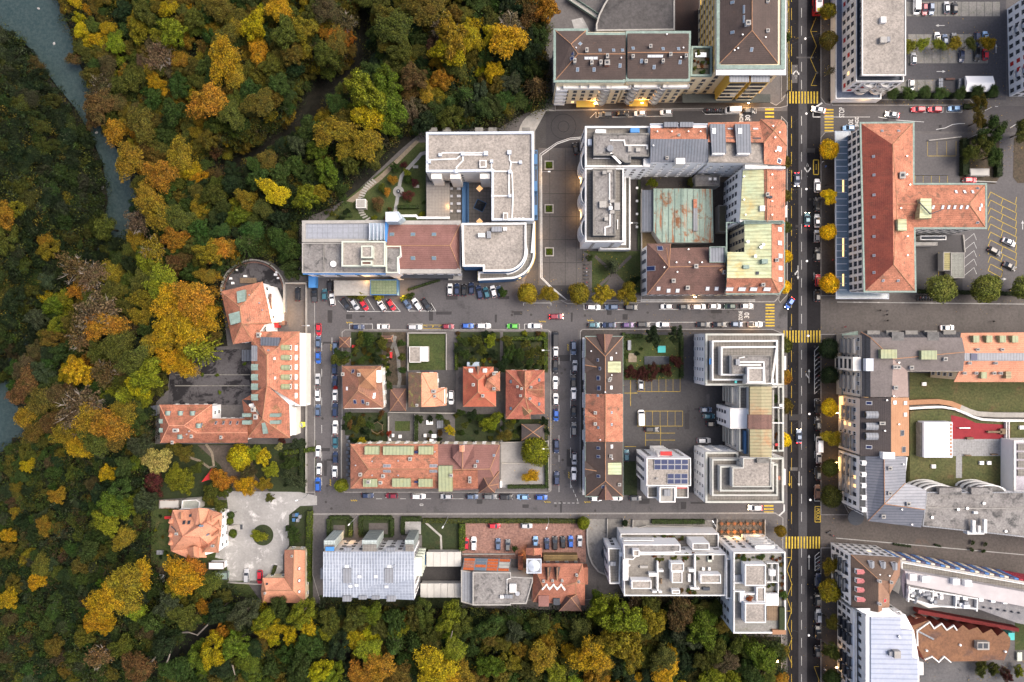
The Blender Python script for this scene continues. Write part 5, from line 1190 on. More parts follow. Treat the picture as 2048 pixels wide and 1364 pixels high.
# long terrace
b=Bld('long orange-tiled terrace with green copper flat dormers along the south street, western part',790,935)
b.walls(inwall([(701,888),(876,888),(876,977),(701,977)],9.5,.5),0,9.3,CREAM,2.8,'w')
b.roof(dict(a=(701,888,9.5),b=(876,888,9.5),c=(876,938,14),d=(737,938,14),e=(876,977,9.5),f=(701,977,9.5)),['abcd','dcef','adf'],T_ORANGE)
for x0,x1,y0,y1 in ((729,758,893,909),(766,827,893,910),(837,866,893,909),(726,754,958,974),(784,821,957,974),(837,865,958,974)):
    up=y0 < 930
    b.roof(dict(a=(x0,y0,12 if up else 12.6),b=(x1,y0,12 if up else 12.6),c=(x1,y1,12.6 if up else 12),d=(x0,y1,12.6 if up else 12)),['abcd'],COPPER,'flat_dormer',2.0,caps=False)
b.sky([(774,932),(867,932),(774,942),(867,942)],2.4,1.0,METAL_G); b.chim([(722,948),(767,951),(821,917),(738,963),(762,964)],.9,.9,1,WHITE2); b.vents([(712,930),(745,922),(797,921),(797,950),(745,950),(870,903)])
b.box('solar_hatch',829,902,836,907,10.5,12,SOLAR); b.box('solar_hatch',829,962,836,966,10.5,12,SOLAR)
b=Bld('mauve and rust tiled end of the long terrace with a corner tower roof',940,940)
b.walls(inwall([(876,889),(999,889),(998,977),(876,981)],9.5,.5),0,9.3,CREAM,2.8,'w')
b.roof(dict(a=(875.5,888,9.5),b=(999.6,889.4,9.5),c=(980,938,13.5),d=(876,940,13.8),e=(998,977,9.5),f=(876,982,9.5)),['abcd','bce','dcef'],T_MAUVE,mats=[0,0,0])
b.roof(dict(a=(905,889.5,11),b=(948,889.5,11),c=(948,915,13.6),d=(905,915,13.6),r=(925,890,14.2),s=(925,938,14.6)),['arsd','rbcs'],T_MAUVE,'cross_gable')
b.roof(dict(a=(905,941,13.9),b=(955,941,13.9),c=(956,977,10.2),d=(905,977,10.2)),['abcd'],T_ORANGE2,'rust_roof',.5,caps=False)
b.roof(dict(a=(877,932,14.4),b=(905,932,14.4),c=(905,983,12.4),d=(877,983,12.4)),['abcd'],COPPER,'copper_roof',2.4,caps=False)
b.roof(dict(a=(963,945,10.5),b=(998.7,943,10.5),c=(997,968,10.5),d=(989,985,10.5),e=(957,986,10.5),r=(976,972,14.2)),['abr','bcr','cdr','der','ear'],T_RBROWN,'tower_roof',.6)
b.dorm([(924,896)],180,1.6,2,1.2,T_PEACH); b.chim([(951,931),(903,950),(940,955),(940,962)],.8,.8,.9,WHITE2); b.sky([(955,923),(988,911)],.8,.8)
b.box('white_stair',1000,963,1004,975,0,3,WHITE)

# ================================================================== EASTERN COURTYARD BLOCK
b=Bld('long narrow row of houses with brown roofs either side of a bright orange middle roof',1208,835)
b.walls(inwall([(1171,673),(1246,673),(1246,993),(1171,993)],10.5,.5),0,10.3,WHITE,2.8,'w')
b.roof(dict(a=(1171,674,10.5),b=(1245.8,673,10.5),c=(1210.5,713,14.5),d=(1210.5,787,14.5),e=(1245.8,787,10.5),f=(1171,787,10.5)),['abc','bcde','acdf'],T_BROWN,mats=[0,0,0])
b.roof(dict(d=(1211,788,14.6),e=(1245.8,788,10.6),g=(1245.8,883.5,10.6),h=(1211,883.5,14.6),i=(1171,883.5,10.6),f=(1171,788,10.6)),['degh','dhif'],T_ORANGE)
b.roof(dict(h=(1210.5,884.5,14.5),g=(1245.8,884.5,10.5),j=(1245.8,993,10.5),k=(1211,962,14.5),l=(1171.6,992,10.5),i=(1171,884.5,10.5)),['hgjk','jlk','hkli'],T_BROWN)
gable(b,[(1192,668,10.5),(1226,669,10.5),(1212,705,14),(1208,705,14),(1209,668,13.2),(1210,705,14.2)],T_RBROWN); gable(b,[(1194,1000,10),(1228,1000,10),(1213,975,13.4),(1208,975,13.4),(1211,1000,12.6),(1211,970,13.8)],T_RBROWN)
for y,m_ in ((732,T_BROWN),(834,T_ORANGE),(940,T_BROWN)): b.roof(dict(a=(1170,y - 18,11),b=(1170,y+14,11),c=(1193,y+2,13.6),d=(1170,y - 2,12.6)),['adc','dbc'],m_,'side_gable')
b.box('copper_dormer',1210.5,723,1242,745,12,13.9,COPPERY); b.box('copper_dormer',1213,926,1243,949,12,13.9,COPPERY)
b.sky([(1196,720),(1200,737)],1,.7,SOLAR); b.sky([(1197,756),(1198,776)],1.4,1.2,SOLAR); b.sky([(1197,896),(1197,913),(1206,973),(1197,952)],.9,1.2,SOLAR); b.sky([(1222,717),(1222,775),(1223,893)],1.2,1,LAMP_W); b.sky([(1223,825),(1223,849),(1196,791),(1197,855)],.8,.7)
b.chim([(1190,825),(1190,847),(1220,757),(1218,760),(1221,911),(1238,968)],.8,.8,1,CONC); b.vents([(1182,702),(1232,706),(1236,744),(1223,750),(1210,784),(1200,879),(1224,917)])
p1,p2=P(1171,674,10.5),P(1171,992,10.5)
m=MB()
for k,(ya,yb,o) in enumerate(((675,700,.9),(701,716,1.7),(717,760,.9),(785,815,1.4),(860,880,1.2),(900,990,.9))):
    a,c=P(1166,ya,4),P(1166,yb,4); b.box('street_cornice',1166 - o,ya,1169,yb,2.6,3.2+.01*k,PAR_W)
b.border([(1170,672),(1246.5,672),(1246.5,994),(1170,994)],10.4,1.4)
# white solar building
b=Bld('white cubic apartment house with blue solar panels on its gravel roof',1330,955)
b.flat([(1293,916),(1382,916),(1382,972),(1293,972)],17.3,0,WHITE,GRAVEL,PAR_W,.4,.3,win=2.8,style='d',fh=2.8,size=(1.0,1.3))
b.flat([(1319,974),(1351,974),(1351,1005),(1319,1005)],15,0,WHITE,CONC,PAR_W,.5,.35)
for x0,x1 in ((1295,1318),(1352,1377)): b.flat([(x0,973),(x1,973),(x1,996),(x0,996)],12,0,WHITE,DECK,PAR_W,.9,.25)
for x0,y0,nx,nrow in ((1308.5,919,5,2),(1335,947.5,3,2)):
    for i in range(nx):
        for j in range(nrow):
            pa,pb=P(x0+i*13.7,y0+j*10.6,17.3),P(x0+13+i*13.7,y0+9.6+j*10.6,17.3); m=MB(); m.box(((pa.x+pb.x)/2,(pa.y+pb.y)/2,17.25),(abs(pb.x - pa.x),abs(pb.y - pa.y),.12))
            o=b.part('solar_panel',m,SOLAR)
            m=MB(); m.ring(ccw([(pa.x,pa.y),(pb.x,pa.y),(pb.x,pb.y),(pa.x,pb.y)]),inset(ccw([(pa.x,pa.y),(pb.x,pa.y),(pb.x,pb.y),(pa.x,pb.y)]),.05),17.3,17.34); b.part('panel_frame',m,STEEL,o)
b.box('red_awning',1321,903,1344,911,15.0,15.2,REDP); b.box('red_awning',1352,975,1376,977,11.4,11.6,REDP); b.box('roof_hatch',1312,955,1317,959,16.9,17.6,CONC); b.box('roof_hatch',1328,979,1341,992,14.5,15.3,METAL_G)
a=P(1321,916,17.3); c=P(1345,916,17.3); b.balconies((c.x,c.y),(a.x,a.y),[.5],[2.8+2.8*k for k in range(5)],4.4,1.6,WHITE,PAR_W)
# north tower
def tiers(b,L,walls_=WHITE):
    z0=0
    for pts,z,rm,par,ph,pw,wn in L: b.flat(pts,z,z0 if z0 == 0 else z0 - 1.2,walls_ if z0 == 0 else WHITE2,rm,par,ph,pw,win=wn,style='w'); z0=z
PAR_S=surf('stained_parapet',(.46,.45,.42),(.34,.36,.32),.6,fine=1.2,fa=.15)
b=Bld('stepped white apartment tower with concentric terraces at the north corner of the main road',1490,720)
tiers(b,[(rect(1411,667,1568,771),13.6,DECK,PAR_S,1.0,.6,2.9),([(1424,681),(1556,680),(1556,770),(1545,770),(1545,761),(1424,761)],16,DECK,PAR_W,1,.5,None),([(1442,693),(1556,692),(1545,768),(1492,768),(1492,751),(1442,751)],18,DECK,PAR_W,.8,.5,None),([(1464,711),(1543,711),(1543,766),(1494,766),(1494,748),(1464,748)],20,GRAVEL_D,CONC_D,.3,.3,None)])
b.flat(rect(1495,734,1529,766),21.5,19,WHITE2,GRAVEL,PAR_W,.3,.5); b.duct([(1478,724),(1527,724),(1529,766)],19.8); b.duct([(1478,730),(1520,730)],19.8); b.duct([(1478,716),(1488,714)],19.8,wd=.3)
b.box('blue_parasol',1419,717,1425,729,15,15.4,BLUE_L); b.box('ventilation_unit',1472,718,1480,730,19.7,20.7,METAL_G); b.box('turquoise_chair',1470,761,1474,766,17.3,18,TEAL); b.box('roof_well',1446,712,1462,748,17.2,17.3,BITUMEN)
b.box('shop_sign',1569,712,1572,740,4,9,PAR_W)
# middle building
b=Bld('middle terrace building with a striped brown and green metal roof between the two stepped towers',1505,840)
b.flat([(1478,772),(1568,772),(1568,903),(1478,903)],14,0,WHITE2,DECK,PAR_S,1,.5,win=2.8,style='w')
for i,(x0,x1,y0,y1) in enumerate(((1500,1522,773,829),(1522.3,1543.5,773,829),(1497,1522,829.5,858),(1522.3,1543.5,829.5,858),(1500,1522,858.5,915),(1522.3,1543.5,858.5,915))):
    b.roof(dict(a=(x0,y0,17.6 if i % 2 == 0 else 18),b=(x1,y0,18 if i % 2 == 0 else 17.6),c=(x1,y1,18 if i % 2 == 0 else 17.6),d=(x0,y1,17.6 if i % 2 == 0 else 18)),['abcd'],METAL_O if i in (0,1,4,5) else T_RBROWN,'metal_roof_panel',1.2,caps=False)
b.walls(inwall(rect(1500,773,1543,914),17,.2),13,16.6,WHITE2)
wq=P(1478,772,14); 
pl=ccw([P(x,y,12)[:2] for x,y in ((1455,815),(1492,815),(1492,855),(1455,855))]); b.walls(pl,0,14.2,WHITE,2.4,'d',fh=2.8,size=(1,1.2)); m=MB(); m.ring(pl,inset(pl,.3),14.2,14.8); b.part('stair_parapet',m,PAR_W)
a,c=P(1478,772,14),P(1478,903,14); b.balconies((a.x,a.y),(c.x,c.y),[.15,.8],[2.5+2.8*k for k in range(4)],5,1.6,WHITE2,PAR_S)
b.box('blue_stair',1489,862,1493,908,13,15,BLUE); b.box('terrace_divider',1545,814,1568,816,13,15,PAR_W); b.box('terrace_divider',1545,845,1568,847,13,15,PAR_W); b.box('parasol',1559,808,1565,817,14.5,15,PAR_W); b.box('red_parasol',1551,887,1556,892,14.5,15,REDP)
b.box('long_planter',1545,780,1548,900,13.1,13.9,CONC); b.box('terrace_rail',1557,773,1558.5,903,13.1,14.4,PAR_S)
pot_garden(b,1549,776,1556,900,13,10,5)
# south tower
b=Bld('stepped white apartment tower with stained terraces at the south corner of the main road',1490,955)
tiers(b,[([(1411,904),(1477,904),(1477,915),(1568,915),(1568,1006),(1411,1006)],13.6,DECK,PAR_S,1,.6,2.9),([(1424,918),(1484,918),(1484,928),(1556,928),(1556,992),(1424,992)],16,DECK,PAR_S,1,.5,None),([(1440,932),(1478,932),(1478,924),(1548,924),(1548,983),(1440,983)],17.6,BITUMEN,PAR_S,.8,.5,None),([(1465,935),(1486,935),(1486,916),(1543,916),(1543,974),(1465,974)],19.6,GRAVEL,PAR_S,.35,.3,None)])
b.box('ventilation_unit',1514,917,1538,926,19.2,20.4,CONC_D); b.box('shop_sign',1566,938,1571,970,6,13,PAR_W); b.box('orange_parasol',1556,953,1561,960,15,16,T_ORANGE)

# ================================================================== SOUTH SIDE
b=Bld('apartment building with a pale silver barrel roof and glass balcony cages',740,1135)
rp=[P(x,y,13)[:2] for x,y in ((649,1104),(827,1104),(829,1198),(649,1192))]
b.walls(rp,0,12.9,WHITE,2.8,'d',fh=2.9,size=(1.2,1.2))
NS=10; V=[]; F=[]
for i in range(NS+1):
    t=i/NS; z=13+2.6*math.sin(math.pi*t)
    for x,y0,y1 in ((647,1103,1193),(828.5,1103,1200)): V.append(P(x,y0+(y1 - y0)*t,z))
for i in range(NS): F.append((2*i,2*i+2,2*i+3,2*i+1))
m=MB(); m.add(V,F); lo_=len(m.v); b.part('barrel_roof',m,METAL_S); b.V += V; b.Fc += [list(f) for f in F]; b.bvh=None
m=MB(); 
for side in (0,1): m.add([V[2*i+side] for i in range(NS+1)]+[P(*((647,1193),(828.5,1200))[side],12.8),P(*((647,1103),(828.5,1103))[side],12.8)],[tuple(range(NS+3))])
b.part('gable_end',m,WHITE)
for k in range(31):
    x=647+k*6.0; m=MB()
    for i in range(NS):
        t0,t1=i/NS,(i+1)/NS; a,c=P(x,1103+91*t0,13.02+2.6*math.sin(math.pi*t0)),P(x,1103+91*t1,13.02+2.6*math.sin(math.pi*t1))
        w_=Vector((.07,0,0)); u_=Vector((0,0,.1)); m.add([a - w_,a+w_,c+w_,c - w_,a - w_+u_,a+w_+u_,c+w_+u_,c - w_+u_],[(4,7,6,5),(0,3,7,4),(1,5,6,2)])
    b.part('roof_rib',m,PAR_B)
for x0,y0,x1,y1 in ((686,1137,702,1166),(769,1137,786,1166),(687,1095,702,1103),(772,1095,790,1103),(685,1192,702,1203),(773,1192,791,1203),(717,1192,733,1199),(743,1192,759,1199)): b.box('roof_box',x0,y0,x1,y1,12.5,15.9 if y0 == 1137 else 14,METAL_G)
b.sky([(694,1133),(779,1133),(719,1153),(752,1153),(701,1172),(713,1170),(773,1173)],1.3,1.0,LAMP_W); b.vents([(664,1160),(789,1130),(695,1166)])
for x0,x1,y1 in ((648,670,1104),(724,754,1103),(810,828,1103)):
    for k in range(4):
        a,c=P(x0,y1 - 10,12.4),P(x1,y1,12.4); m=MB(); z=1.2+2.9*k; m.box(((a.x+c.x)/2,a.y+.8,z+1.3),(abs(c.x - a.x),2.6,2.7)); b.part('balcony_cage',m,surf('cage_glass',(.40,.45,.43),(.3,.35,.35),.8,grid=(.9,.4)) if k == 0 and x0 == 648 else MATS['cage_glass'])
    b.box('roof_terrace',x0+1,y1 - 14,x1 - 1,y1,12.8,13.05,DECK)
b.box('blue_awning',651,1094,668,1102,13.1,13.6,BLUE_L)
a=P(829,1125,13)
for k in range(4): m=MB(); m.box((a.x+1.0,a.y - 2,1.6+2.9*k),(2.2,6,1.1)); b.part('side_balcony',m,PAR_G)
b.box('west_bay',641,1137,648,1158,1,8,METAL_G)
b=Bld('low school annex with two pale slab roofs around a dark court',887,1150,'annex','annex')
for i in range(5):
    b.box('slab_roof',853+i*13.9,1104,866.4+i*13.9,1133,3.4,3.7,CONC_P := surf('pale_concrete_slab',(.46,.45,.42),(.40,.39,.36),.3,fa=.06) if 'pale_concrete_slab' not in MATS else MATS['pale_concrete_slab'])
for i in range(6): b.box('slab_roof',841+i*13.6,1167,854+i*13.6,1195,3.4,3.7,MATS['pale_concrete_slab'])
b.walls(inwall(rect(853,1104,921,1133),3.4,.2),0,3.4,GREYW); b.walls(inwall(rect(841,1167,921,1195),3.4,.2),0,3.4,GREYW)
sheet('dark_court',rect(838,1133,922,1167),.18,surf('dark_tarmac',(.04,.037,.036),(.03,.028,.028),.3))
b.box('blue_slide',842,1110,851,1130,0,2.5,BLUE_L)
b=Bld('flat dark gravel school hall with an orange louvred glass front',990,1165,'school_hall','school')
b.flat([(945,1144),(1022,1144),(1022,1153),(1066,1155),(1066,1163),(1053,1208),(1022,1208),(1022,1211),(945,1211)],9,0,GREYW,GRAVEL_D,CONC,.4,.4)
b.flat([(922,1140),(945,1144),(945,1210),(922,1204)],7.5,0,GREYW,METAL_G,CONC,.3,.3)
pa=[P(928,1116,4),P(1022,1118,4),P(1018,1143,8.5),P(925,1140,8.5)]
for i in range(4):
    for j in range(4):
        t0,t1=i/4+.012,(i+1)/4 - .012; s0,s1=j/4+.02,(j+1)/4 - .02
        q=lambda t,s_: (pa[0]*(1 - t)+pa[1]*t)*(1 - s_)+(pa[3]*(1 - t)+pa[2]*t)*s_
        m=MB(); m.add([q(t0,s0),q(t1,s0),q(t1,s1),q(t0,s1)],[(0,3,2,1)]); b.part('glass_louvre',m,(T_ORANGE,GLASS_B,surf('orange_blind',(.50,.13,.04),(.4,.09,.03),.6) if 'orange_blind' not in MATS else MATS['orange_blind'],PAR_S)[(j*3+i+j) % 4 if (i+j) % 3 else 2])
m=MB(); m.add([v - Vector((0,0,.1)) for v in pa],[(0,3,2,1)]); b.part('glass_front_frame',m,METAL_G)
b.box('roof_hatch',1019,1169,1033,1185,8.6,10,PAR_W); b.box('ventilation_unit',1000,1191,1008,1197,8.6,9.4,PAR_W); b.box('ventilation_unit',1009,1190,1026,1197,8.6,9.6,METAL_G); b.vents([(1035,1186)],.5,.5); b.duct([(1021,1156),(1014,1158),(1014,1190)],8.7,wd=.2)
b=Bld('red-brown tiled hall with a white zigzag ridge line next to the cobbled car park',1115,1160,'parish_hall','hall')
b.walls(inwall([(1066,1127),(1165,1127),(1170,1211),(1060,1205)],7,.4),0,6.9,T_RBROWN,3,'d')
RB=surf('clay_tile_rust',(.38,.155,.10),(.25,.10,.065),.5,spot=((.15,.085,.06),.5,.6,.75),stripe=('z',.3,.2),fa=.3)
b.roof(dict(a=(1066,1127,7),b=(1165.5,1127,7),c=(1170,1168,7),d=(1170,1211,7),e=(1150,1209,7),f=(1066,1204,7),p=(1085,1172,11),q=(1130,1172,11),r=(1152,1165,11)),['abrqp','bcr','cder','eqr','efpq','fap'],RB)
b.roof(dict(a=(1130,1190,8),b=(1158,1186,8),c=(1163,1222,7),d=(1118,1222,7),r=(1142,1196,11)),['abr','bcr','cdr','dar'],T_RBROWN,'tower_roof',.6)
for x in (1096,1114): gable(b,[(x - 7,1134,8.4),(x+7,1134,8.4),(x+1,1160,10.4),(x - 1,1160,10.4),(x,1135,10.6),(x,1162,11)],T_BROWN)
b.duct([(1085,1177),(1093,1168),(1099,1177),(1107,1168),(1114,1177),(1122,1168),(1129,1178)],10.4,'white_zigzag_flashing',.5,.7,PAR_W)
b.flat([(1053,1117.5),(1083,1117.5),(1083,1147),(1053,1147)],11,0,T_RBROWN,METAL_G,PAR_B,.15,.3)
m=MB(); c=P(1068,1132,11)
V=[(c.x+1.9*math.cos(6.2832*k/16),c.y+1.9*math.sin(6.2832*k/16),10.9) for k in range(16)]+[(c.x,c.y,12)]; m.add(V,[(k,(k+1) % 16,16) for k in range(16)]); b.part('dome',m,PAR_B)
b.roof(dict(a=(1052,1096,6),b=(1084,1096,6),c=(1084,1114,7),d=(1052,1114,7),p=(1068,1096,7.5),q=(1068,1114,8)),['apqd','pbcq'],RB,'porch_roof'); b.walls(inwall(rect(1053,1097,1083,1116),6,.3),0,5.8,T_RBROWN)
b.box('terracotta_stair',1036,1112,1046,1140,0,3,T_ORANGE2); b.box('side_porch',1165,1135,1176,1169,0,4,RB); b.box('glass_shelter',1087,1110,1155,1126,.1,3,surf('brown_glass',(.12,.08,.04),(.2,.14,.06),.4,stripe=('y',.8,.4)))
b.box('rooflight',1107,1197,1120,1210,7,8.8,DARKW); b.box('flat_dormer',1077,1191,1098,1213,7,9,T_MAUVE); b.chim([(1087,1161),(1105,1160),(1124,1160),(1153,1149),(1157,1162)],.6,.6,.8,PAR_W)

# white terraced complex
b=Bld('white modern apartment complex with planted roof terraces above the southern wood',1350,1140)
b.flat([(1241,1067),(1438,1067),(1438,1100),(1241,1100)],8,0,WHITE,DECK,PAR_W,.9,.35)
b.flat([(1216,1096),(1242,1096),(1240,1168),(1219,1168)],11.5,0,WHITE,DECK,PAR_W,1,.4,win=3,style='d')
b.flat([(1247,1108),(1453,1108),(1451,1192),(1248,1192)],15,0,WHITE,surf('terrace_paving_grey',(.20,.185,.165),(.15,.14,.125),.25,fine=1.6,fa=.2,grid=(.6,.15)),PAR_W,.9,.35,win=3.2,style='d',size=(1.6,.8))
b.flat([(1247,1089),(1361,1089),(1361,1104),(1280,1106),(1266,1120),(1248,1118)],15.4,7,WHITE,GRAVEL_D,PAR_W,.3,.3)
for k in range(3):
    a,c=P(1248,1083 - k*3,14 - k*3),P(1308 - k,1089 - k*3,14 - k*3); m=MB(); m.box(((a.x+c.x)/2,a.y,12.4 - 3*k),(abs(c.x - a.x),.3,1.3)); b.part('balcony_front',m,PAR_W)
b.flat(rect(1385,1086,1419,1100),14.4,7,WHITE,GRAVEL_D,PAR_W,.3,.3)
for x0,y0,x1,y1,z in ((1342,1126,1368,1143,17.4),(1344,1143,1365,1166,17.4),(1263,1161,1303,1178,17.4),(1401,1149,1442,1167,17.4),(1266,1100,1279,1113,17.4),(1344,1180,1360,1188,16)): b.flat(rect(x0,y0,x1,y1),z,14,WHITE,GRAVEL,PAR_W,.3,.3)
for x0,y0,x1,y1 in ((1314,1123,1317,1186),(1389,1109,1392,1176),(1279,1104,1350,1107),(1305,1182,1324,1186),(1298,1146,1314,1153),(1317,1140,1327,1144),(1378,1138,1389,1144),(1381,1175,1399,1179),(1246,1119,1257,1161)): b.box('divider_wall',x0,y0,x1,y1,14,16,PAR_W)
pot_garden(b,1300,1110,1330,1126,14,9,11); pot_garden(b,1346,1107,1398,1122,14,14,12); pot_garden(b,1345,1178,1398,1188,14,9,13); pot_garden(b,1308,1072,1382,1084,7.2,18,14)
for x,y,w_,h_,m_ in ((1288,1134,16,5,CONC),(1258,1131,5,3,PAR_W),(1323,1163,3,10,WOOD),(1379,1156,5,16,PAR_W),(1407,1138,5,6,PAR_W),(1419,1138,5,6,PAR_W),(1413,1178,14,6,GLASS),(1420,1117,8,14,PAR_G),(1422,1113,11,13,MATS['pale_concrete_slab']),(1226,1128,12,8,METAL_G),(1243,1109,8,8,LAMP_W)): b.box('terrace_furniture',x - w_/2,y - h_/2,x+w_/2,y+h_/2,14.1 if x > 1246 else 11,14.9 if x > 1246 else 12.3,m_)
m=MB(); c=P(1263,1200,6); m.tube([(c.x,c.y,-4),(c.x,c.y,8)],.75,14); m.mat(1).tube([(c.x,c.y,8),(c.x,c.y,8.05)],.55,14); b.part('round_flue',m,[STEEL,DARKW])
b=Bld('tall white tower with roof gardens at the south-east corner beside the main road',1520,1180)
pl=b.flat([(1467,1104.5),(1571,1103.5),(1572,1267),(1467,1267)],18.3,0,WHITE,surf('roof_terrace_mixed',(.22,.21,.20),(.15,.15,.13),.3,fine=1.5,fa=.25,spot=((.09,.11,.04),.4,.62,.75)),PAR_W,.9,.4,win=3.1,style='d',fh=2.9)
b.flat([(1452,1117),(1466,1117),(1466,1198),(1452,1198)],15.5,0,WHITE,BITUMEN,PAR_W,.4,.4)
for x0,y0,x1,y1,z in ((1490,1129,1532,1172,21),(1490,1206,1532,1246,21),(1490,1187,1512,1205,19),(1513,1174,1531,1204,19.6)): b.flat(rect(x0,y0,x1,y1),z,17,WHITE,GRAVEL,PAR_W,.3,.35)
b.box('white_roof',1533,1188,1557,1211,18.4,19.6,LAMP_W); b.box('timber_deck',1534,1212,1557,1241,17.5,17.7,WOOD); b.box('hedge_trough',1559,1215,1570,1260,17.5,18.4,GRASS_D); b.box('peach_corner',1545,1260,1572,1269,17,18.35,T_TAN)
b.box('glass_table',1470,1150,1486,1165,17.5,18.2,METAL_G); b.box('white_parasol',1540,1140,1551,1152,18.5,19.8,LAMP_W); b.box('dark_well',1469,1206,1488,1240,17.45,17.6,BITUMEN)
for x0,y0,x1,y1 in ((1534,1126,1557,1127.5),(1534,1164,1557,1165.5),(1556,1126,1557.5,1187),(1544,1127,1545,1164),(1467,1165,1490,1167),(1467,1182,1490,1184),(1480,1184,1489,1205)): b.box('divider_wall',x0,y0,x1,y1,17.4,19,PAR_W)
pot_garden(b,1470,1108,1568,1120,17.4,20,21); pot_garden(b,1560,1120,1569,1200,17.4,10,22); pot_garden(b,1536,1168,1556,1186,17.4,5,23); shrub(1499,1197,19,6.5,(.30,.07,.02),'terrace'); shrub(1566,1189,17.6,9,(.06,.11,.02),'terrace')
A,B_=P(1571,1103.5,18.3),P(1467,1104.5,18.3); b.balconies((A.x,A.y),(B_.x,B_.y),[.3],[3+2.9*k for k in range(5)],7,1.2,WHITE,PAR_W)

# ================================================================== EAST OF THE MAIN ROAD
b=Bld('long post office building with a red tiled T-shaped hipped roof and white gridded facade',1800,410,'post_office','building')
b.walls(inwall([(1725,250),(1827,248),(1827,580),(1728,580)],15,.3),0,14.8,WHITE,2.35,'d',z_first=5.6,fh=3.0,size=(1.5,1.7))
b.walls(inwall([(1827,368),(1972,368),(1972,456),(1827,456)],15,.4),0,14.8,WHITE2,2.4,'d',fh=3.3)
V=dict(a=(1722,247,15),b=(1826,246,15),c=(1785,289,19.5),d=(1787,529,19.5),e=(1730,582,15),f=(1830,582,15),g=(1827,370,15),h=(1829,456,15),i=(1794,408,18.6))
b.roof(V,['abc','edf','bgic','cid','ihfd'],T_ORANGE)
b.roof(dict(a=(1722,247,15),c=(1785,289,19.5),d=(1787,529,19.5),e=(1730,582,15)),['acde'],T_RED,'shade_toned_west_slope',ridge=T_PEACH)  # west side's shade is put into this darker tile colour
b.roof(dict(g=(1827,370,15),j=(1970,370,15),k=(1938,408,18.6),i=(1794,408,18.6),l=(1971,455,15),h=(1829,456,15)),['gjki','jlk','iklh'],T_ORANGE,'wing_roof')
b.border([(1719,244),(1829,243),(1829,366),(1974,366),(1974,458),(1831,458),(1833,585),(1727,585)],15.05,3.5)
b.sky([(1747,313),(1748,350),(1748,390),(1748,434),(1748,473),(1748,511),(1748,545)],.8,.8,METAL_G); b.sky([(1764,262),(1797,262),(1766,561),(1796,561)],.8,.8,METAL_G); b.sky([(1912,384),(1929,384),(1945,384),(1866,414),(1885,414),(1897,414),(1909,414),(1922,414),(1934,414)],.8,1.2,LAMP_W); b.sky([(1955,377),(1955,445)],.9,.7,DARKW); b.sky([(1962,411),(1959,418)],1.2,.9,LAMP_W)
b.chim([(1801,352)],1.6,1.8,1.2,CONC); b.vents([(1812,313),(1812,350),(1813,473),(1813,511),(1800,417),(1818,370)])
b.roof(dict(a=(1841,397,20),b=(1863,397,20),c=(1863,436,19.4),d=(1839,436,19.4)),['abcd'],COPPERY,'copper_lift_roof',2.5,caps=False); b.roof(dict(a=(1796,438,20.6),b=(1813,438,20.6),c=(1814,461,20.2),d=(1796,461,20.2)),['abcd'],COPPERY,'copper_lift_roof',2.5,caps=False)
b.duct([(1838,405),(1860,428),(1882,420)],20.2,'cable_duct',.25,.3,DARKW)
m=MB(); can=[P(x,y,5)[:2] for x,y in ((1671,263),(1700,263),(1700,583),(1777,588),(1777,597),(1673,597))]; m.prism(can,4.7,5); cano=b.part('glass_canopy',m,surf('canopy_glass',(.14,.20,.26),(.10,.145,.19),.25,rough=.2,fine=.6,fa=.1,bump=0,spec=.6))
b.border([(1670,262),(1701,262),(1701,583),(1778,587),(1778,598),(1672,598)],5.06,1.5,PAR_B,'canopy_frame',.5)
for y in range(280,590,13): b.box('canopy_bar',1671,y,1694,y+1.2,5.0,5.15,PAR_B,under=cano)
for y,h_ in ((372,12),(488,12),(505,8),(560,12)): b.box('canopy_lamp',1685,y - h_,1688,y+h_,4.9,5.1,GLASS_Y,under=cano)
bb=Bld('long low concrete roof beside the post office wing',1853,487,'shed','shed'); bb.flat(rect(1831,484,1875,491),3,0,GREYW,CONC,CONC,.1,.15); bb.flat(rect(1841,471,1893,480),3,0,GREYW,DARKW,PAR_W,.3,.3)
# ring block
b=Bld('cream corner block with taupe roof and two green dormer boxes facing the pedestrian street',1770,730)
b.walls(inwall([(1722,668),(1924,672),(1924,745),(1818,745),(1818,796),(1722,796)],16,.3),0,15.6,surf('beige_render',(.58,.53,.47),(.52,.47,.41),.2,fine=.8,fa=.05,bump=0),2.6,'w',z_first=1.2)
b.flat([(1684,668),(1716,662),(1716,668),(1716,790),(1684,790)],4,0,GREYW,COPPER_T,COPPER_T,.15,.2) 
ROOF_T=surf('taupe_roof',(.15,.13,.125),(.12,.105,.10),.2,fine=1.5,fa=.15,spot=((.09,.08,.08),.3,.6,.75))
b.roof(dict(a=(1722,664,15.5),b=(1741,675,17.6),c=(1741,794,17.6),d=(1722,794,15.5),e=(1922,664,15.5),f=(1921,675,17.6)),['abcd','aefb'],surf('dark_mansard',(.07,.07,.075),(.05,.05,.055),.3,stripe=('x',1.2,.3)),'mansard')
b.roof(dict(a=(1741,675,17.6),b=(1924,675,17.6),c=(1930,704,17.7),d=(1926,742,16.4),e=(1815,742,16.8),f=(1786,718,18.2),g=(1784,794,18.2),h=(1741,794,17.6)),['abcf','cdef','afgh'],ROOF_T)
b.roof(dict(f=(1786,718,18.2),e=(1815,742,16.8),i=(1817,794,16.4),g=(1784,794,18.2)),['feig'],surf('taupe_pale_roof',(.26,.20,.18),(.22,.17,.155),.2,fine=1.5,fa=.1),'sun_toned_east_slope')  # paler copy of the taupe roof, sunlight put into the colour
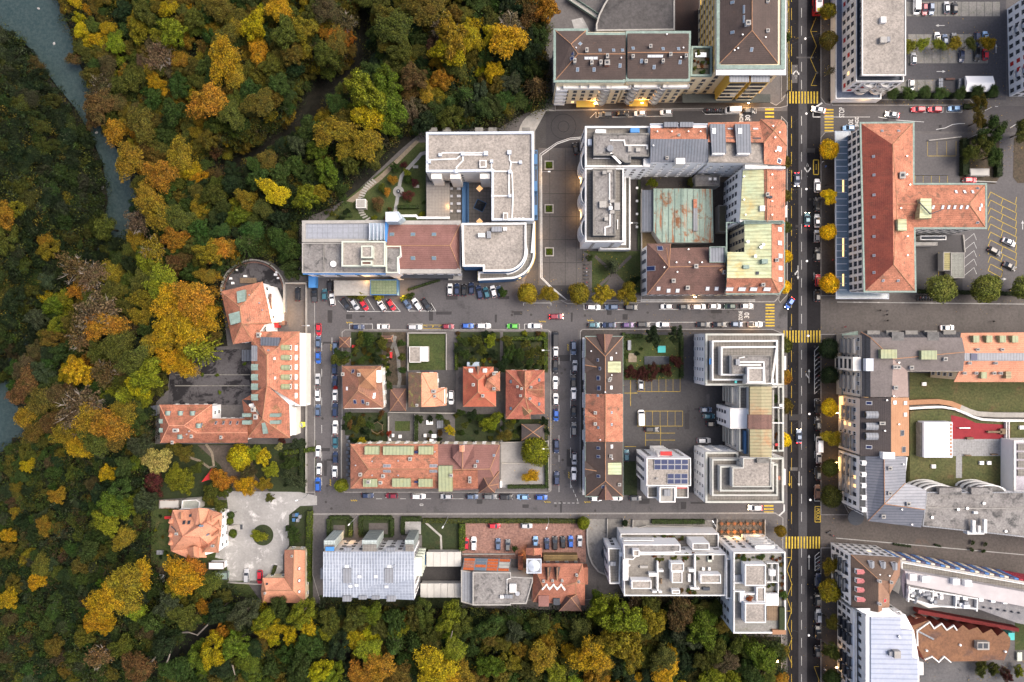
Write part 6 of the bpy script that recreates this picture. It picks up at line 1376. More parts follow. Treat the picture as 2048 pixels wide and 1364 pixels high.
b.box('green_dormer',1762,699,1794,717,17,19.4,COPPER); b.box('green_dormer',1843,701,1874,719,17,19.4,COPPER); b.box('roof_terrace_glass',1732,717,1747,742,16.5,18.2,PAR_B); b.chim([(1788,734),(1795,734),(1821,735),(1789,775),(1888,718)],1,1,.8,PAR_W); b.vents([(1786,792),(1796,725)])
for x0,x1 in ((1784,1808),(1855,1878)): b.box('terrace_recess',x0,664,x1,681,16,17.75,BITUMEN)
for k in range(5): b.box('mansard_panel',1735+k*38,661,1760+k*38,671,14,16.4+.01*k,CONC_D)
pa_,pb_=P(1722,714,16),P(1722,742,16)
m=MB(); m.box((pa_.x - 1.0,(pa_.y+pb_.y)/2,9.5),(2.4,abs(pa_.y - pb_.y),12)); bay_=b.part('oriel_bay',m,WHITE2)
for k in range(4):
    m=MB(); m.box((pa_.x - 2.25,(pa_.y+pb_.y)/2,5.2+2.8*k),(.12,3,1.3)); b.part('oriel_window',m,GLASS,bay_)
for (ya,yb) in ((676,708),(748,785)):
    a,c=P(1722,ya,16),P(1722,yb,16); b.balconies((a.x,a.y),(c.x,c.y),[.5],[4+3*k for k in range(4)],4.5,1.3,WHITE2,GREYW)
b=Bld('long orange-tiled wing with a grey metal ridge and green dormers on the pedestrian street',1990,715)
b.walls(inwall([(1921,666),(2300,662),(2300,762),(1912,762)],14,.4),0,13.8,CREAM,2.8,'w')
b.roof(dict(a=(1920,666,14),b=(2300,662,14),c=(2300,705,17),d=(1929,706,17)),['abcd'],T_PEACH); b.roof(dict(e=(1928,722,17),f=(2300,722,17),g=(2300,764,14),h=(1908,764,14)),['efgh'],T_PEACH,'south_slope')
b.box('metal_ridge',1929,706,2300,721.5,16.5,17.1,METAL_G); b.box('metal_ridge_glass',1942,707,1955,720,17.1,17.3,SOLAR)
for x in (1953,1979,2006,2031): b.box('green_dormer',x - 6,671,x+6,685,14.3,16.4,COPPER)
b.box('green_dormer',1963,744,1974,757,14.3,16.2,COPPER); b.box('green_dormer',2012,743,2023,757,14.3,16.2,METAL_O); b.chim([(1953,699),(2002,699),(1937,726),(1927,746),(1950,746),(1986,746),(1999,746),(1989,726)],.8,.7,.7,PAR_W)
b=Bld('cream apartment house with roof halves painted shade-dark and sunlit tan and three arched metal dormers',1770,853)
b.walls(inwall([(1721,796),(1818,796),(1818,912),(1721,912)],15,.2),0,14.8,surf('pink_beige_render',(.66,.58,.52),(.6,.52,.46),.2,fine=.8,fa=.05,bump=0),2.4,'w',z_first=1.2,lit=.04,size=(1.2,1.6))
b.roof(dict(a=(1721,795,15),b=(1782,795,18.5),c=(1782,912,18.5),d=(1720,912,15)),['abcd'],T_DARK); b.roof(dict(b=(1782.3,795,18.5),e=(1818,795,15.4),f=(1818,912,15.4),c=(1782.3,912,18.5)),['befc'],T_TAN,'sun_toned_east_slope')  # shaded west and sunlit east are put into the two tile colours
b.dorm([(1741,829),(1741,852),(1741,872)],-90,2.2,3.8,1.4,METAL_G,DARKW,True); b.sky([(1738,806),(1738,894)],1.1,1.7,SOLAR,PAR_W); b.sky([(1810,806),(1810,829),(1789,805)],1.2,1.4,LAMP_W); b.sky([(1804,866),(1807,899)],1.8,1.6,GLASS,CONC); b.chim([(1762,846)],1.6,.8,.9,DARKW); b.vents([(1796,848),(1772,800),(1768,861)])
a,c=P(1721,796,15),P(1721,912,15); b.balconies((a.x,a.y),(c.x,c.y),[.3,.8],[4+3*k for k in range(3)],4.5,1.0,WHITE2,CONC_D)
b=Bld('white apartment house with blue-grey seamed roof and rounded corner above the diagonal street',1770,980)
b.walls(inwall([(1721,913),(1818,913),(1812,966),(1852,985),(1842,1055),(1745,1042),(1721,1022)],15,.3),0,14.8,WHITE,2.5,'d',z_first=1.2,lit=.02,size=(1.2,1.6))
b.roof(dict(a=(1731,913,16),b=(1768,913,18),c=(1769,1008,18),d=(1736,1042,15.5),e=(1731,1020,15.6),f=(1813,913,16),g=(1811,966,16),h=(1853,980,16),i=(1849,1019,17.8),j=(1842,1055,15.5)),['abcde','bfgc','ghic','icdj'],METAL_Y)
b.roof(dict(a=(1720,913,15),b=(1731,913,16.1),c=(1731,1020,15.7),d=(1736,1042,15.6),e=(1720,1020,15)),['abcde'],surf('dark_grey_mansard',(.10,.10,.10),(.08,.08,.08),.3),'mansard',caps=False)
b.dorm([(1725,y) for y in (925,948,970,994,1018)],-90,1.5,1.4,1.2,PAR_W); b.box('stair_tower',1766,905,1790,918,15,19.2,WHITE); b.chim([(1778,936),(1778,986),(1815,1007),(1765,1032)],1,1,.7,PAR_W); b.vents([(1802,1018),(1805,928),(1822,1048)])
a,c=P(1721,913,15),P(1721,1020,15); b.balconies((a.x,a.y),(c.x,c.y),[.25,.6],[4+3*k for k in range(3)],6,1.0,WHITE2,CONC)
m=MB(); cc=P(1712,1035,4); m.tube([(cc.x,cc.y,3.6),(cc.x,cc.y,4)],2.6,18); b.part('round_shop_canopy',m,DARKW)
for (xx,yy,hh) in ((1683,815,22),(1681,928,14)):
    b.box('shop_canopy',xx - 3,yy - hh,xx+3,yy+hh,3.4,3.8,GLASS_Y); b.box('shop_canopy',xx - 2,yy+hh+2,xx+6,yy+hh+22,3.4,3.8,GREYW)
b=Bld('long flat-roofed building with stained gravel roof and white curved balconies below the playground court',1950,1020)
b.walls(inwall([(1853,984),(2300,990),(2300,1105),(1845,1054)],13,.3),0,12.8,WHITE,2.8,'w')
b.roof(dict(a=(1853,984,13),b=(2300,984,13),c=(2300,1100,13),d=(1845,1053,13)),['abcd'],GRAVEL_D); b.border([(1853,984),(2300,984),(2300,1100),(1845,1053)],13.4,2,METAL_G,'parapet',.5)
b.duct([(1852,1015),(2200,1019)],13.05,wd=.2,h=.4,mat=CONC)
for x0,x1 in ((1861,1878),(1925,1985)): b.box('raised_roof',x0+18,976,x1+45 if x0 < 1900 else x1,989,12.6,14.4,GRAVEL_D)
b.duct([(1944,1042),(1944,1062)],14,'white_flue',.9,1.0,PAR_W); b.duct([(1955,1052),(1955,1062)],14,'white_flue',.7,1.0,PAR_W); b.duct([(1967,1040),(1967,1062)],14,'white_flue',.9,1.0,PAR_W); b.box('flue_base',1935,1062,1969,1069,12,14,PAR_W)
b.box('roof_hatch',1948,1023,1956,1028,13,13.8,PAR_W); b.vents([(1933,1016),(1966,1006),(1863,1034),(1915,1018),(2010,1062)],.3,.4)
a,c=P(1853,984,13),P(2100,988,13)
for x0 in (1862,1962):
    for k in range(4):
        m=MB(); q=P(x0+22,985,13); z=2.4+2.9*k; arc_=[(q.x - 5.2*math.cos(math.pi*t/10),q.y+2.2*math.sin(math.pi*t/10)) for t in range(11)]; m.prism(arc_,z,z+.9); b.part('curved_balcony',m,PAR_W)
        m=MB(); m.prism([(q.x+(x - q.x)*.88,q.y+(y - q.y)*.85) for x,y in arc_],z+.9,z+.93); b.part('balcony_floor',m,BITUMEN)
# court podium
pod=Bld('green podium court with red rubber playground and curved white wall inside the eastern block',1930,860,'podium','terrace')
m=MB(); m.prism([P(x,y,3)[:2] for x,y in ((1820,822),(1880,818),(1915,822),(1950,836),(1985,841),(2300,845),(2300,985),(1820,985))],0,3); pod.part('planted_roof',m,SEDUM)
curve=[(1820,817),(1850,815),(1885,814),(1910,818),(1930,826),(1948,834),(1965,839),(2000,841),(2300,843)]
for i in range(len(curve) - 1):
    a,c=P(*curve[i],4),P(*curve[i+1],4); d=c - a; m=MB(); m.box(((a.x+c.x)/2,(a.y+c.y)/2,2),(d.length+.3,.7,4.1+.004*i),math.atan2(d.y,d.x)); pod.part('curved_wall',m,PAR_W)
    m=MB(); m.box(((a.x+c.x)/2,(a.y+c.y)/2+1.6,1),(d.length+.3,1.6,2.1+.004*i),math.atan2(d.y,d.x)); pod.part('brown_ledge',m,T_TAN if i < 4 else CONC)
sheet('court_lawn',[(1819,745),(2300,765),(2300,836),(1960,828),(1900,806),(1819,810)],.06,SEDUM)
def podsheet(nm,pts,z,mat): m=MB(); m.prism([P(x,y,z)[:2] for x,y in pts],z,z,side=False); return pod.part(nm,m,mat)
podsheet('red_playground_floor',[(1902,830),(1930,836),(1952,846),(1985,848),(2020,850),(2020,878),(1904,878)],3.02,REDRUB)
HEX=surf('hexagon_paving',(.27,.27,.27),(.22,.22,.22),.4,fine=1.6,fa=.25,grid=(.8,.15))
podsheet('hexagon_paving',[(1904,878),(2022,878),(2022,960),(2013,960),(2013,912),(1924,912),(1924,956),(1912,956),(1912,912),(1904,912)],3.02,HEX)
pod.box('white_glass_roof',1848,844,1905,915,3,6.5,surf('milk_glass',(.72,.74,.80),(.62,.66,.78),.25,fine=.8,fa=.04,bump=0)); pod.box('glass_roof_edge',1841,846,1848,914,3,5.5,CONC_D)
for i in range(9): pod.box('glazing_square',1900,847+i*7.4,1904,852+i*7.4,6.5,6.56,T_TAN)
for x,y in ((1849,768),(1868,933),(1964,926),(1979,926),(2044,855)): pod.box('skylight',x - 4,y - 3.5,x+4,y+3.5,.1 if y < 800 else 3,.8 if y < 800 else 3.7,LAMP_W)
for x,y,w_,h_ in ((1930,856,22,1.2),(1941,877,13,4),(1990,864,28,4),(2007,863,12,11),(1937,911,12,2),(1990,909,12,2)): pod.box('play_equipment',x - w_/2,y - h_/2,x+w_/2,y+h_/2,3.02,4,WOOD if h_ > 1.5 else STEEL)
b=Bld('white building with framed roof wells at the right edge beside the playground court',2090,910); b.flat([(2028,881),(2200,881),(2200,985),(2028,985)],9,0,WHITE,surf('lilac_roof',(.40,.38,.42),None,.4),PAR_W,.5,.6)
for i in range(4): b.box('roof_well',2036,888+i*17,2060,901+i*17,8.4,8.9,DECK)
b.border([(2012,842),(2019,842),(2019,985),(2012,985)],4,1.4,PAR_W,'low_wall',1)
# south-east corner
b=Bld('brown mansard corner building with red and grey dormers below the diagonal street',1750,1170)
b.walls(inwall([(1702,1110),(1800,1116),(1798,1150),(1779,1188),(1779,1213),(1757,1225),(1703,1214)],14,.2),0,13.8,WHITE,2.4,'d',z_first=1.2,lit=.03)
DB=surf('dark_brown_tile',(.12,.085,.065),(.095,.066,.052),.25,stripe=('z',.3,.14),fa=.18)
b.roof(dict(a=(1702,1109,14),b=(1801,1115,14),c=(1779,1163,18.4),d=(1757,1159,18.8),e=(1757,1225,18),f=(1703,1214,14)),['abcd','adef'],DB)
b.roof(dict(b=(1801,1115,14),g=(1800,1150,14),h=(1779,1189,15.5),c=(1779,1163,18.4),d=(1757,1159,18.8),i=(1779,1213,15),e=(1757,1225,18)),['bghc','chd','dhie'],surf('tan_brown_tile',(.26,.15,.10),(.19,.11,.075),.25,stripe=('z',.3,.14),fa=.18),'sun_toned_east_slope')  # lighter copy of the brown tile, eastern light put into its colour
b.dorm([(1741,1128),(1764,1129),(1787,1131)],180,1.5,2.2,1.2,METAL_G); b.dorm([(1719,1142),(1719,1160),(1719,1178),(1719,1197)],-90,1.5,2.6,1.2,surf('pink_dormer_metal',(.42,.15,.15),(.36,.12,.12),.5)); b.chim([(1757,1161),(1780,1163),(1757,1206)],.7,.7,.9,PAR_W); b.vents([(1758,1148),(1777,1150)]); b.sky([(1769,1201)],1.2,1.2,REDP)
a,c=P(1703,1110,14),P(1703,1214,14); b.balconies((a.x,a.y),(c.x,c.y),[.3,.65],[4+3*k for k in range(3)],4,1.1,WHITE2,DARKW)
b.box('shop_fascia',1674,1093,1677,1120,0,4,DARKW)
b=Bld('white apartment house with a pale blue striped metal roof at the bottom right corner',1780,1320)
b.walls(inwall([(1706,1220),(1812,1228),(1830,1262),(1836,1320),(1840,1560),(1706,1560)],11,.2),0,10.8,WHITE,2.5,'d',z_first=1.2,lit=.03,size=(1.2,1.6))
b.flat([(1712,1222),(1800,1222),(1812,1236),(1812,1560),(1712,1560)],12,9,WHITE,BITUMEN,PAR_W,.8,.3)
b.walls(inwall([(1727,1226),(1800,1226),(1826,1262),(1836,1320),(1836,1560),(1727,1560)],15,.2),11,16,WHITE,2.6,'d',z_first=.8,fh=3)
b.roof(dict(a=(1742,1235,16.5),b=(1802,1235,17),c=(1802,1259,17),d=(1825,1260,17),e=(1825,1317,17),f=(1836,1318,17),g=(1836,1560,17),h=(1742,1560,16.5)),['abcdefgh'],METAL_W,caps=False); b.roof(dict(a=(1712,1217,16.6),b=(1777,1216,17.2),c=(1802,1234.5,17),d=(1742,1234.5,16.6)),['abcd'],PAR_W,'white_gable',caps=False)
b.box('chimney_block',1789,1303,1802,1317,16.5,18.4,CONC); b.box('satellite_rack',1779,1304,1787,1312,16.5,17.8,METAL_G); b.vents([(1796,1271),(1798,1274)],.2,.6)
a,c=P(1707,1240,11),P(1707,1364,11); b.balconies((a.x,a.y),(c.x,c.y),[.15,.35,.7,.9],[3.4+2.9*k for k in range(3)],2.6,1.3,DARKW,DARKW)
b.box('east_terrace',1837,1325,1847,1350,8,9,PAR_W)
b=Bld('long pinkish white building with roof-mounted cooling units and a bright patterned street facade',1920,1190)
b.walls(inwall([(1802,1122),(2300,1208),(2300,1300),(2034,1246),(1953,1216),(1865,1223),(1808,1197)],13,.3),0,11,WHITE2)
MUR=[surf('mural_blue',(.05,.14,.36),(.10,.2,.42),.6),surf('mural_dark',(.05,.05,.09),(.12,.10,.16),.6),surf('mural_cream',(.55,.48,.36),(.6,.55,.5),.6),surf('mural_red',(.36,.04,.06),(.25,.03,.05),.6)]
a,c=P(1802,1122,13),P(2100,1174,13); d=(c - a); L_=d.length; d.normalize(); nrm=Vector((-d.y,d.x,0))
for i in range(30):
    for k in range(3):
        t=(i+.5)/30; q=a+d*L_*t+nrm*.15; m=MB(); m.box((q.x,q.y,2.6+3.0*k+.6),(L_/30 - .25,.5,2.3),math.atan2(d.y,d.x)); b.part('facade_panel',m,MUR[3] if i > 24 else MUR[(i*5+k*3) % 3])
pinkr=surf('pinkish_roof',(.44,.41,.41),(.36,.335,.34),.3,fine=1.2,fa=.08)
b.roof(dict(a=(1803,1125,12),b=(2300,1212,12),c=(2300,1235,12),d=(1803,1142,12)),['abcd'],DECK,'street_terrace',.4,caps=False); b.border([(1803,1124),(2300,1211),(2300,1234),(1803,1141)],12.9,2,PAR_W,'terrace_parapet',.9)
b.roof(dict(a=(1810,1142,15),b=(2300,1228,15),c=(2300,1262,15),d=(1814,1168,15)),['abcd'],pinkr,'roof',3,caps=False)
b.roof(dict(a=(1814,1168.4,14),b=(2300,1262.4,14),c=(2300,1300,14),d=(2034,1246,14),e=(1953,1217,14),f=(1865,1210,14),g=(1808,1196,14)),['abcdefg'],surf('plant_deck',(.22,.21,.21),(.13,.13,.14),.5),'plant_deck',3,caps=False)
b.roof(dict(a=(1803,1142,12.4),b=(1810,1142,15),c=(1808,1196,14.2),d=(1796,1180,6)),['abcd'],surf('lilac_wall',(.48,.42,.50),None,.3),'end_wall',.2,caps=False)
for x,y in ((1827,1155),(1852,1159),(1913,1164),(1937,1167)): b.box('roof_cube',x - 7,y - 6,x+7,y+6,14.9,16.4,LAMP_W)
rr_=random.Random(4)
for i in range(26): 
    x=rr_.uniform(1820,1945); y=1172+(x - 1814)*.16+rr_.uniform(4,24); w_=rr_.uniform(4,9); b.box('cooling_unit',x - w_/2,y - 3,x+w_/2,y+3.5,14,14.8+rr_.random(),(LAMP_W,METAL_G,PAR_W,LAMP_W)[i % 4])
for x in (1814,1862,1908,1950): b.duct([(x,1170+(x - 1814)*.19),(x - 1,1200+(x - 1814)*.14)],14,'service_walkway',.35,1.2,PAR_W)
b.duct([(1815,1173),(1950,1195)],14.01,'service_walkway',.35,1.2,PAR_W); b.duct([(1812,1194),(1865,1209),(1950,1215)],14.02,'service_walkway',.35,1.2,PAR_W)
m=MB(); m.tube([P(1829,1205,14.5),P(1833,1195,15.4),P(1845,1189,15.6),P(1860,1188,15.2)],.5,8); b.part('curved_duct',m,METAL_G)
for i in range(12): b.box('vent_block',1968+(i % 6)*14,1188+(i % 6)*2.2+(i // 6)*26,1971+(i % 6)*14,1191+(i % 6)*2.2+(i // 6)*26,14,14.6,DARKW)
for x,y in ((1963,1199),(1987,1201),(2011,1204),(2034,1206)): b.box('roof_hatch',x - 4,y - 4,x+4,y+4,14,14.9,LAMP_W)
m=MB(); 
for i in range(8):
    x0,x1=1830+i*25,1855+i*25; a,c=P(x0,1219+i*4.6,1),P(x1,1219+(i+1)*4.6,1); d=c - a; m.box(((a.x+c.x)/2,(a.y+c.y)/2,1.4),(d.length,1.2,2.8),math.atan2(d.y,d.x))
single('red_wall',m,surf('dark_red_wall',(.16,.02,.02),(.11,.016,.016),.5),'dark red wall along the back of the pinkish white building','wall')
b=Bld('low brown building with a zigzag outline and white zigzag parapets at the bottom right',1930,1285,'hall','hall')
zz=[(1823,1252),(1858,1240),(1867,1256),(1882,1246),(1892,1259),(1906,1250),(1915,1259),(1926,1250),(1938,1260),(1955,1254),(1966,1267),(1983,1258),(1995,1272),(2008,1262),(2021,1276),(2020,1293),(2008,1321),(1989,1319),(1970,1322),(1901,1323),(1887,1312),(1876,1323),(1863,1312),(1851,1323),(1833,1290)]
b.walls([P(x,y,6)[:2] for x,y in zz],0,5.9,T_RED)
m=MB(); m.prism([P(x,y,6)[:2] for x,y in zz],5.9,6.0); b.part('roof',m,surf('rust_brown_roof',(.19,.095,.05),(.14,.07,.04),.2,fine=1.4,fa=.25,spot=((.08,.05,.045),.12,.56,.72)))
b.duct([(1834,1260),(1858,1243),(1867,1256),(1882,1246),(1892,1259),(1906,1250),(1912,1259)],6.0,'zigzag_parapet',.35,.5,PAR_W); b.duct([(1849,1318),(1863,1312),(1876,1323),(1887,1312),(1900,1323)],6.0,'zigzag_parapet',.35,.5,PAR_W); b.duct([(1833,1260),(1834,1290)],6.0,'zigzag_parapet',.35,.5,PAR_W); b.duct([(1836,1262),(1865,1277)],6.0,'zigzag_parapet',.5,.5,METAL_G)
b.box('ventilation_unit',1955,1284,1979,1300,6,7.6,CONC); b.box('fan',1957,1287,1965,1297,7.6,7.7,DARKW); b.box('fan',1968,1287,1976,1297,7.6,7.7,DARKW); m=MB()
for x,y in ((1919,1289),(1852,1300),(2009,1302)): c=P(x,y,6); m=MB(); m.tube([(c.x,c.y,6),(c.x,c.y,6.6)],.35,8); b.part('vent_pipe',m,LAMP_W)
bb=shed('small orange-roofed hut at the west tip of the zigzag building',1830,1234,1852,1246,3,T_ORANGE2,GREYW,'hut')
# ================================================================== VEGETATION
nrng=np.random.default_rng(11)
def leaf_mesh(name,C,Nn,size,mat,cols=None):
    """one small bent quad per leaf clump; C centres, Nn normals"""
    n=len(C); r=nrng.normal(size=(n,3)); u=np.cross(Nn,r); u /= np.linalg.norm(u,axis=1)[:,None]+1e-9
    v=np.cross(Nn,u); s=(size*nrng.uniform(.6,1.35,n))[:,None]; a=nrng.uniform(.5,.95,n)[:,None]
    V=np.stack([C - u*s*.5,C+v*s*a*.5+Nn*s*.12,C+u*s*.5,C - v*s*a*.5+Nn*s*.12],1).reshape(-1,3)
    me=bpy.data.meshes.new(name); me.vertices.add(4*n); me.vertices.foreach_set('co',V.astype(np.float32).ravel())
    me.loops.add(4*n); me.loops.foreach_set('vertex_index',np.arange(4*n,dtype=np.int32))
    me.polygons.add(n); me.polygons.foreach_set('loop_start',np.arange(0,4*n,4,dtype=np.int32)); me.polygons.foreach_set('loop_total',np.full(n,4,dtype=np.int32))
    me.materials.append(mat)
    if cols is not None:
        at=me.attributes.new('leafcol','FLOAT_COLOR','POINT')
        at.data.foreach_set('color',np.repeat(np.concatenate([cols,np.ones((n,1))],1),4,0).astype(np.float32).ravel())
    me.update(calc_edges=True); return me
def unit(v): return v/(np.linalg.norm(v,axis=-1,keepdims=True)+1e-9)
def warp(C,g,amt=.24):
    ph=np.arctan2(C[:,1],C[:,0]); k=1+sum(amt/q ** .6*np.sin(q*ph+g.uniform(0,6.28)) for q in (2,3,5))
    C[:,:2] *= k[:,None]; C[:,2] += .06*np.sin(C[:,0]*7+g.uniform(0,6))*np.cos(C[:,1]*6); return C
def crown_lobed(seed,nl=34,n=12000,size=.064,spread=.78):
    g=np.random.default_rng(seed); L=[]
    for i in range(nl):
        a=i*2.399+g.uniform(-.5,.5); rr=spread*math.sqrt((i+.5)/nl)*g.uniform(.8,1.12); z=.42*(1 - (rr/.8) ** 2)+g.uniform(-.22,.22)
        L.append((rr*math.cos(a),rr*math.sin(a),z,g.uniform(.13,.30)))
    L=np.array(L); k=g.choice(nl,n,p=L[:,3] ** 2/(L[:,3] ** 2).sum()); d=unit(g.normal(size=(n,3))+[0,0,.4])
    C=warp(L[k,:3]+d*L[k,3:4]*g.uniform(.6,1.12,(n,1)),g)
    return leaf_mesh('crown',C,unit(d+g.normal(size=(n,3))*.6),size,LEAF)
def crown_feather(seed,ns=250,per=46,size=.067):
    g=np.random.default_rng(seed); Cs=[]; Ns=[]
    for i in range(ns):
        a=g.uniform(0,6.283); L=g.uniform(.55,1.05); base=g.uniform(.0,.35)*L; z0=g.uniform(-.25,.55)*(1.1 - L*.5); bend=g.uniform(-.5,.5)
        t=g.uniform(0,1,per) ** .8; rr=base+(L - base)*t; aa=a+bend*t*.5
        wdt=.11*(1 - t*.6); off=g.normal(size=per)*wdt
        C=np.stack([rr*np.cos(aa) - np.sin(aa)*off,rr*np.sin(aa)+np.cos(aa)*off,z0+.22*np.sin(t*2.6)+g.normal(size=per)*.02+.12*(1 - rr)],1)
        Cs.append(C); Ns.append(unit(np.stack([.25*np.cos(aa),.25*np.sin(aa),np.ones(per)],1)+g.normal(size=(per,3))*.4))
    return leaf_mesh('crown',warp(np.concatenate(Cs),g,.28),np.concatenate(Ns),size,LEAF)
def crown_sparse(seed): 
    return crown_feather(seed,90,22,.085)
def crown_star(seed,tiers=9):
    g=np.random.default_rng(seed); Cs=[]; Ns=[]
    for k in range(tiers):
        R_=1 - k/tiers*.92; z=-.5+1.9*k/tiers
        nb=int(16 - k)
        for i in range(nb):
            a=6.283*i/nb+k*.4+g.uniform(-.1,.1); m_=int(52*R_)+8; t=g.uniform(.05,1,m_); L=R_*g.uniform(.85,1.08); off=g.normal(size=m_)*.05*(1.2 - t)
            Cs.append(np.stack([L*t*math.cos(a) - math.sin(a)*off,L*t*math.sin(a)+math.cos(a)*off,z - .25*t*R_+g.normal(size=m_)*.02],1)); Ns.append(unit(np.tile([0,0,1.],(m_,1))+g.normal(size=(m_,3))*.5))
    return leaf_mesh('crown',np.concatenate(Cs),np.concatenate(Ns),.085,LEAF)
def crown_dome(seed,n=6500):
    g=np.random.default_rng(seed); d=unit(g.normal(size=(n,3))+[0,0,.5]); ph=np.arctan2(d[:,1],d[:,0])
    bump_=1+.07*np.sin(ph*9+seed)*np.sin(d[:,2]*9+seed)+.05*np.sin(ph*4 - seed*2)+g.normal(size=n)*.05
    return leaf_mesh('crown',warp(d*bump_[:,None]*[1,1,.75]*g.choice([.86,1.0],(n,1)),g,.07),unit(d+g.normal(size=(n,3))*.5),.10,LEAF)
def trunk_mesh(seed,bare=False,mat=BARK):
    g=random.Random(seed); m=MB(); m.tube([(0,0,-3.4),(.01,.0,-1.2),(0,.02,-.2),(0,0,.25)],[.075,.06,.045,.02],7)
    for i in range(16 if bare else 7):
        a=i*2.4+g.uniform(-.3,.3); L=g.uniform(.6,1.0) if bare else .6; z=g.uniform(-.7,.1); mid=(L*.5*math.cos(a),L*.5*math.sin(a),z+.3); end=(L*math.cos(a+.15),L*math.sin(a+.15),z+.5)
        m.tube([(0,0,z),mid,end],[.03,.02,.006],5,False)
        if bare:
            for k in range(5):
                t=g.uniform(.35,.95); b0=[mid[q]+(end[q] - mid[q])*t for q in range(3)]; a2=a+g.uniform(-1,1); l2=g.uniform(.15,.35); m.tube([b0,(b0[0]+l2*math.cos(a2),b0[1]+l2*math.sin(a2),b0[2]+.12)],[.012,.004],4,False)
    return m.mesh('trunk',mat,True)
CROWNS={'L': [crown_lobed(s,26+5*(s % 4)) for s in range(5)],'F': [crown_feather(s) for s in range(20,25)],'B': [crown_sparse(s) for s in (40,41)],'C': [crown_star(s) for s in (50,51)],'D': [crown_dome(s) for s in (60,61,62)]}
TRUNKS={'n': [trunk_mesh(s) for s in (1,2)],'B': [trunk_mesh(s,True,BARK_P) for s in (3,4)]}
PAL={'gold': (.36,.215,.008),'amber': (.21,.155,.012),'yellow': (.38,.30,.008),'orange': (.31,.155,.014),'rust': (.10,.058,.018),'brown': (.066,.050,.022),'ochre': (.115,.092,.013),'yellow-green': (.17,.19,.012),'lime green': (.095,.14,.012),
       'olive': (.078,.088,.014),'green': (.040,.070,.014),'dark green': (.016,.031,.011),'grey-green': (.046,.060,.030),'pale yellow': (.34,.29,.09),'grey-brown': (.115,.080,.045),'dark red': (.07,.018,.016),'red': (.35,.03,.02),'copper brown': (.115,.070,.026),'golden': (.62,.41,.01),'old gold': (.25,.19,.012)}
for k_ in PAL: PAL[k_]=tuple(v_*(1 if k_ in ('golden','old gold') else .80) for v_ in PAL[k_])
ALLTREES=[]
KINDW={'L': 'broad-crowned','F': 'feathery','B': 'half-bare','C': 'conical','D': 'round'}
def tree(px,py,rpx,col,kind,label,hc=None,zg=None,group=None,cat='tree',name=None):
    r=rnd; rm=rpx*K
    if hc is None: hc=max(3.0,min(14,rm*2.1))
    if zg is None:
        gx,gy=px,py
        for _ in range(4):
            zz=zt(gx,gy); q=P(px,py,zz+hc); f=(H - zz)/H*K; gx=q.x/f+CX; gy=CY - q.y/f
        zg=zt(gx,gy)
    c=P(px,py,zg+hc); rm=rpx*K*(H - zg - hc)/H
    root=link(name or ('garden_shrub' if cat == 'shrub' else {'C': 'conifer'}.get(kind,'tree')),None,None,(c.x,c.y,zg)); root.empty_display_size=1; reg(root,label,cat,group)
    base=PAL[col] if isinstance(col,str) else col; j=r.uniform(.85,1.18); cc=tuple(min(.9,v*j*r.uniform(.93,1.07)) for v in base)
    k=r.choice(CROWNS[kind]); o=link('crown',k,root,(0,0,hc),(0,0,r.uniform(0,6.28)),cc); q_=r.uniform(.84,1.14) if kind in 'LFB' else 1; o.scale=(rm*q_*1.02,rm/q_*1.02,rm*r.uniform(.85,1.15))
    t=link('trunk',r.choice(TRUNKS['B' if kind == 'B' else 'n']),root,(0,0,hc),(0,0,r.uniform(0,6.28))); t.scale=(rm,rm,max(rm*.6,hc/3.2))
    ALLTREES.append((px,py,rpx)); return root
